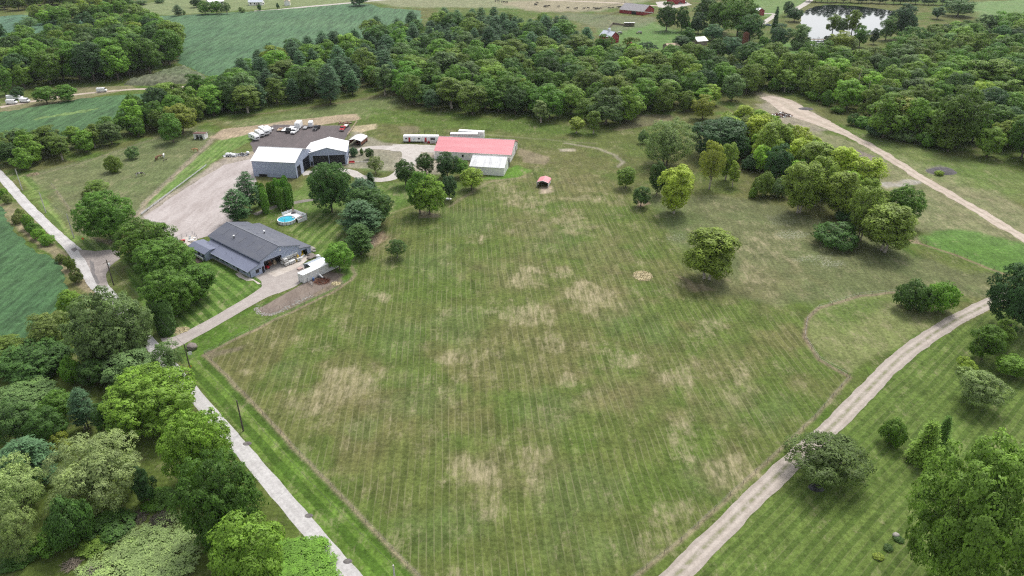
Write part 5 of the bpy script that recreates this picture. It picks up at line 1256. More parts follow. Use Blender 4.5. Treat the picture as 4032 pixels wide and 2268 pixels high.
rl = slab([(3.3, -.4, 4.2), (3.3, Lw+.5, 4.2), (10.4, Lw+.5, 6.55), (10.4, -.4, 6.55)], .15, 'roof', M['dark_roof'], wk)
rr_ = slab([(17.6, -.4, 4.2), (17.6, Lw+.5, 4.2), (10.4, Lw+.5, 6.55), (10.4, -.4, 6.55)], .15, 'roof', M['dark_roof'], wk)
M['ridge_grey'] = paint('ridge_grey', (0.22, 0.23, 0.26), 0.5)
M['roof_light'] = paint('roof_light', (0.115, 0.12, 0.14), 0.5, var=0.3)
MB().tube([(10.4, -.42, 6.56), (10.4, Lw+.5, 6.56)], 0.13, 5).build('ridge_cap', M['ridge_grey'], rl)
for i in range(5):
    y = 4.5+i*4.6
    for s_, rp in ((-1, rl), (1, rr_)):
        xa, xb = 10.4+s_*1.6, 10.4+s_*4.6; za = 6.55-abs(xa-10.4)*2.35/7.15; zb = 6.55-abs(xb-10.4)*2.35/7.15
        MB().prism([(xa, y, za+.01), (xb, y, zb+.01), (xb, y+.28, zb+.01), (xa, y+.28, za+.01)], (0, 0, .03)).build('roof_light', M['roof_light'], rp)
MB().tube([(3.34, -.35, 4.02), (3.34, Lw+.4, 4.02)], 0.09, 5).build('gutter', M['slate_trim'], wk)
MB().prism([(3.36, -.4, 4.2), (10.4, -.4, 6.5), (17.55, -.4, 4.2), (17.55, -.4, 4.0), (10.4, -.4, 6.3), (3.36, -.4, 4.0)], (0, .1, 0)).build('barge_board', M['slate_trim'], wk)
for (x, y) in ((6.6, 17.5), (14.6, 13.5)):
    z = 6.55-abs(x-10.4)*.33
    pv = MB().cyl((x, y, z-.1), (0, 0, 1), .16, .75).build('roof_vent', M['black'], wk); MB().cyl((x, y, z+.62), (0, 0, 1), .3, .25).build('vent_cap', M['white'], pv)
# wing (office) along the left
m = MB(); m.box(0, .2, 0, 25.3, -.2, 2.42); m.prism([(0, 0, -.2), (3.7, 0, -.2), (3.7, 0, 3.45), (0, 0, 2.42)], (0, .2, 0)); m.prism([(0, 25.1, -.2), (3.7, 25.1, -.2), (3.7, 25.1, 3.45), (0, 25.1, 2.42)], (0, .2, 0))
m.build('wing_wall', M['slate_wall'], wk)
slab([(-.75, -.35, 2.3), (-.75, 25.6, 2.3), (3.72, 25.6, 3.58), (3.72, -.35, 3.58)], .13, 'wing_roof', M['slate_roof'], wk)
MB().tube([(-.8, -.3, 2.22), (-.8, 19.8, 2.22)], 0.08, 5).build('gutter', M['slate_trim'], wk)
MB().tube([(-.75, -.1, 2.15), (-.08, -.05, 1.9), (-.08, -.05, 0)], 0.05, 5).build('downpipe', M['door_black'], wk)
for (y, w_) in ((2.6, 1.0), (7.9, 1.1), (11.7, 1.0), (13.6, 1.3), (16.8, 1.2), (19.0, 1.1)): window(wk, (0, y, 0), (0, 1, 0), w_, 1.1, .85, (-1, 0, 0))
d = MB().box(-.05, 0, 6.0, 6.95, 0, 2.05).build('door', M['door_black'], wk); MB().box(-.09, -.05, 6.1, 6.16, .95, 1.1).build('handle', M['chrome'], d)
window(wk, (1.9, 0, 0), (1, 0, 0), 1.05, 1.1, .75, (0, -1, 0))
d = MB().box(4.0, 4.75, -.05, 0, 0, 2.05).build('door', M['door_black'], wk); MB().box(4.62, 4.68, -.09, -.05, .95, 1.1).build('handle', M['chrome'], d)
MB().box(3.15, 3.55, -.25, 0, 1.75, 1.95).build('wall_lamp', M['black'], wk)
for x in (.8, 1.5, 2.4): MB().cyl((x-.2, 5+x*6, 2.58+(x)*.28), (0, 0, 1), .05, .4, 6).build('roof_pipe', M['black'], wk)
# small wing at the far end
m = MB(); m.prism([(-2.3, 20.2, -.2), (1.2, 20.2, -.2), (1.2, 20.2, 2.4), (-.5, 20.2, 3.0), (-2.3, 20.2, 2.4)], (0, 8.8, 0)); m.build('porch_wall', M['slate_wall'], wk)
slab([(-2.65, 19.85, 2.34), (-2.65, 29.3, 2.34), (-.5, 29.3, 3.16), (-.5, 19.85, 3.16)], .12, 'porch_roof', M['slate_roof'], wk)
slab([(2.6, 19.85, 2.85), (2.6, 29.3, 2.85), (-.5, 29.3, 3.16), (-.5, 19.85, 3.16)], .12, 'porch_roof', M['slate_roof'], wk)
for y in (21.0, 23.2, 25.0, 26.8): window(wk, (-2.3, y, 0), (0, 1, 0), .9, .9, 1.0, (-1, 0, 0))
MB().box(.3, .42, 20.12, 20.2, 0, 2.2).build('corner_post', M['door_black'], wk)
# lean-to on the right
m = MB(); m.prism([(17.25, 0, -.2), (17.9, 0, -.2), (17.9, 0, 3.05), (17.25, 0, 3.15)], (0, .2, 0)); m.prism([(20.0, 0, -.2), (21.2, 0, -.2), (21.2, 0, 2.4), (20.0, 0, 2.65)], (0, .2, 0)); m.prism([(17.9, 0, 2.1), (20.0, 0, 2.1), (20, 0, 2.65), (17.9, 0, 3.05)], (0, .2, 0))
m.box(21.0, 21.2, .2, 27.4, -.2, 2.4); m.box(17.25, 21.2, 27.2, 27.4, -.2, 2.4); m.build('lean_to_wall', M['slate_wall'], wk)
slab([(17.22, -.3, 3.28), (17.22, 27.6, 3.28), (21.5, 27.6, 2.48), (21.5, -.3, 2.48)], .12, 'lean_to_roof', M['dark_roof'], wk)
MB().box(20.95, 21.3, -.12, 0, 0, 2.45).build('corner_trim', M['slate_trim'], wk)
# openings: header, blank panel, lamp
roll_door(wk, (4.95, .3, 0), (1, 0, 0), 5.95, .75, (0, -1, 0), 2, z0=2.7)
for a, b in ((11.1, 13.7), (13.8, 16.7)): box_part('siding_panel', M['slate_trim'], wk, a, b, -.04, -.002, .3, 3.0)
MB().cyl((10.8, -.02, 5.0), (0, -1, 0), .3, .08, 14).build('gable_lamp', M['white'], wk)
box_part('foundation', M['concrete'], wk, -.25, -.01, 0.0, 20.2, -.1, .22)
# ---- white-roofed sheds ------------------------------------------------------------
s1 = gable('machine_shed', (-100.9, 273.7, 0), R(-7.8), 17.6, 16.2, 6.35, 9.2, 'slate_wall', 'white_roof', 'blue-grey machine shed with white roof, the left of two joined', 'shed', 0.3, 'x', 'white_clean')
roll_door(s1, (17.6, 7.3, 0), (0, 1, 0), 6.4, 5.0, (1, 0, 0), 10)
roll_door(s1, (17.6, 1.3, 2.2), (0, 1, 0), 3.2, 2.0, (1, 0, 0), 4)
MB().box(17.6, 17.65, 1.3, 4.5, 0, 2.2).build('doorway_dark_panel', M['dark_inside'], s1)
MB().box(17.3, 17.5, -.12, 0, 0, 1.4).build('door', M['door_black'], s1)
MB().box(2.2, 5.6, -.06, 0, -.2, 1.1).build('doorway_dark_panel', M['dark_inside'], s1)
for x in (.9, 12.2): box_part('meter_box', M['slate_trim'], s1, x, x+.4, -.2, 0, 1.8, 2.4)
MB().tube([(5.8, -.12, 1.4), (12.4, -.12, 1.0)], .04, 4).build('conduit', M['grey'], s1)
for x in (5.7,): MB().box(x, x+.25, -.1, 0, 0, 2.9).build('corner_trim', M['slate_trim'], s1)
s2 = gable('machine_shed', (-81.7, 285.0, 0), R(7.6), 14.9, 13.8, 5.55, 7.55, 'slate_wall', 'white_roof', 'white-roofed shed with two wide black doors, the right of two joined', 'shed', 0.35, 'y', 'white_clean', 'concrete')
for x, w_ in ((1.55, 6.15), (7.95, 6.2)): roll_door(s2, (x, 0, 0), (1, 0, 0), w_, 4.35, (0, -1, 0), 9)
MB().box(.5, 1.3, -.06, 0, 0, 2.1).build('door', M['door_black'], s2)
window(s2, (14.9, 3, 0), (0, 1, 0), 1.2, 1.1, 1.4, (1, 0, 0)); window(s2, (14.9, 8, 0), (0, 1, 0), 1.2, 1.1, 1.4, (1, 0, 0))
for (x, y) in ((7.45, 3.5), (7.45, 6.5), (7.45, 9.5)): MB().cyl((x, y, 7.6), (0, 0, 1), .1, .35, 8).build('roof_pipe', M['white'], s2)
link_ = slab([(-83.2, 286.0, 6.6), (-80.5, 286.0, 6.2), (-80.5, 296.0, 6.2), (-83.2, 296.0, 6.6)], .12, 'valley_roof', M['white_roof'], None)
link_.parent = s2; link_.matrix_parent_inverse = s2.matrix_world.inverted() if False else (Matrix.Translation(s2.location) @ Matrix.Rotation(R(7.6), 4, 'Z')).inverted()
# ---- red-roofed barn and tin-roofed shed -------------------------------------------
rb = gable('barn', (-32.0, 295.0, 0), R(-9.2), 31.8, 18.4, 3.3, 6.55, 'white_wall', 'red_roof', 'long white barn with rose-red metal roof', 'barn', 0.35, 'x', 'white_clean')
window(rb, (11.4, 0, 0), (1, 0, 0), .8, 1.1, 1.2, (0, -1, 0)); window(rb, (17.3, 0, 0), (1, 0, 0), .7, .9, 1.3, (0, -1, 0))
MB().box(31.8, 31.86, 12.5, 15.2, 0, 2.7).build('doorway_dark_panel', M['dark_inside'], rb); MB().box(31.8, 31.9, 7.8, 12.3, .1, 3.0).build('sliding_door', M['white'], rb); MB().tube([(31.9, 7.5, 3.1), (31.9, 16, 3.1)], .06, 4).build('door_rail', M['white'], rb)
window(rb, (31.8, 3, 0), (0, 1, 0), .8, .9, 1.4, (1, 0, 0))
for z in (0,): MB().prism([(32.15, -.35, 3.28), (32.15, 9.2, 6.6), (32.15, 18.75, 3.28), (32.15, 18.75, 3.0), (32.15, 9.2, 6.3), (32.15, -.35, 3.0)], (.04, 0, 0)).build('barge_board', M['red_roof'], rb)
ts = gable('shed', (-16.5, 276.3, 0), R(-10), 13.5, 12.6, 3.25, 5.6, 'white_wall', 'old_tin', 'white shed with streaked old tin roof in front of the barn', 'shed', 0.25, 'x', 'white_clean')
MB().prism([(13.76, -.3, 3.25), (13.76, 6.3, 5.65), (13.76, 12.9, 3.25), (13.76, 12.9, 2.95), (13.76, 6.3, 5.3), (13.76, -.3, 2.95)], (.05, 0, 0)).build('barge_board', M['white_clean'], ts)
MB().box(13.5, 13.56, 9.8, 12.2, 0, 3.0).build('doorway_dark_panel', M['dark_inside'], ts); MB().box(13.5, 13.58, 4.4, 9.5, .1, 3.2).build('sliding_door', M['white'], ts); MB().tube([(13.6, 4.2, 3.3), (13.6, 12.3, 3.3)], .06, 4).build('door_rail', M['white_clean'], ts)
# ---- open carports -----------------------------------------------------------------
def carport(name, loc, rz, w, d, eave, ridge, roofm, sidem, legm, label, side=0.6, cat='carport', backwall=False, trimm=None):
    e = empty(name, loc, rz, label, cat)
    prof = [(-.15, eave-.45), (-.1, eave-.1), (.25, eave+.1), (w/2, ridge), (w-.25, eave+.1), (w+.1, eave-.1), (w+.15, eave-.45)]
    for a, b in zip(prof, prof[1:]): MB().prism([(a[0], -.2, a[1]), (b[0], -.2, b[1]), (b[0], -.2, b[1]-.06), (a[0], -.2, a[1]-.06)], (0, d+.4, 0)).build('roof_sheet', M[roofm], e)
    if trimm:
        t = MB()
        for a, b in zip(prof, prof[1:]): t.tube([(a[0], -.22, a[1]), (b[0], -.22, b[1])], .07, 4)
        t.build('front_trim', M[trimm], e)
    for x in (0, w):
        for k in range(4): MB().box(x-.05, x+.05, k*(d/3)-.05, k*(d/3)+.05, 0, eave).build('post', M[legm], e)
    if side:
        for x in (-.03, w): MB().box(x, x+.03, 0, d, eave-.4-side, eave-.35).build('side_sheet', M[sidem], e)
    if backwall: MB().prism([(0, d, 0), (w, d, 0), (w, d, eave), (w/2, d, ridge-.08), (0, d, eave)], (0, .04, 0)).build('back_sheet', M[sidem], e)
    return e
carport('run_in_shed', (9.4, 262.2, 0), R(-14), 4.3, 5.2, 2.0, 2.7, 'red_roof', 'white', 'white', 'small open run-in shed with red roof in the field', 1.2, 'shelter', True, 'white_clean')
q = CR(950, 480, 4.675)(1985, 440)
carport('carport', q, R(-12), 5.6, 7.5, 2.6, 3.3, 'white_clean', 'rust', 'grey', 'white-topped carport behind the white-roofed sheds', 1.6, 'carport', True)
carport('carport', Vector((-61.4, 193.9, 0)), R(-38), 4.3, 5.4, 2.0, 2.6, 'galv', 'galv', 'white', 'galvanised open carport beside the white container', 1.3, 'carport')
# ---- horse shelter, mobile home, box trailers ----------------------------------------
hs_ = empty('horse_shelter', CR(0, 0, 2.556)(1955, 1400), R(-6), 'small white horse shelter with brown roof and open front', 'shelter')
MB().box(0, 5.0, 3.2, 3.3, 0, 2.3).box(0, .12, 0, 3.2, 0, 2.5).box(4.88, 5.0, 0, 3.2, 0, 2.5).box(.12, .9, 0, .1, 0, 2.4).box(4.1, 4.88, 0, .1, 0, 2.4).box(.9, 4.1, 0, .1, 1.95, 2.4).build('wall', M['white'], hs_)
M['brown_roof'] = paint('brown_roof', (0.13, 0.065, 0.055), 0.8)
slab([(-.3, -.4, 2.75), (5.3, -.4, 2.75), (5.3, 3.6, 2.35), (-.3, 3.6, 2.35)], .1, 'roof', M['brown_roof'], hs_)
MB().box(2.4, 2.6, .02, .08, 0, 1.95).build('post', M['white'], hs_)
def wheel(parent, x, y, r=.4, w=.26, axis=(0, 1, 0), name='wheel'):
    a = Vector(axis); t = MB().cyl(Vector((x, y, r)) - a*w/2, axis, r, w, 14).build(name, M['tyre'], parent)
    MB().cyl(Vector((x, y, r)) - a*(w/2+.01), axis, r*.55, w+.02, 10).build('rim', M['chrome'], t)
mh = empty('mobile_home', (-48.0, 316.6, 0), R(-1.5), 'long white office trailer with two red doors', 'trailer')
ring = lambda x: [Vector((x, 0, .45)), Vector((x, 0, 2.55)), Vector((x, .25, 2.95)), Vector((x, 1.5, 3.2)), Vector((x, 2.75, 2.95)), Vector((x, 3.0, 2.55)), Vector((x, 3.0, .45))]
MB().loft([ring(0), ring(15.6)]).build('body', M['white_clean'], mh, bevel=.15)
MB().box(.3, 15.3, .3, 2.7, .2, .45).build('chassis', M['black'], mh)
for x in (2.3, 9.5): d = MB().box(x, x+.85, -.06, 0, .5, 2.35).build('door', M['red'], mh); MB().box(x+.7, x+.76, -.1, -.06, 1.3, 1.5).build('handle', M['chrome'], d)
for x, w_, h_ in ((.9, .9, .6), (6.5, .95, .65)): window(mh, (x, 0, 0), (1, 0, 0), w_, h_, 1.5, (0, -1, 0))
window(mh, (12.0, 0, 0), (1, 0, 0), 2.1, 1.2, 1.2, (0, -1, 0), 'grey')
M['blue_mark'] = paint('blue_mark', (0.45, 0.55, 0.68), 0.5, var=0.25, scale=3)
MB().box(4.2, 5.4, -.02, 0, 1.2, 2.1).build('sign_panel', M['white_clean'], mh)
MB().prism([(4.55, -.02, 1.35), (4.95, -.02, 1.35), (5.2, -.02, 1.95), (4.7, -.02, 1.95), (4.4, -.02, 1.7)], (0, -.015, 0)).build('faded_emblem', M['blue_mark'], mh)
for x in (1.5, 11, 12.2): wheel(mh, x, .25)
st = MB(); 
for i in range(3): st.box(9.2, 10.7, -1.5+i*.35, -.9+i*.2, 0, .17+i*.15)
st.build('steps', M['wood'], mh); 
for x in (9.2, 10.7): MB().tube([(x, -1.5, .1), (x, -1.5, 1.0), (x, -.1, 1.5)], .04, 4).build('handrail', M['white'], mh)
dk = empty('porch', mh.location + Vector((12.1, -2.3, 0)), R(-1.5), 'small white railed porch in front of the office trailer', 'porch')
MB().box(0, 2.3, 0, 1.9, .3, .42).build('deck', M['wood'], dk)
for x in (0, 2.2): MB().box(x, x+.12, 0, .12, 0, 1.2).build('post', M['white_clean'], dk)
MB().box(0, 2.3, .02, .08, .55, 1.0).build('rail', M['grey'], dk)
cc = empty('covered_grill', mh.location + Vector((11.2, -1.1, 0)), .1, 'red covered grill beside the office trailer porch', 'grill'); MB().box(-.4, .4, -.3, .3, 0, .7).loft([[Vector((-.45, -.32, .7)), Vector((.45, -.32, .7)), Vector((.45, .32, .7)), Vector((-.45, .32, .7))], [Vector((-.3, -.2, 1.05)), Vector((.3, -.2, 1.05)), Vector((.3, .2, 1.05)), Vector((-.3, .2, 1.05))]]).build('cover', M['red'], cc, bevel=.05)
def box_trailer(loc, rz, L, W, z0, z1, body, label, roofm='white_clean', ribs=0, wheels=True, cat='trailer', name='box_trailer', doors=True):
    e = empty(name, loc, rz, label, cat)
    MB().box(0, L, 0, W, z0, z1-.05).build('body', M[body], e)
    MB().box(-.03, L+.03, -.03, W+.03, z1-.05, z1).build('roof', M[roofm], e)
    for k in range(ribs):
        x = (k+.5)*L/ribs
        for y in (-.04, W): MB().box(x-.06, x+.06, y, y+.04, z0+.1, z1-.15).build('rib', M[body], e)
    if doors:
        for y0, y1 in ((.08, W/2-.03), (W/2+.03, W-.08)):
            d = MB().box(-.05, 0, y0, y1, z0+.1, z1-.15).build('door', M[body], e); MB().tube([(-.08, (y0+y1)/2, z0+.15), (-.08, (y0+y1)/2, z1-.2)], .025, 4).build('lock_bar', M['grey'], d)
    if wheels:
        for x in (1.2, 2.4):
            for y in (.2, W-.2): wheel(e, x, y, .5, .3)
        for y in (.5, W-.5): MB().box(L-2.6, L-2.45, y-.08, y+.08, 0, z0).build('landing_leg', M['grey'], e)
    return e
M['reefer'] = panelled('reefer', (0.42, 0.43, 0.44), 1.2, 0, 0.12, 0.45, 0.06)
box_trailer((-27.2, 316.6, 0), R(-1), 12.0, 2.5, 1.1, 3.9, 'reefer', 'grey-sided semi trailer parked behind the red-roofed barn')
box_trailer((-23.9, 321.4, 0), R(-11), 11.5, 2.5, 1.1, 3.9, 'white', 'white semi trailer angled behind the grey-sided one')
c0 = CR(1080, 960, 9.171)(1075, 1440)
ct = box_trailer(c0, R(53), 13.2, 2.45, .12, 2.7, 'trailer_white', 'white ribbed shipping container beside the workshop apron', 'white_clean', 30, False, 'container', 'shipping_container')
# ---- far farms ------------------------------------------------------------------------
def gable_px(f, pl, pr, depth, eave, ridge, wall, roof, label, axis='x', cat='barn', trim=None, name='barn'):
    a, b = f(*pl), f(*pr); d = b-a
    return gable(name, (a.x, a.y, 0), math.atan2(d.y, d.x), d.length, depth, eave, ridge, wall, roof, label, cat, 0.4, axis, trim)
FF = CR(2300, 0, 3.389)
M['grey_roof'] = panelled('grey_roof', (0.2, 0.19, 0.2), 1.2, 0, 0.1, 0.7, 0.15)
M['silver_roof'] = panelled('silver_roof', (0.5, 0.54, 0.6), 0.9, 0, 0.06, 0.4, 0.06)
cb = gable_px(FF, (470, 172), (790, 205), 20, 3.2, 7.2, 'barn_red', 'grey_roof', 'long red cattle barn with weathered grey roof', trim='white_clean')
MB().box(12, 16.5, -.05, 0, 0, 2.6).build('doorway_dark_panel', M['dark_inside'], cb)
for x in (0, ): MB().box(0, 33, -.06, -.02, 2.7, 3.2).build('white_band', M['white_clean'], cb)
for o in cb.children: pass
ga, gb = FF(345, 588), FF(462, 566); gv = (gb-ga).normalized(); gl = Vector((gv.y, -gv.x, 0))
sb = gable('barn', ga - gl*10.5, math.atan2(gl.y, gl.x), 10.5, (gb-ga).length, 4.6, 7.8, 'barn_red', 'silver_roof', 'small bright red barn with silver roof and white cupola')
MB().box(10.5, 10.56, (gb-ga).length*.35, (gb-ga).length*.65, 0, 3.0).build('door', M['barn_red'], sb)
cz = (gb-ga).length/2 - 4.5
cu = MB().box(4.2, 5.6, 3.8+cz, 5.2+cz, 7.5, 9.2).build('cupola', M['white_clean'], sb); MB().loft([[Vector((4.0, 3.6+cz, 9.2)), Vector((5.8, 3.6+cz, 9.2)), Vector((5.8, 5.4+cz, 9.2)), Vector((4.0, 5.4+cz, 9.2))], [Vector((4.85, 4.45+cz, 10.1)), Vector((4.95, 4.45+cz, 10.1)), Vector((4.95, 4.55+cz, 10.1)), Vector((4.85, 4.55+cz, 10.1))]]).build('cupola_roof', M['silver_roof'], cu)
lo = empty('loafing_shed', FF(540, 355), R(0), 'open pasture shed with flat white roof', 'shed')
MB().box(0, 8, 3.0, 3.2, 0, 2.4).build('back_wall', M['wood'], lo); slab([(-.4, -.5, 3.0), (8.4, -.5, 3.0), (8.4, 3.6, 2.7), (-.4, 3.6, 2.7)], .12, 'roof', M['white_clean'], lo)
for x in (0, 2.6, 5.2, 7.8): MB().box(x, x+.2, 0, .2, 0, 2.8).build('post', M['wood'], lo)
gable_px(FF, (1510, 610), (1640, 600), 9, 3.0, 5.0, 'wood', 'white_clean', 'weathered cabin with white roof among the far trees', cat='cabin', name='cabin')
gable_px(FF, (1120, 690), (1270, 680), 8, 3.0, 4.6, 'wood', 'tan', 'low shed with tan roof behind the wood', cat='shed', name='shed')
gable_px(FF, (2300, 220), (2400, 205), 7, 4.2, 6.4, 'barn_red', 'white_clean', 'small red shed with white roof by the curving drive', axis='y', cat='shed', name='shed')
gable_px(FF, (1100, 52), (1250, 60), 11, 4.5, 7.5, 'barn_red', 'white_clean', 'red barn with white roof at the top edge', trim='white_clean')
gable_px(FF, (1250, 55), (1345, 48), 8, 3.5, 6.0, 'barn_red', 'barn_red', 'red annex barn beside the white-roofed one at the top edge')
si = empty('silo', FF(2145, 590), 0, 'brown brick silo among the far trees', 'silo')
MB().cyl((0, 0, 0), (0, 0, 1), 2.2, 7.5, 16).build('drum', M['rust'], si); MB().loft([[Vector((2.3*math.cos(t), 2.3*math.sin(t), 7.5)) for t in [k*math.pi/8 for k in range(16)]], [Vector((.3*math.cos(t), .3*math.sin(t), 8.8)) for t in [k*math.pi/8 for k in range(16)]]]).build('dome', M['rust'], si)
NF = CR(380, 0, 3.22)
h1 = gable_px(NF, (1930, 70), (2105, 68), 9, 3.0, 5.6, 'white_wall', 'silver_roof', 'white ranch house with grey roof beyond the soybean field', cat='house', name='house')
for x in (1.5, 5, 9, 13): window(h1, (x, 0, 0), (1, 0, 0), 1.2, 1.2, 1.0, (0, -1, 0))
d_ = MB().box(7.2, 8.2, -.05, 0, 0, 2.1).build('door', M['wood'], h1)
h2 = gable_px(NF, (1430, 70), (1620, 55), 9, 3.0, 5.4, 'white_wall', 'white_roof', 'white house hidden behind round trees beyond the soybean field', cat='house', name='house')
for x in (2, 6, 11): window(h2, (x, 0, 0), (1, 0, 0), 1.2, 1.2, 1.0, (0, -1, 0))
h3 = gable_px(NF, (2385, 72), (2455, 70), 7, 3.6, 5.4, 'white_wall', 'tan', 'small white garage with brown roof at the far road', axis='y', cat='garage', name='garage')
MB().box(1.2, 4.2, -.05, 0, 0, 2.4).build('garage_door', M['white_clean'], h3)
# ================================================================ VEHICLES AND TRAILERS
def head(f, rear, front):
    a, b = f(*rear), f(*front); return (a+b)/2, math.atan2(b.y-a.y, b.x-a.x)
def pickup(loc, rz, col, label, bedbox=False):
    e = empty('pickup_truck', loc, rz, label, 'truck')
    MB().prism([(-2.8, -.98, .5), (2.75, -.98, .5), (2.8, -.98, .85), (2.7, -.98, 1.08), (.95, -.98, 1.18), (-.9, -.98, 1.18), (-.9, -.98, 1.02), (-2.8, -.98, 1.02)], (0, 1.96, 0)).build('body', M[col], e, bevel=.08)
    MB().prism([(-.85, -.9, 1.16), (1.05, -.9, 1.16), (.45, -.8, 1.82), (-.75, -.8, 1.86)], (0, 1.8, 0)).build('cab', M[col], e, bevel=.08)
    MB().prism([(1.06, -.8, 1.2), (1.06, .8, 1.2), (.52, .72, 1.76), (.52, -.72, 1.76)], (.03, 0, .02)).build('windshield', M['glass'], e)
    for y, s_ in ((-.9, -1), (.9, 1)): MB().prism([(-.65, y, 1.24), (.85, y, 1.24), (.4, y, 1.72), (-.6, y, 1.74)], (0, s_*.03, 0)).build('side_window', M['glass'], e)
    for y in (-.98, .88): MB().box(-2.8, -.9, y, y+.1, 1.02, 1.3).build('bed_side', M[col], e)
    MB().box(-2.8, -2.72, -.88, .88, 1.02, 1.3).build('tailgate', M[col], e); MB().box(-2.7, -.92, -.86, .86, 1.02, 1.06).build('bed_floor', M['black'], e)
    if bedbox: MB().box(-1.5, -.95, -.85, .85, 1.06, 1.45).build('toolbox', M['grey'], e)
    MB().box(2.78, 2.9, -.95, .95, .45, .72).build('bumper', M['chrome'], e); MB().box(2.79, 2.83, -.55, .55, .76, 1.0).build('grille', M['black'], e)
    for y in (-.78, .78): MB().box(2.78, 2.83, y-.16, y+.16, .8, 1.0).build('headlight', M['white_clean'], e)
    for x in (-1.8, 1.75):
        for y in (-.9, .9): wheel(e, x, y, .4, .26)
    return e
def camper(loc, rz, L, W, z1, label, win=True, round_=True, name='travel_trailer'):
    e = empty(name, loc, rz, label, 'trailer'); h = L/2
    P = [(-h, .55), (h-.2, .55), (h, .9), (h, z1-.9), (h-.55, z1-.12), (h-1.1, z1), (-h+.4, z1), (-h, z1-.25)] if round_ else [(-h, .55), (h, .55), (h, z1), (-h, z1)]
    MB().prism([(x, -W/2, z) for x, z in P], (0, W, 0)).build('body', M['white'], e, bevel=.1)
    if win:
        MB().box(h-.02, h+.03, -W*.36, W*.36, z1-1.5, z1-1.0).build('front_window', M['glass'], e)
        for x in (h-1.1, 0): MB().box(x-.4, x+.4, -W/2-.03, -W/2, z1-1.2, z1-.75).build('side_window', M['glass'], e)
        d = MB().box(-h+.9, -h+1.55, -W/2-.03, -W/2, .7, z1-.4).build('door', M['white_clean'], e); MB().box(-h+1.0, -h+1.05, -W/2-.06, -W/2-.03, 1.4, 1.5).build('handle', M['grey'], d)
        MB().box(-.2, .4, -.3, .3, z1, z1+.14).build('roof_vent', M['grey'], e)
    MB().tube([(h, -.5, .5), (h+1.1, 0, .5)], .06, 4).tube([(h, .5, .5), (h+1.1, 0, .5)], .06, 4).build('hitch', M['black'], e)
    for x in (-.5, .45):
        for y in (-W/2+.1, W/2-.1): wheel(e, x, y, .36, .22)
    return e
def flat_trailer(loc, rz, L, W, deck, label, rails=False, cargo=None):
    e = empty('flatbed_trailer', loc, rz, label, 'trailer'); h = L/2
    MB().box(-h, h, -W/2, W/2, .55, .68).build('deck', M[deck], e)
    for y in (-W/2, W/2): MB().box(-h, h, y-.05, y+.05, .45, .75).build('side_rail', M['black'], e)
    MB().tube([(h, -W*.35, .5), (h+1.2, 0, .5)], .06, 4).tube([(h, W*.35, .5), (h+1.2, 0, .5)], .06, 4).build('hitch', M['black'], e)
    for x in (-.9, 0):
        for y in (-W/2-.12, W/2+.12): wheel(e, x, y, .33, .2)
    if cargo: MB().box(-h*.6, h*.3, -W*.3, W*.3, .69, .78).build('load', M[cargo], e)
    return e
V1, W1 = CR(980, 480, 12.825), CR(1160, 480, 9.057)
for i, (a, b, L, W, z, lab) in enumerate([((120, 830), (440, 960), 6.0, 2.3, 2.7, 'white travel trailer nearest the viewer in the parked row of four'), ((420, 650), (690, 790), 5.6, 2.3, 2.6, 'white travel trailer with dark front window, second in the row of four'),
                                          ((640, 520), (930, 690), 7.6, 2.4, 3.0, 'long white camper with overhang, third in the row of four'), ((870, 450), (1060, 605), 5.6, 2.2, 2.6, 'white rounded cargo trailer, last in the row of four')]):
    p, a_ = head(V1, a, b); camper(p, a_, L, W, z, lab, win=(i != 3))
p, a_ = head(V1, (1160, 330), (1215, 485))
js = empty('jet_ski', p, a_, 'white jet ski on a small trailer beside the campers', 'jet ski')
MB().loft([[Vector((-1.5, -.5, .6)), Vector((-1.5, .5, .6)), Vector((-1.5, .45, .95)), Vector((-1.5, -.45, .95))], [Vector((.4, -.6, .55)), Vector((.4, .6, .55)), Vector((.4, .5, 1.1)), Vector((.4, -.5, 1.1))], [Vector((1.6, -.1, .8)), Vector((1.6, .1, .8)), Vector((1.6, .08, 1.0)), Vector((1.6, -.08, 1.0))]]).build('hull', M['white_clean'], js, bevel=.05)
MB().box(-1.1, .1, -.22, .22, .95, 1.2).build('saddle', M['black'], js); MB().tube([(.35, -.4, 1.4), (.35, .4, 1.4)], .04, 5).tube([(.35, 0, 1.0), (.35, 0, 1.4)], .06, 5).build('handlebar', M['black'], js); MB().box(-1.5, 1.9, -.06, .06, .4, .5).build('trailer_beam', M['grey'], js)
for y in (-.7, .7): wheel(js, -.3, y, .28, .18)
p, a_ = head(V1, (1640, 380), (1540, 480)); flat_trailer(p, a_, 4.2, 2.2, 'tan', 'small flatbed trailer with pinkish deck beside the campers', cargo='rust')
p, a_ = head(V1, (1930, 370), (1760, 500)); flat_trailer(p, a_, 5.2, 2.1, 'white', 'white-decked flatbed trailer behind the black-nosed truck bed')
p, a_ = head(V1, (2260, 350), (1960, 590))
rt = empty('rollback_truck', p, a_, 'rollback tow truck with long white bed, black nose', 'truck')
MB().box(-4.2, 1.6, -1.2, 1.2, 1.05, 1.25).build('bed', M['white_clean'], rt)
for y in (-1.2, 1.12): MB().box(-4.2, 1.6, y, y+.08, 1.25, 1.42).build('bed_rail', M['white'], rt)
MB().box(-4.0, 3.6, -.5, .5, .7, 1.05).build('chassis', M['black'], rt)
MB().prism([(1.7, -1.1, .7), (4.0, -1.1, .7), (4.0, -1.1, 1.3), (3.2, -1.1, 1.45), (2.9, -1.1, 2.2), (1.7, -1.1, 2.2)], (0, 2.2, 0)).build('cab', M['black'], rt, bevel=.1)
MB().prism([(3.22, -.95, 1.5), (3.22, .95, 1.5), (2.95, .9, 2.1), (2.95, -.9, 2.1)], (.03, 0, 0)).build('windshield', M['glass'], rt)
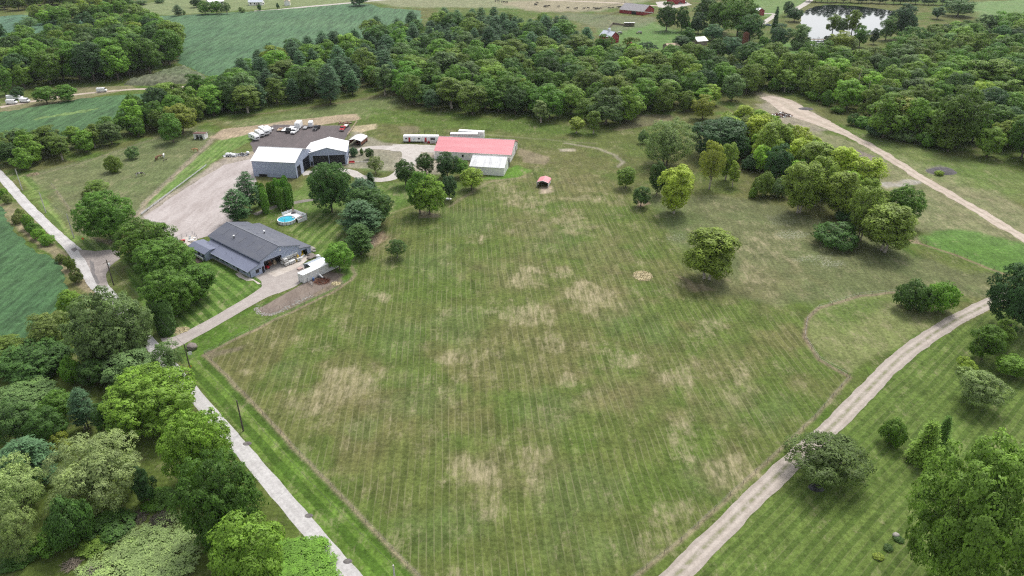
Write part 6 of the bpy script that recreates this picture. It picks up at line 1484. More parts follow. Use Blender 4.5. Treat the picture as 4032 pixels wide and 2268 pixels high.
for x in (-2.6, 3.0):
    for y in (-1.05, 1.05): wheel(rt, x, y, .48, .3)
p, a_ = head(V1, (2440, 470), (2200, 640)); pickup(p, a_, 'white_clean', 'white pickup truck parked in front of the box trailer', True)
p, a_ = head(W1, (215, 150), (100, 290)); camper(p, a_, 5.6, 2.5, 3.1, 'tall white enclosed box trailer behind the white pickup', False, False, 'box_trailer')
p, a_ = head(W1, (430, 190), (350, 290)); flat_trailer(p, a_, 3.6, 1.9, 'grey', 'small grey utility trailer between the box trailer and black pickup')
p, a_ = head(W1, (610, 130), (570, 220)); camper(p, a_, 3.6, 2.0, 2.6, 'small grey enclosed trailer behind the black pickup', False, False, 'box_trailer')
p, a_ = head(W1, (880, 200), (690, 340)); pickup(p, a_, 'black', 'black pickup truck on the dark lot')
p, a_ = head(W1, (1740, 250), (1690, 330)); pickup(p, a_, 'red', 'red pickup truck at the corner of the dark lot')
p, a_ = head(W1, (1860, 140), (1790, 215)); flat_trailer(p, a_, 4.6, 2.3, 'wood', 'flatbed trailer hitched behind the red pickup', cargo='white')
p, a_ = head(W1, (2380, 700), (2270, 830)); flat_trailer(p, a_, 5.2, 2.2, 'rust', 'rusty flatbed trailer with metal scrap beside the carport', cargo='chrome')
def car(loc, rz, col, label):
    e = empty('car', loc, rz, label, 'car')
    MB().prism([(-2.2, -.9, .4), (2.2, -.9, .4), (2.25, -.9, .75), (1.1, -.9, .95), (-2.2, -.9, .98)], (0, 1.8, 0)).build('body', M[col], e, bevel=.08)
    MB().prism([(-1.9, -.8, .95), (.95, -.8, .95), (.3, -.7, 1.5), (-1.6, -.7, 1.5)], (0, 1.6, 0)).build('cabin', M['glass'], e, bevel=.06)
    for x in (-1.4, 1.4):
        for y in (-.82, .82): wheel(e, x, y, .33, .2)
car(FF(1345, 44), .2, 'black', 'dark car parked by the far red barn')
car(FF(1285, 55), .1, 'grey', 'grey car parked beside the dark one at the far red barn')
car(FF(2460, 345), -.3, 'blue', 'dark blue car beside the far drive near the pond')
G00 = CR(0, 0, 2.556)
for i, (x, y, r_) in enumerate([(128, 1000, .3), (182, 998, .2), (125, 1046, .1), (255, 1030, -.1), (1030, 925, .2)]):
    e = empty('van', G00(x, y), r_, ['white van at the left of the far pair, beside the farm track', 'white van at the right of the far pair, beside the farm track', 'white van in front of the far pair at the field edge', 'white low van nearest the round green bushes', 'white van alone on the farm track near the corn patch'][i], 'van')
    MB().prism([(-2.6, -1, .4), (2.5, -1, .4), (2.6, -1, 1.1), (1.9, -1, 1.4), (1.5, -1, 2.2), (-2.6, -1, 2.3)], (0, 2, 0)).build('body', M['white_clean'], e, bevel=.12)
    MB().prism([(1.92, -.85, 1.42), (1.92, .85, 1.42), (1.56, .8, 2.12), (1.56, -.8, 2.12)], (.03, 0, 0)).build('windshield', M['glass'], e)
    for xx in (-1.7, 1.7):
        for yy in (-.9, .9): wheel(e, xx, yy, .36, .22)
# ================================================================ POLES, SIGNS, FENCES, RAIL
def zat(q, ypx):
    v = (1134-ypx)/FPX; return CAM_H + (v*q.y*CP - q.y*SP)/(CP + v*SP)
def pole(f, base, top, mat, label, arm=True, lamp=False, r=.16):
    q = f(*base); o = f(*top)
    yb = 1134-FPX*((o.y)*SP-CAM_H*CP)/(o.y*CP+CAM_H*SP)
    h = max(5.0, zat(q, yb))
    e = empty('utility_pole', q, .9, label, 'utility pole')
    MB().tube([(0, 0, -.2), (0, 0, h)], [r*1.2, r*.8], 8).build('shaft', M[mat], e)
    if arm:
        MB().box(-1.1, 1.1, -.06, .06, h-.8, h-.68).build('crossarm', M['wood'], e)
        for x in (-1.0, 0, 1.0): MB().cyl((x, 0, h-.68 if x else h), (0, 0, 1), .05, .18, 6).build('insulator', M['white'], e)
    if lamp: MB().cyl((.35, 0, h-1.9), (0, 0, 1), .28, .7, 10).build('transformer', M['white_clean'], e)
    return q, h
f0, fL = CR(0, 567, 2.556), CR(0, 1134, 2.556)
pol = [pole(f0, (225, 465), (155, 252), 'pole_pale', 'pale utility pole furthest up the road beside the paddock', False), pole(f0, (462, 692), (400, 485), 'pole_pale', 'middle pale utility pole beside the paddock', False), pole(f0, (745, 945), (675, 705), 'pole_pale', 'pale utility pole nearest the yard entrance', False),
       pole(f0, (1145, 1422), (1060, 1165), 'pole_dark', 'dark utility pole with white transformer at the yard entrance', True, True), pole(fL, (1595, 440), (1535, 200), 'pole_dark', 'dark utility pole beside the upright evergreen', False), pole(fL, (1925, 855), (1840, 565), 'pole_dark', 'dark utility pole by the yellow diamond sign', False),
       pole(fL, (2450, 1440), (2385, 1130), 'pole_dark', 'dark utility pole on the verge below the maples', False), pole(CR(0, 0, 1), (1560, 2330), (1553, 2225), 'pole_pale', 'pale pole top at the bottom edge of the picture', False)]
for i, j in ((2, 3), (3, 4), (4, 5), (5, 6), (6, 7), (1, 2), (0, 1)):
    (a, ha), (b, hb) = pol[i], pol[j]
    pts = [Vector((a.x, a.y, ha)).lerp(Vector((b.x, b.y, hb)), t/8) - Vector((0, 0, 1.1*4*(t/8)*(1-t/8))) for t in range(9)]
    tag(MB().tube(pts, .022, 4, False).build('power_line', M['black']), ['thin overhead wire between the first two paddock poles', 'thin overhead wire between the second and third paddock poles', 'thin overhead wire over the yard entrance', 'thin overhead wire in front of the workshop lawn trees', 'thin overhead wire over the driveway mouth', 'thin overhead wire along the verge by the yellow sign', 'thin overhead wire down to the bottom edge'][[(0, 1), (1, 2), (2, 3), (3, 4), (4, 5), (5, 6), (6, 7)].index((i, j))], 'wire')
def sign(q, w, h, z, mat, label, diamond=False, rz=0):
    e = empty('road_sign', q, rz, label, 'sign')
    MB().box(-.04, .04, 0, .06, 0, z+h).build('post', M['grey'], e)
    if diamond: MB().prism([(0, -.03, z), (w/2, -.03, z+h/2), (0, -.03, z+h), (-w/2, -.03, z+h/2)], (0, .03, 0)).build('panel', M[mat], e)
    else: MB().box(-w/2, w/2, -.03, 0, z, z+h).build('panel', M[mat], e)
    return e
sign(fL(1922, 845), 1.1, 1.1, 1.0, 'yellow', 'yellow diamond road sign on the verge', True, .5)
sign(fL(1922, 700), .9, .9, .8, 'white_clean', 'small white square sign below the boulder', False, .4)
sign(f0(842, 985), .9, .9, .7, 'orange', 'orange diamond sign on the verge by the yard entrance', True, .3)
def rock(name, q, r, mat, label, seed=1, sq=.7, cat='rock'):
    rng = np.random.default_rng(seed); bm = bmesh.new(); bmesh.ops.create_icosphere(bm, subdivisions=3, radius=r)
    for v in bm.verts:
        n = 0.75+0.5*float(fbm(np.array([v.co.x*2/r+seed]), np.array([v.co.y*2/r+v.co.z*3/r]), 1.0, seed, 3)[0]); v.co *= n; v.co.z = v.co.z*sq + r*sq*.75
    me = bpy.data.meshes.new(name); bm.to_mesh(me); bm.free(); me.materials.append(M[mat]); me.polygons.foreach_set('use_smooth', [True]*len(me.polygons))
    o = bpy.data.objects.new(name, me); o.location = q; return tag(link(o), label, cat)
rock('boulder', fL(1935, 612), 1.25, 'stone', 'big brown boulder beside the driveway mouth', 3)
POST = MB().box(-.035, .035, -.035, .035, 0, 1.0).mesh('post', M['wood'])
WPOST = MB().box(-.07, .07, -.07, .07, 0, 1.0).mesh('post', M['pole_dark'])
def fence(pts, h, step, label, wires=2, post=POST, wm='grey', closed=False, wr=.015, name='wire_fence'):
    e = empty(name, (pts[0].x, pts[0].y, 0), 0, label, 'fence'); o = pts[0]
    for a, b in zip(pts, pts[1:]):
        n = max(1, int((b-a).length/step))
        for k in range(n + (b is pts[-1])):
            q = a.lerp(b, k/n) - o; c = bpy.data.objects.new('post', post); c.location = (q.x, q.y, 0); c.scale.z = h*trng.uniform(.93, 1.05); link(c, e)
    for k in range(wires):
        z = h*(k+1)/wires*.95; MB().tube([Vector((p.x-o.x, p.y-o.y, z)) for p in pts], wr, 3, False).build('wire', M[wm], e)
    return e
fence(VP([(515,893),(700,800),(830,738),(885,705)]), 1.1, 4, 'thin wire fence along the upper left edge of the big field')
fence(VP([(515,893),(640,1020),(780,1170),(920,1315),(1065,1465)]), 1.1, 4, 'thin wire fence between the verge strip and the big field')
fence(VP([(2130,945),(2060,905),(2024,850),(2030,805),(2060,775),(2160,745),(2260,735)]), 1.1, 4, 'thin wire fence curving round the rough triangle beside the lane')
fence(VP([(2137,950),(2050,1050),(1960,1136),(1837,1246),(1713,1362),(1580,1465)]), 1.1, 4, 'thin wire fence between the big field and the gravel lane')
fence(VP([(340,545),(365,510),(430,450),(530,355)]), 1.2, 5, 'wire fence between the horse paddock and the mown strip')
fence(VP([(92,440),(200,412),(340,365),(480,322)]), 1.2, 5, 'wire fence along the hedgerow side of the horse paddock')
fence(VP([(130,465),(170,520),(222,590),(245,612),(300,615)]), 1.2, 5, 'wire fence between the horse paddock and the road')
fC = CR(1540, 480, 3.903)
fence([fC(*p) for p in ((340, 180), (600, 195), (900, 215))], 1.9, 2.4, 'dark posted fence behind the office trailer', 3, WPOST, 'black')
fence([fC(*p) for p in ((900, 215), (910, 180), (1100, 180))], 1.9, 2.4, 'short dark posted fence beside the semi trailers', 3, WPOST, 'black')
fence(VP([(2296,603),(2400,638),(2500,678),(2530,690)]), 1.1, 4, 'thin wire fence above the right end of the field')
fence([CR(700, 1120, 4.287)(*p) for p in ((1320, 372), (1545, 492), (1900, 330), (2230, 180), (2450, 95))], 1.0, 2.5, 'low wire fence on the stone edge of the soil strip', 2)
M['grey_steel'] = paint('grey_steel', (.5, .51, .53), .5)
gr = empty('guard_rail', f0(1420, 720), 0, 'grey steel guard rail along the edge of the gravel yard', 'guard rail')
q1 = f0(2078, 222) - f0(1420, 720); n_ = int(q1.length/4); dr = q1.normalized(); sd = Vector((-dr.y, dr.x, 0))
MB().prism([Vector((0, 0, .42)), Vector((0, 0, .6))+sd*.1, Vector((0, 0, .78)), Vector((0, 0, .8))-sd*.12, Vector((0, 0, .4))-sd*.12], q1).build('beam', M['grey_steel'], gr)
for k in range(n_+1): c = bpy.data.objects.new('post', POST); c.location = q1*(k/n_)-sd*.1; c.scale = (1.6, 1.6, .65); link(c, gr)
fence([CR(1160, 480, 9.057)(*p) for p in ((2230, 20), (2070, 260), (1890, 510))], 1.1, 2.6, 'pale rail fence at the end of the dark lot', 2, MB().box(-.08, .08, -.08, .08, 0, 1.0).mesh('post', M['tan']), 'tan', wr=.09, name='rail_fence')
# ================================================================ ROUND THE WORKSHOP
fD = CR(1080, 960, 9.171)
M['tote'] = paint('tote', (0.8, 0.8, 0.77), 0.45, var=0.08)
tp = empty('liquid_tote', (0, 0, 0), R(50.3))
MB().box(-.58, .58, -.48, .48, .18, 1.14).build('tank', M['tote'], tp, bevel=.12)
cg = MB()
for x in np.linspace(-.6, .6, 6): cg.box(x-.008, x+.008, -.52, -.49, .15, 1.12).box(x-.008, x+.008, .49, .52, .15, 1.12)
for y in np.linspace(-.5, .5, 5): cg.box(-.62, -.59, y-.008, y+.008, .15, 1.12).box(.59, .62, y-.008, y+.008, .15, 1.12)
for z in (.4, .75, 1.1): cg.box(-.62, .62, -.525, -.505, z-.008, z+.008).box(-.62, .62, .505, .525, z-.008, z+.008)
cg.build('cage', M['chrome'], tp); MB().box(-.6, .6, -.5, .5, 0, .15).build('pallet', M['wood'], tp); MB().cyl((0, 0, 1.14), (0, 0, 1), .11, .06, 10).build('lid', M['black'], tp); MB().box(-.25, .25, -.54, -.525, .5, .8).build('plate', M['grey'], tp)
spots = [(450, 790, 0), (600, 735, 0), (690, 695, 0), (890, 625, 0), (330, 740, 0), (425, 778, 1.16), (340, 725, 1.16), (470, 690, 1.16), (480, 680, 0), (580, 640, 0), (585, 648, 1.16), (690, 590, 0), (690, 590, 1.16), (790, 560, 1.16), (790, 560, 0)]
TL = ['white caged tote at the near left end of the apron row, lower level', 'white caged tote second from the garage door, front row', 'white caged tote third from the garage door, front row', 'white caged tote right of the yellow steps', 'white caged tote hidden beside the garage door, lower level', 'white caged tote stacked at the near left corner', 'white caged tote stacked against the garage door edge', 'white caged tote stacked in the second rank, left', 'white caged tote under the second rank, left', 'white caged tote under the second rank, middle', 'dark-sided caged tote stacked in the second rank, middle', 'white caged tote by the wall behind the yellow steps, lower', 'white caged tote stacked by the wall behind the yellow steps', 'tallest white caged tote stacked near the lean-to', 'white caged tote at ground level near the lean-to']
for i, (x, y, z) in enumerate(spots):
    o = tp if i == 0 else tree_copy(tp); q = fD(x, y); o.location = (q.x, q.y, z + .03); tag(o, TL[i], 'tote', 'liquid totes beside the garage door'); o.rotation_euler.z = R(50.3) + trng.uniform(-.06, .06)
ys = empty('rolling_steps', fD(775, 660), R(50), 'yellow rolling steps standing among the white totes', 'steps')
for y in (-.4, .4): MB().tube([(0, y, 0), (1.2, y, 2.0)], .05, 5).tube([(1.3, y, 0), (1.2, y, 2.0)], .05, 5).build('side_frame', M['yellow'], ys)
for k in range(6): MB().box(.15+k*.18, .4+k*.18, -.4, .4, .3+k*.3, .34+k*.3).build('step', M['yellow'], ys)
yl = empty('forklift', fD(980, 440), R(120), 'old yellow forklift parked by the lean-to door', 'forklift')
MB().box(-.9, .7, -.5, .5, .3, 1.0).build('body', M['yellow'], yl, bevel=.08)
for y in (-.4, .4): MB().box(.75, .85, y-.06, y+.06, .1, 2.4).build('mast', M['rust'], yl); MB().box(.85, 1.8, y-.06, y+.06, .1, .16).build('fork', M['black'], yl)
MB().box(-.8, .5, -.5, .5, 1.9, 1.97).build('overhead_guard', M['yellow'], yl)
for x in (-.75, .45):
    for y in (-.45, .45): MB().tube([(x, y, 1.0), (x, y, 1.9)], .04, 4).build('guard_post', M['yellow'], yl)
for x in (-.6, .5):
    for y in (-.5, .5): wheel(yl, x, y, .28, .2)
for i, (x, y) in enumerate([(965, 545), (1000, 515), (1035, 470), (1060, 440)]):
    o = MB().loft([[Vector((.45*math.cos(t)*k, .32*math.sin(t)*k, z)) for t in [j*math.pi/5 for j in range(10)]] for k, z in ((.8, 0), (1, .25), (.85, .55), (.3, .68))]).build('white_sack', M['white'], None, True)
    o.location = fD(x, y); o.rotation_euler.z = i; tag(o, 'white bulk sack lying beside the yellow forklift', 'sack', 'white sacks by the forklift')
pk = empty('brick_pallet', fD(930, 920), R(50), 'low pallet stacked with pinkish pavers near the carport', 'pallet')
MB().box(-.75, .75, -.6, .6, 0, .14).build('pallet', M['wood'], pk)
M['paver'] = paint('paver', (0.5, 0.36, 0.32), 0.9, var=0.2)
for x in range(4):
    for y in range(3): MB().box(-.72+x*.36, -.38+x*.36, -.56+y*.38, -.2+y*.38, .14, .42+.05*((x+y) % 2)).build('paver', M['paver'], pk)
wf = Matrix.Translation(w0) @ Matrix.Rotation(R(50.3), 4, 'Z')
def wl(x, y, z=0): return wf @ Vector((x, y, z))
mw = empty('riding_mower', wl(6.5, 1.6, .05), R(-40), 'red riding mower just inside the open garage door', 'mower')
MB().prism([(-.9, -.4, .3), (.9, -.4, .3), (.85, -.4, .85), (.1, -.4, .95), (-.9, -.4, .6)], (0, .8, 0)).build('hood', M['red'], mw, bevel=.08); MB().box(-.6, -.1, -.25, .25, .6, .75).box(-.7, -.6, -.25, .25, .7, 1.15).build('seat', M['black'], mw); MB().tube([(0, 0, .9), (-.1, 0, 1.2)], .03, 5).tube([(-.1, -.2, 1.2), (-.1, .2, 1.2)], .03, 5).build('steering_wheel', M['black'], mw)
MB().box(-.4, .4, -.6, .6, .12, .28).build('cutting_deck', M['red'], mw)
for x in (-.65, .65):
    for y in (-.45, .45): wheel(mw, x, y, .26, .2)
for i, (x, y, m_, lab) in enumerate([(8.2, 2.6, 'rust', 'rust-brown machine standing inside the garage'), (9.6, 2.2, 'tan', 'tan crate stack just inside the garage on the right'), (9.4, 4.2, 'grey', 'grey cabinet deeper inside the garage')]):
    e = empty(['machine', 'crate_stack', 'cabinet'][i], wl(x, y, .05), R(50.3), lab, ['machine', 'crate', 'cabinet'][i])
    MB().box(-.5, .5, -.4, .4, 0, .9).build('base', M[m_], e, bevel=.04); MB().box(-.35, .35, -.3, .3, .9, 1.5).build('upper', M[m_], e, bevel=.05)
gp = empty('gate_panel', fD(1215, 1380), R(-52), 'grey tubular gate panel leaning beside the white container', 'gate')
fr = MB()
for z in (.1, .5, .9, 1.3): fr.tube([(0, 0, z), (3.4, 0, z)], .035, 5)
for x in (0, 1.7, 3.4): fr.tube([(x, 0, .05), (x, 0, 1.35)], .04, 5)
fr.build('frame', M['chrome'], gp)
tk = empty('spreader_tube', fD(1640, 1200), R(-35), 'white auger tube with black end beside the container', 'auger')
MB().tube([(0, 0, .9), (1.9, -.3, .45)], .2, 10).build('tube', M['white_clean'], tk); MB().cyl((1.9, -.3, .42), (1, -.1, -.2), .33, .35, 10).build('funnel', M['black'], tk); MB().box(-.5, .3, -.4, .4, .1, .8).build('hopper', M['grey'], tk)
for y in (-.4, .4): wheel(tk, -.1, y, .25, .16)
bb = MB().cyl((0, 0, 0), (0, 0, 1), .3, .9, 12).build('drum', M['blue']); bb.location = fD(1420, 1330); tag(bb, 'blue barrel beside the white container', 'barrel')
def scraps(name, q, n, R_, h, mats, label, cat, seed, long=1.2, flat=False, sizes=(.15, .6)):
    e = empty(name, q, 0, label, cat); rnd = random.Random(seed)
    for mi, (mt, share, nm) in enumerate(mats):
        m = MB()
        for _ in range(int(n*share)):
            a, r_ = rnd.uniform(0, 6.28), R_*math.sqrt(rnd.random()); z = h*(1-r_/R_)*rnd.random()+.05
            s_ = [rnd.uniform(*sizes)*long, rnd.uniform(*sizes)*.5, rnd.uniform(.03, .25)]
            b = MB().box(-s_[0], s_[0], -s_[1], s_[1], -s_[2], s_[2])
            mx = Matrix.Translation((r_*math.cos(a), r_*math.sin(a)*.6, z)) @ Matrix.Rotation(rnd.uniform(0, 6.28), 4, 'Z') @ Matrix.Rotation(rnd.uniform(-.5, .5), 4, 'X') @ Matrix.Rotation(rnd.uniform(-.5, .5), 4, 'Y')
            m.add([mx @ Vector(v) for v in b.v], b.f)
        o = m.build(nm, M[mt], e); o['kind'] = 'stuff'
    return e
scraps('debris_pile', CR(3024, 0, 2.556)(130, 1165), 240, 5.5, 2.4, [('wood', .4, 'boards'), ('rust', .25, 'rusty_scrap'), ('white', .2, 'white_scrap'), ('grey', .15, 'grey_scrap')], 'big heap of boards and scrap beside the pale dirt track', 'debris', 4)
f8 = CR(840, 560, 14.31)
scraps('scrap_heap', f8(1050, 760), 60, 4.0, 1.2, [('white', .45, 'white_panels'), ('black', .25, 'dark_scrap'), ('grey', .3, 'grey_scrap')], 'heap of white tanks and scrap at the corner of the gravel yard', 'debris', 7)
scraps('scrap_heap', f8(1640, 720), 40, 3.0, .8, [('black', .5, 'dark_scrap'), ('grey', .35, 'grey_scrap'), ('white', .15, 'white_panels')], 'low heap of dark metal scrap nearest the white-roofed shed', 'debris', 8)
for i, (x, y, sx) in enumerate([(830, 740, 1.2), (1130, 790, 1.0), (990, 740, .7), (1950, 660, .7)]):
    o = MB().loft([[Vector((sx*math.cos(t)*k, .7*math.sin(t)*k, z)) for t in [j*math.pi/6 for j in range(12)]] for k, z in ((.9, 0), (1, .5), (.9, .95), (.4, 1.15))]).build('white_tank', M['white_clean'], None, True); o.location = f8(x, y)
    tag(o, ['large white plastic tank in the yard scrap heap', 'second white plastic tank, front of the yard scrap heap', 'small white tank behind the larger ones in the scrap heap', 'white tub at the shed end of the scrap heap'][i], 'tank')
scraps('timber_pile', CR(1160, 480, 9.057)(1780, 50), 26, 3.0, .5, [('wood', .6, 'boards'), ('rust', .4, 'rusty_boards')], 'low pile of old timber behind the red pickup', 'debris', 12, 3.0)
# stone edge of the soil strip
st_ = MB(); rnd = random.Random(3); fS = CR(700, 1120, 4.287); ln_ = [fS(*p) for p in ((1310, 400), (1340, 460), (1450, 510), (1560, 515), (1700, 470), (1900, 360), (2100, 260), (2260, 190))]
for a, b in zip(ln_, ln_[1:]):
    for k in range(int((b-a).length*9)):
        q = a.lerp(b, rnd.random()) + Vector((rnd.gauss(0, .35), rnd.gauss(0, .35), 0)); s_ = rnd.uniform(.12, .3)
        st_.add([q + Vector((x*s_*rnd.uniform(.6, 1.2), y*s_*rnd.uniform(.6, 1.2), z*s_*.7)) for x, y, z in ((-1, -1, 0), (1, -1, 0), (1, 1, 0), (-1, 1, 0), (0, 0, 1.3))], [(0, 1, 4), (1, 2, 4), (2, 3, 4), (3, 0, 4)])
tag(st_.build('riprap', M['limestone']), 'pale riprap stones along the edge of the soil strip', 'stones', kind='stuff')
for i, (x, y, s_) in enumerate([(1340, 150, .65), (1400, 200, .8), (1330, 260, .6), (1440, 280, .55)]): rock('stone', fD(x, y), s_, 'limestone', ['pale rock at the top of the heap by the lean-to', 'largest pale rock beside the lean-to corner', 'pale rock touching the lean-to wall', 'small pale rock at the lawn side by the lean-to'][i], 10+i, .5)
for i, (x, y) in enumerate([(1330, 420), (1420, 470), (1300, 520)]): rock('soil_heap', fD(x, y), 1.0, 'stone', ['heap of earth and stones beside the concrete apron', 'heap of stones behind the galvanised carport', 'low heap of rubble at the corner of the concrete apron'][i], 20+i, .35, 'heap')
ot = rock('propane_tank', fD(1590, 510), .75, 'white_clean', 'white round-topped tank behind the galvanised carport', 31, .9, 'tank')
LATE_BRUSH = True
# patio behind the trees
fT = CR(560, 860, 6.44)
patio = sheet('patio', [fT(*p) for p in ((1060, 640), (1150, 690), (1330, 590), (1400, 540), (1290, 420), (1010, 500), (1000, 560))], 0.035, RM['concrete'], .05, .8, 3, 'small fenced patio at the end of the grey workshop')
fence([fT(*p) for p in ((900, 560), (1010, 500), (1130, 460), (1290, 420), (1400, 520))], 1.5, 1.6, 'grey mesh fence round the patio', 4, MB().box(-.04, .04, -.04, .04, 0, 1).mesh('post', M['grey']), 'grey', wr=.02, name='mesh_fence')
for i, (x, y, r_) in enumerate([(1220, 530, .4), (1330, 520, 2.2), (1200, 580, 0), (1270, 600, 1.2)]):
    if i == 3:
        e = empty('patio_table', fT(1275, 590), 0, 'round white patio table', 'table'); MB().cyl((0, 0, .7), (0, 0, 1), .55, .05, 18).build('table_top', M['white_clean'], e)
        for k in range(4): MB().tube([(.4*math.cos(k*1.57), .4*math.sin(k*1.57), 0), (.3*math.cos(k*1.57), .3*math.sin(k*1.57), .7)], .03, 5).build('leg', M['white_clean'], e)
        continue
    e = empty('patio_chair', fT(x, y), r_, ['white lounge chair at the back of the patio', 'white lounge chair beside the workshop wing on the patio', 'white chair in front of the patio table'][i], 'chair')
    MB().box(-.35, .35, -.35, .35, .36, .44).build('seat', M['white_clean'], e); MB().prism([(-.35, .3, .42), (.35, .3, .42), (.35, .55, 1.05), (-.35, .55, 1.05)], (0, .06, 0)).build('backrest', M['white_clean'], e)
    for xx in (-.3, .3):
        for yy in (-.3, .3): MB().box(xx-.03, xx+.03, yy-.03, yy+.03, 0, .36).build('leg', M['white_clean'], e)
rm = empty('garden_cart', fT(1035, 600), .4, 'red garden cart on the patio', 'cart'); MB().box(-.7, .7, -.4, .4, .35, .8).build('tray', M['red'], rm, bevel=.06); MB().tube([(.7, 0, .5), (1.3, 0, .9)], .03, 5).build('handle', M['black'], rm)
for x in (-.45, .45):
    for y in (-.4, .4): wheel(rm, x, y, .2, .12)
pb = empty('garden_bed', fT(1390, 1060), R(-40), 'dark soil garden bed with white rail beside the porch', 'garden bed')
MB().box(-2.2, 2.2, -1.0, .7, 0, .12).build('soil', M['soil'], pb); MB().box(-2.3, 2.1, .75, 1.0, .5, 1.05).build('white_rail', M['white_clean'], pb)
for x in (-2.1, 0, 1.9): MB().box(x, x+.1, .82, .92, 0, .5).build('rail_post', M['white_clean'], pb)
# lawn bits near the forked maple
tub = MB().loft([[Vector((.5*math.cos(t)*k, .35*math.sin(t)*k, z)) for t in [j*math.pi/6 for j in range(12)]] for k, z in ((.8, 0), (1, .35))]).build('tub', M['white_clean'], None, True); tub.location = CR(700, 1120, 4.287)(360, 255); tag(tub, 'white tub under the forked maple on the striped lawn', 'tub')
bt = MB().loft([[Vector((x, w*.5, .05)), Vector((x, w*.6, .35)), Vector((x, -w*.6, .35)), Vector((x, -w*.5, .05))] for x, w in ((-1.6, .5), (-.8, 1.0), (.6, 1.1), (1.6, .7))]).build('rowing_boat', M['white_clean'], None); bt.location = fC(860, 1190); bt.rotation_euler.z = -.3; tag(bt, 'small white boat lying at the edge of the field below the trees', 'boat')
rbx = empty('garden_bench', CR(1008, 567, 2.556)(965, 195), .05, 'red bench on the loop island', 'bench'); MB().box(-1.1, 1.1, -.3, .3, .4, .5).build('seat', M['red'], rbx); MB().prism([(-1.1, .28, .5), (1.1, .28, .5), (1.1, .45, 1.0), (-1.1, .45, 1.0)], (0, .06, 0)).build('backrest', M['red'], rbx)
for x in (-1, 1): MB().box(x-.06, x+.06, -.25, .3, 0, .4).build('leg', M['red'], rbx)
E_ = CR(1008, 567, 2.556)
for i, (x, y) in enumerate([(1020, 180), (1060, 178), (1110, 182)]):
    o = MB().box(-.9, .9, -.35, .35, 0, .12).build('paving_slab', M['limestone']); o.location = E_(x, y); tag(o, 'pale slab in the row behind the red bench', 'slab', 'pale slabs on the loop island')
# ================================================================ POOL AND DECK
pc_ = Vector((-76.1, 229.2, 0)); pr = 2.95
po = empty('swimming_pool', pc_, 0, 'round above-ground pool with turquoise water', 'pool')
ng = 36; circ = lambda r_, z: [Vector((r_*math.cos(2*math.pi*k/ng), r_*math.sin(2*math.pi*k/ng), z)) for k in range(ng)]
MB().loft([circ(pr, 0), circ(pr, 1.1), circ(pr-.06, 1.1), circ(pr-.06, 0)], False).build('wall', M['white'], po)
MB().loft([circ(pr-.05, .9), circ(.02, .92)], False).build('water', M['pool_water'], po, True)
MB().loft([circ(pr-.12, 1.1), circ(pr-.12, 1.16), circ(pr+.12, 1.16), circ(pr+.12, 1.1)], False).build('top_rail', M['white_clean'], po)
for k in range(14):
    a = 2*math.pi*k/14; o = MB().box(-.05, .05, -.09, .09, 0, 1.1).build('upright', M['grey'], po); o.location = ((pr+.04)*math.cos(a), (pr+.04)*math.sin(a), 0); o.rotation_euler.z = a
ld = MB().box(-.4, .4, -.3, .3, .9, 1.0).box(-.35, .35, -.25, .25, 1.0, 1.18); o = ld.build('pool_steps', M['white_clean'], po); o.location = (1.9, 1.3, .05)
for i, (x, y, h) in enumerate([(-3.6, .4, 2.6), (-2.9, 1.9, 1.9), (.25, -3.1, 2.5)]):
    o = MB().tube([(0, 0, 0), (0, 0, h)], .06, 6).tube([(-.2, 0, h-.15), (.2, 0, h-.15)], .04, 4).build('lamp_post', M['tan'], None); o.location = pc_ + Vector((x, y, 0)); tag(o, ['thin pale post at the left side of the pool', 'short pale post behind the pool', 'thin pale post in front of the pool'][i], 'post')
D_ = [Vector(p) for p in ((-78.4, 232.4, 0), (-75.6, 235.7, 0), (-69.7, 231.3, 0), (-72.1, 228.3, 0))]
dkk = empty('pool_deck', pc_, 0, 'raised white deck with white fence beside the pool', 'deck')
c0_ = pc_
top = [p-c0_ for p in (D_[0], D_[1], D_[2], D_[3], Vector((-73.3, 230.6, 0)), Vector((-75.2, 232.2, 0)), Vector((-77.3, 232.1, 0)))]
MB().prism([p + Vector((0, 0, 1.0)) for p in top], (0, 0, .1)).build('floor', M['white_clean'], dkk)
for a, b in ((0, 1), (1, 2), (2, 3)):
    A0, B0 = D_[a]-c0_, D_[b]-c0_; L_ = (B0-A0).length; ux = (B0-A0)/L_; nr = Vector((-ux.y, ux.x, 0))
    MB().prism([A0, B0, B0+Vector((0, 0, 1.0)), A0+Vector((0, 0, 1.0))], nr*.05).build('skirt', M['white'], dkk)
    n = max(2, int(L_/1.8))
    for k in range(n+1): q = A0+ux*(L_*k/n); MB().box(q.x-.08, q.x+.08, q.y-.08, q.y+.08, 1.0, 2.15).build('fence_post', M['white_clean'], dkk)
    for k in range(n):
        P0, P1 = A0+ux*(L_*k/n+.1), A0+ux*(L_*(k+1)/n-.1)
        MB().prism([P0+Vector((0, 0, 1.2)), P1+Vector((0, 0, 1.2)), P1+Vector((0, 0, 1.95)), P0+Vector((0, 0, 1.95))], nr*.04).build('fence_panel', M['white'], dkk)
        MB().prism([P0+Vector((0, 0, 1.95)), P1+Vector((0, 0, 1.95)), P1+Vector((0, 0, 2.05)), P0+Vector((0, 0, 2.05))], nr*.07).build('fence_rail', M['white_clean'], dkk)
for i in (0, 1, 2):
    o = MB().tube([(0, 0, 0), (0, 0, 3.1)], .06, 6).build('lamp_post', M['tan']); o.location = D_[i]; tag(o, ['thin pale post at the left corner of the pool deck', 'thin pale post at the back corner of the pool deck', 'thin pale post at the right corner of the pool deck'][i], 'post')
um = empty('folded_umbrella', Vector((-75.0, 234.2, 1.1)), .3, 'folded dark umbrella with tan cover on the pool deck', 'umbrella')
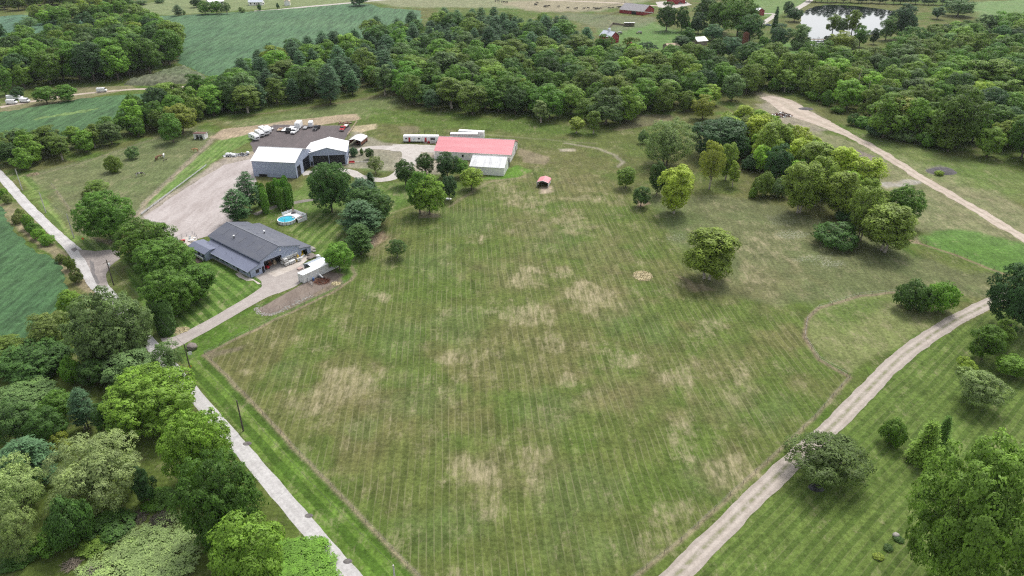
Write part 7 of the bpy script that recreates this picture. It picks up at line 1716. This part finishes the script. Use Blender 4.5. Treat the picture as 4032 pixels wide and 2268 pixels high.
MB().tube([(0, 0, 0), (0, 0, 2.4)], .04, 6).build('pole', M['grey'], um); MB().tube([(0, 0, 1.0), (0, 0, 1.7), (0, 0, 2.4)], [.32, .24, .06], 8).build('canopy', M['tan'], um); MB().prism([(-.9, -.5, 0), (.8, -.6, 0), (.5, .4, .35), (-.5, .4, .4)], (0, 0, .1)).build('tarp', M['black'], um)
lc = empty('pool_lounger', Vector((-71.6, 231.0, 1.1)), 1.0, 'grey lounger on the right side of the pool deck', 'lounger'); MB().box(-.8, .5, -.3, .3, .25, .32).build('seat', M['grey'], lc); MB().prism([(.5, -.3, .28), (.5, .3, .28), (.95, .3, .8), (.95, -.3, .8)], (.05, 0, 0)).build('backrest', M['grey'], lc)
for x in (-.7, .45):
    for y in (-.25, .25): MB().box(x-.03, x+.03, y-.03, y+.03, 0, .25).build('leg', M['black'], lc)
for i, (mm, t0) in enumerate((('red', .28), ('blue_mark', .62))):
    A0, B0 = D_[3], D_[2]; q = A0.lerp(B0, t0); o = MB().prism([(0, 0, 0), (.75, 0, 0), (.75, 0, .7), (0, 0, .7)], (0, -.04, 0)).build('towel', paint('towel_%d' % i, ((0.75, 0.5, 0.5), (0.6, 0.68, 0.74))[i], .9, var=.1), None)
    o.location = q + Vector((.05, -.1, 1.3)); o.rotation_euler.z = math.atan2(B0.y-A0.y, B0.x-A0.x); tag(o, ['pinkish towel hung on the pool deck fence', 'pale blue towel hung on the pool deck fence'][i], 'towel')
# ================================================================ ANIMALS
def beast(name, spine, legs, mat, subs=1, tail=None, ears=None):
    vs_, es, rad = [], [], []
    def chain(pts, start=None):
        prev = start
        for p in pts:
            vs_.append(p[:3]); rad.append(p[3:5]); i = len(vs_)-1
            if prev is not None: es.append((prev, i))
            prev = i
        return prev
    chain(spine)
    for at, pts in legs: chain(pts, at)
    me = bpy.data.meshes.new(name); me.from_pydata(vs_, es, []); o = bpy.data.objects.new(name, me); COL.objects.link(o)
    sk = o.modifiers.new('skin', 'SKIN'); sk.use_smooth_shade = True
    for i, r_ in enumerate(rad): me.skin_vertices[0].data[i].radius = r_; me.skin_vertices[0].data[i].use_root = (i == 1)
    o.modifiers.new('sub', 'SUBSURF').levels = subs; o.modifiers['sub'].render_levels = subs
    dg = bpy.context.evaluated_depsgraph_get(); ev = bpy.data.meshes.new_from_object(o.evaluated_get(dg))
    bpy.data.objects.remove(o); ev.materials.clear(); ev.name = name
    if mat: ev.materials.append(mat)
    return ev
def horse_mesh(graze, mat):
    sp = [(-.85, 0, 1.22, .26, .27), (-.3, 0, 1.18, .30, .31), (.25, 0, 1.17, .29, .31), (.7, 0, 1.25, .25, .29)]
    sp += [(1.05, 0, 1.15, .17, .2), (1.4, 0, .8, .13, .15), (1.62, 0, .55, .12, .12), (1.85, 0, .2, .07, .08)] if graze else [(1.0, 0, 1.5, .17, .2), (1.3, 0, 1.8, .13, .15), (1.5, 0, 1.95, .12, .12), (1.95, 0, 1.75, .07, .08)]
    lg = []
    for s_ in (-1, 1):
        lg.append((3, [(.65, .16*s_, .95, .12, .12), (.66, .17*s_, .5, .06, .06), (.65, .17*s_, .04, .06, .06)]))
        lg.append((0, [(-.8, .17*s_, .95, .15, .16), (-.98, .17*s_, .52, .065, .07), (-.9, .17*s_, .04, .06, .06)]))
    lg.append((0, [(-1.15, 0, 1.2, .06, .06), (-1.25, 0, .6, .07, .07)]))
    return beast('horse', sp, lg, mat)
def hide(name, c1, c2=None, scale=1.0, th=.5):
    m, nt, p = nodes(name); co = objco(nt)
    if c2: nt.links.new(mixc(nt, remap(nt, noise(nt, scale, 1, .4, co), th-.02, th+.02), c1, c2), p.inputs['Base Color'])
    else: nt.links.new(mixc(nt, noise(nt, 3, 3, .6, co), c1, tuple(.75*c for c in c1)), p.inputs['Base Color'])
    p.inputs['Roughness'].default_value = .7; return m
fH = f0
for i, (x, y, rz, gz, mt, lab) in enumerate([(1408, 325, .55, True, hide('paint_coat', (.7, .66, .6), (.03, .022, .018), .75, .47), 'white and dark pinto horse grazing alone in the paddock'), (1575, 165, 2.0, True, hide('bay_coat', (.15, .065, .03)), 'brown horse grazing, left of the close pair'), (1607, 150, 1.1, True, hide('chestnut_coat', (.2, .085, .035)), 'chestnut horse grazing, right of the close pair'),
                                        (1652, 135, 1.9, True, hide('grey_coat', (.75, .74, .72)), 'white horse grazing beside the brown pair'), (1968, 78, 3.0, True, hide('palomino_coat', (.42, .23, .1), (.6, .55, .48), .9, .6), 'tan horse grazing at the corner of the paddock fence')]):
    o = bpy.data.objects.new('horse', horse_mesh(gz, mt)); o.location = fH(x, y); o.rotation_euler.z = rz; tag(link(o), lab, 'horse'); o.scale = (1.15,)*3
dk_ = bpy.data.objects.new('donkey', horse_mesh(False, hide('donkey_coat', (.03, .028, .026)))); dk_.location = fH(1664, 178); dk_.scale = (.62,)*3; dk_.rotation_euler.z = .3; tag(link(dk_), 'small black donkey standing below the white horse', 'donkey')
cm_ = {}
def cow_mesh(graze):
    sp = [(-.95, 0, 1.12, .30, .30), (-.4, 0, 1.05, .36, .38), (.2, 0, 1.03, .37, .40), (.75, 0, 1.12, .30, .34)]
    sp += [(1.1, 0, 1.0, .2, .24), (1.35, 0, .6, .15, .16), (1.6, 0, .25, .12, .12)] if graze else [(1.1, 0, 1.25, .2, .24), (1.4, 0, 1.35, .17, .17), (1.75, 0, 1.15, .12, .12)]
    lg = []
    for s_ in (-1, 1):
        lg.append((3, [(.68, .2*s_, .8, .12, .12), (.7, .2*s_, .42, .07, .07), (.68, .2*s_, .04, .07, .07)])); lg.append((0, [(-.85, .2*s_, .8, .15, .15), (-1.02, .2*s_, .45, .07, .08), (-.92, .2*s_, .04, .07, .07)]))
    return beast('cow', sp, lg, None)
cw = [cow_mesh(True), cow_mesh(False)]
for m_ in cw: m_.materials.append(hide('cow_coat', (.022, .018, .016)))
f3 = CR(2016, 0, 2.556)
CB = [(250, 36), (235, 52), (240, 58), (335, 70), (345, 74), (330, 76), (372, 68), (473, 74), (560, 88), (640, 94), (650, 92), (724, 95), (765, 90), (826, 92), (850, 94), (862, 97), (890, 94), (980, 91), (1015, 87), (1063, 82), (1080, 80), (1090, 79)]
for i, (x, y) in enumerate(CB):
    o = bpy.data.objects.new('cow', cw[i % 3 == 2]); o.location = f3(x, y); o.rotation_euler.z = trng.choice([0, math.pi]) + trng.uniform(-.4, .4); o.scale = (1.15,)*3; tag(link(o), 'black cow %s of the line left of the cattle barn' % ('at the far end', 'in the left third', 'in the middle', 'in the bunch right', 'at the barn end')[min(4, int((x-230)/175))], 'cow', 'cows on the dusty far pasture')
f2 = CR(1008, 0, 2.556)
for i, (x, y) in enumerate([(2410, 18), (2440, 22), (2475, 26), (2500, 30), (2525, 30)]):
    o = bpy.data.objects.new('cow', cw[i % 2]); o.location = f2(x, y); o.rotation_euler.z = trng.uniform(0, 6); o.scale = (1.15,)*3; tag(link(o), 'dark cow in the small bunch above the pine wood', 'cow', 'cows above the pine wood')
# ================================================================ SMALL THINGS IN THE FIELDS
def mound(name, q, rx, ry, h, mat, label, seed, cat='mound', n=28):
    x, y = np.meshgrid(np.linspace(-1, 1, n), np.linspace(-1, 1, n)); r_ = np.hypot(x, y)
    z = h*np.clip(1-r_**2, 0, 1)*(.55+.9*fbm(x*3+seed*9, y*3, 1.0, seed, 4)) - .06
    m = MB(); m.v = [(a*rx, b*ry, c) for a, b, c in zip(x.ravel(), y.ravel(), z.ravel())]
    m.f = [(j*n+i, j*n+i+1, (j+1)*n+i+1, (j+1)*n+i) for j in range(n-1) for i in range(n-1)]
    o = m.build(name, M[mat], None, True); o.location = q; return tag(o, label, cat)
mound('gravel_mound', V(2368, 432), 6.0, 4.0, 1.6, 'asphalt_pile', 'dark gravel mound with a weed beside the pale track', 2)
T('shrub', 2352, 2375, 428, 442, 'lime', 'single yellow-green weed growing on the dark gravel mound')
mound('gravel_mound', V(2027, 274), 4, 2.6, .7, 'asphalt_pile', 'small black gravel heap near the upper end of the pale track', 4)
def straw_heap(q, rx, ry, n, label, seed, mat='straw', h=.14):
    rng = np.random.default_rng(seed); a = rng.uniform(0, 6.28, n); r_ = rng.random(n)**.7; pos = np.stack([rx*r_*np.cos(a), ry*r_*np.sin(a), h*(1-r_**2)*rng.random(n)+.05], 1)
    v, t = cards(pos, rng.normal(size=(n, 3))*.5 + np.array([0, 0, 1]), rng.uniform(.3, .8, n), rng.uniform(.1, .3, n), rng.uniform(.3, .7, n), rng); NRM.clear()
    o = bpy.data.objects.new('straw_heap', mesh_np('straw_heap', v, np.arange(len(v)).reshape(-1, 4), M[mat])); o.location = q; return tag(link(o), label, 'straw')
straw_heap(V(1617, 694), 2.8, 3.2, 1500, 'pale straw heap alone in the big field', 3)
straw_heap(CR(700, 1120, 4.287)(60, 770), 2.0, 1.6, 500, 'scattered dry clippings at the corner of the striped lawn', 5, h=.15)
straw_heap(V(938, 606), 1.6, 4.0, 500, 'strewn dry branches at the field edge below the white pine', 6, 'tan', .3)
def brush(q, r_, h, n, label, seed, mat='wood'):
    rnd = random.Random(seed); m = MB()
    for _ in range(n):
        a, d = rnd.uniform(0, 6.28), r_*math.sqrt(rnd.random()); p = Vector((d*math.cos(a), d*math.sin(a), h*(1-d/r_)*rnd.random()+.05)); dv = Vector((rnd.gauss(0, 1), rnd.gauss(0, 1), rnd.gauss(0, .25))).normalized()*rnd.uniform(.5, 1.8)
        m.tube([p-dv*.5, p+dv*.5+Vector((0, 0, rnd.uniform(0, .2)))], [.05, .015], 3, False)
    o = m.build('brush_pile', M[mat]); o.location = q; return tag(o, label, 'brush pile')
fB = CR(0, 1701, 2.556)
brush(fB(1630, 900), 2.4, 1.4, 260, 'heap of dead branches in the glade between the willows', 1, 'pole_dark'); brush(fB(1380, 870), 1.8, .9, 160, 'smaller heap of branches beside the dark thicket', 2, 'pole_dark'); brush(fB(930, 1420), 2.2, 1.0, 200, 'grey brush pile left of the bottom willow', 3, 'stone'); brush(fB(720, 1340), 1.4, 1.0, 120, 'brown dead brush at the edge of the bottom glade', 4, 'wood')
brush(fD(1720, 1370), 2.2, .7, 220, 'heap of reddish brown roots and bark beside the container', 8, 'rust'); straw_heap(fD(2230, 1440), 1.5, 1.2, 260, 'small tan straw scatter at the end of the soil strip', 9, h=.2)
brush(f0(330, 310), 2.2, .5, 120, 'low line of cut branches at the road end of the hedgerow', 6, 'tan')
fR = CR(3024, 1701, 2.556)
rock('garden_stone', fR(1285, 1050), .55, 'limestone', 'pale rock at the head of the small planting on the lower right lawn', 41)
for i, (x, y, l) in enumerate([(1310, 1085, 'dark low plants beside the pale rock on the lower right lawn'), (1210, 1175, 'middle clump of low plants on the lower right lawn'), (1110, 1265, 'yellow-flowered low clump on the lower right lawn')]):
    q = fR(x, y); plant('shrub', q.x, q.y, .95, .55, GR[('dark', 'dark', 'yellow')[i]], l)
tb = mound('tarp_heap', fR(490, 560), 1.6, 1.2, .9, 'black', 'dark tarped heap at the foot of the open-crowned tree', 6, 'heap')
for i, (x, y) in enumerate([(230, 395), (1150, 590), (1645, 345)]): pass
dc = empty('dock', D4(420, 408), 0, 'narrow wooden dock reaching into the pond', 'dock')
q2 = D4(575, 400) - D4(420, 408)
MB().box(0, q2.length, -1.2, 1.2, .6, .8).build('deck', M['wood'], dc)
for k in range(5):
    for y in (-1.1, 1.1): MB().box(k*q2.length/4.2-.1, k*q2.length/4.2+.1, y-.1, y+.1, -.3, 1.7 if k % 2 else 2.6).build('pile', M['pole_dark'], dc)
MB().tube([(0, -1.1, 1.5), (q2.length, -1.1, 1.5)], .07, 4).build('rail', M['pole_dark'], dc)
for i, (x, y) in enumerate([(470, 455), (735, 450), (600, 590)]):
    q = FF(x, y) if i != 2 else FF(605, 600)
    e = empty(['hay_wagon', 'hay_wagon', 'farm_tractor'][i], q, .1, ['old hay wagon beside the small bright red barn', 'old wagon alone on the green far pasture', 'red farm tractor in the grass by the small red barn'][i], ['wagon', 'wagon', 'tractor'][i])
    MB().box(-2.2, 2.2, -1, 1, .9, 1.1).build('bed', M['wood' if i < 2 else 'red'], e); MB().box(-1.0, 1.6, -.6, .6, 1.1, 1.9).build('load', M['grey' if i < 2 else 'red'], e)
    for xx in (-1.5, 1.5):
        for yy in (-1, 1): wheel(e, xx, yy, .5, .2)
fe = empty('manure_bunker', FF(345, 370), 0, 'low wooden holding pen beside the white-roofed pasture shed', 'pen'); a_, b_, c_ = FF(330, 380), FF(380, 322), FF(535, 345)
MB().prism([(0, 0, 0), (b_-a_), (b_-a_)+Vector((0, 0, 1.4)), (0, 0, 1.4)], (.2, 0, 0)).prism([(b_-a_), (c_-a_), (c_-a_)+Vector((0, 0, 1.4)), (b_-a_)+Vector((0, 0, 1.4))], (0, .2, 0)).build('board_wall', M['wood'], fe); fe.location = a_
fence([FF(*p) for p in ((120, 255), (300, 215), (470, 170))], 1.3, 6, 'dark pasture fence left of the red cattle barn', 3, WPOST, 'black', wr=.06); fence([FF(*p) for p in ((0, 165), (250, 108), (540, 40))], 1.3, 6, 'dark pasture fence across the dusty far pasture', 3, WPOST, 'black', wr=.06)
# ================================================================ HAZE: the humid air over the whole farm
hz = bpy.data.materials.new('haze'); hz.use_nodes = True; ht = hz.node_tree; ht.nodes.clear()
pv = ht.nodes.new('ShaderNodeVolumePrincipled'); pv.inputs['Color'].default_value = (0.82, 0.88, 0.95, 1); pv.inputs['Density'].default_value = 0.00004; pv.inputs['Anisotropy'].default_value = 0.2
ho = ht.nodes.new('ShaderNodeOutputMaterial'); ht.links.new(pv.outputs[0], ho.inputs['Volume'])
hb = MB().box(-4600, 4600, -260, 6100, -1.2, 104).build('haze', hz); hb['kind'] = 'stuff'; hb['label'] = 'thin summer haze over the whole farm'
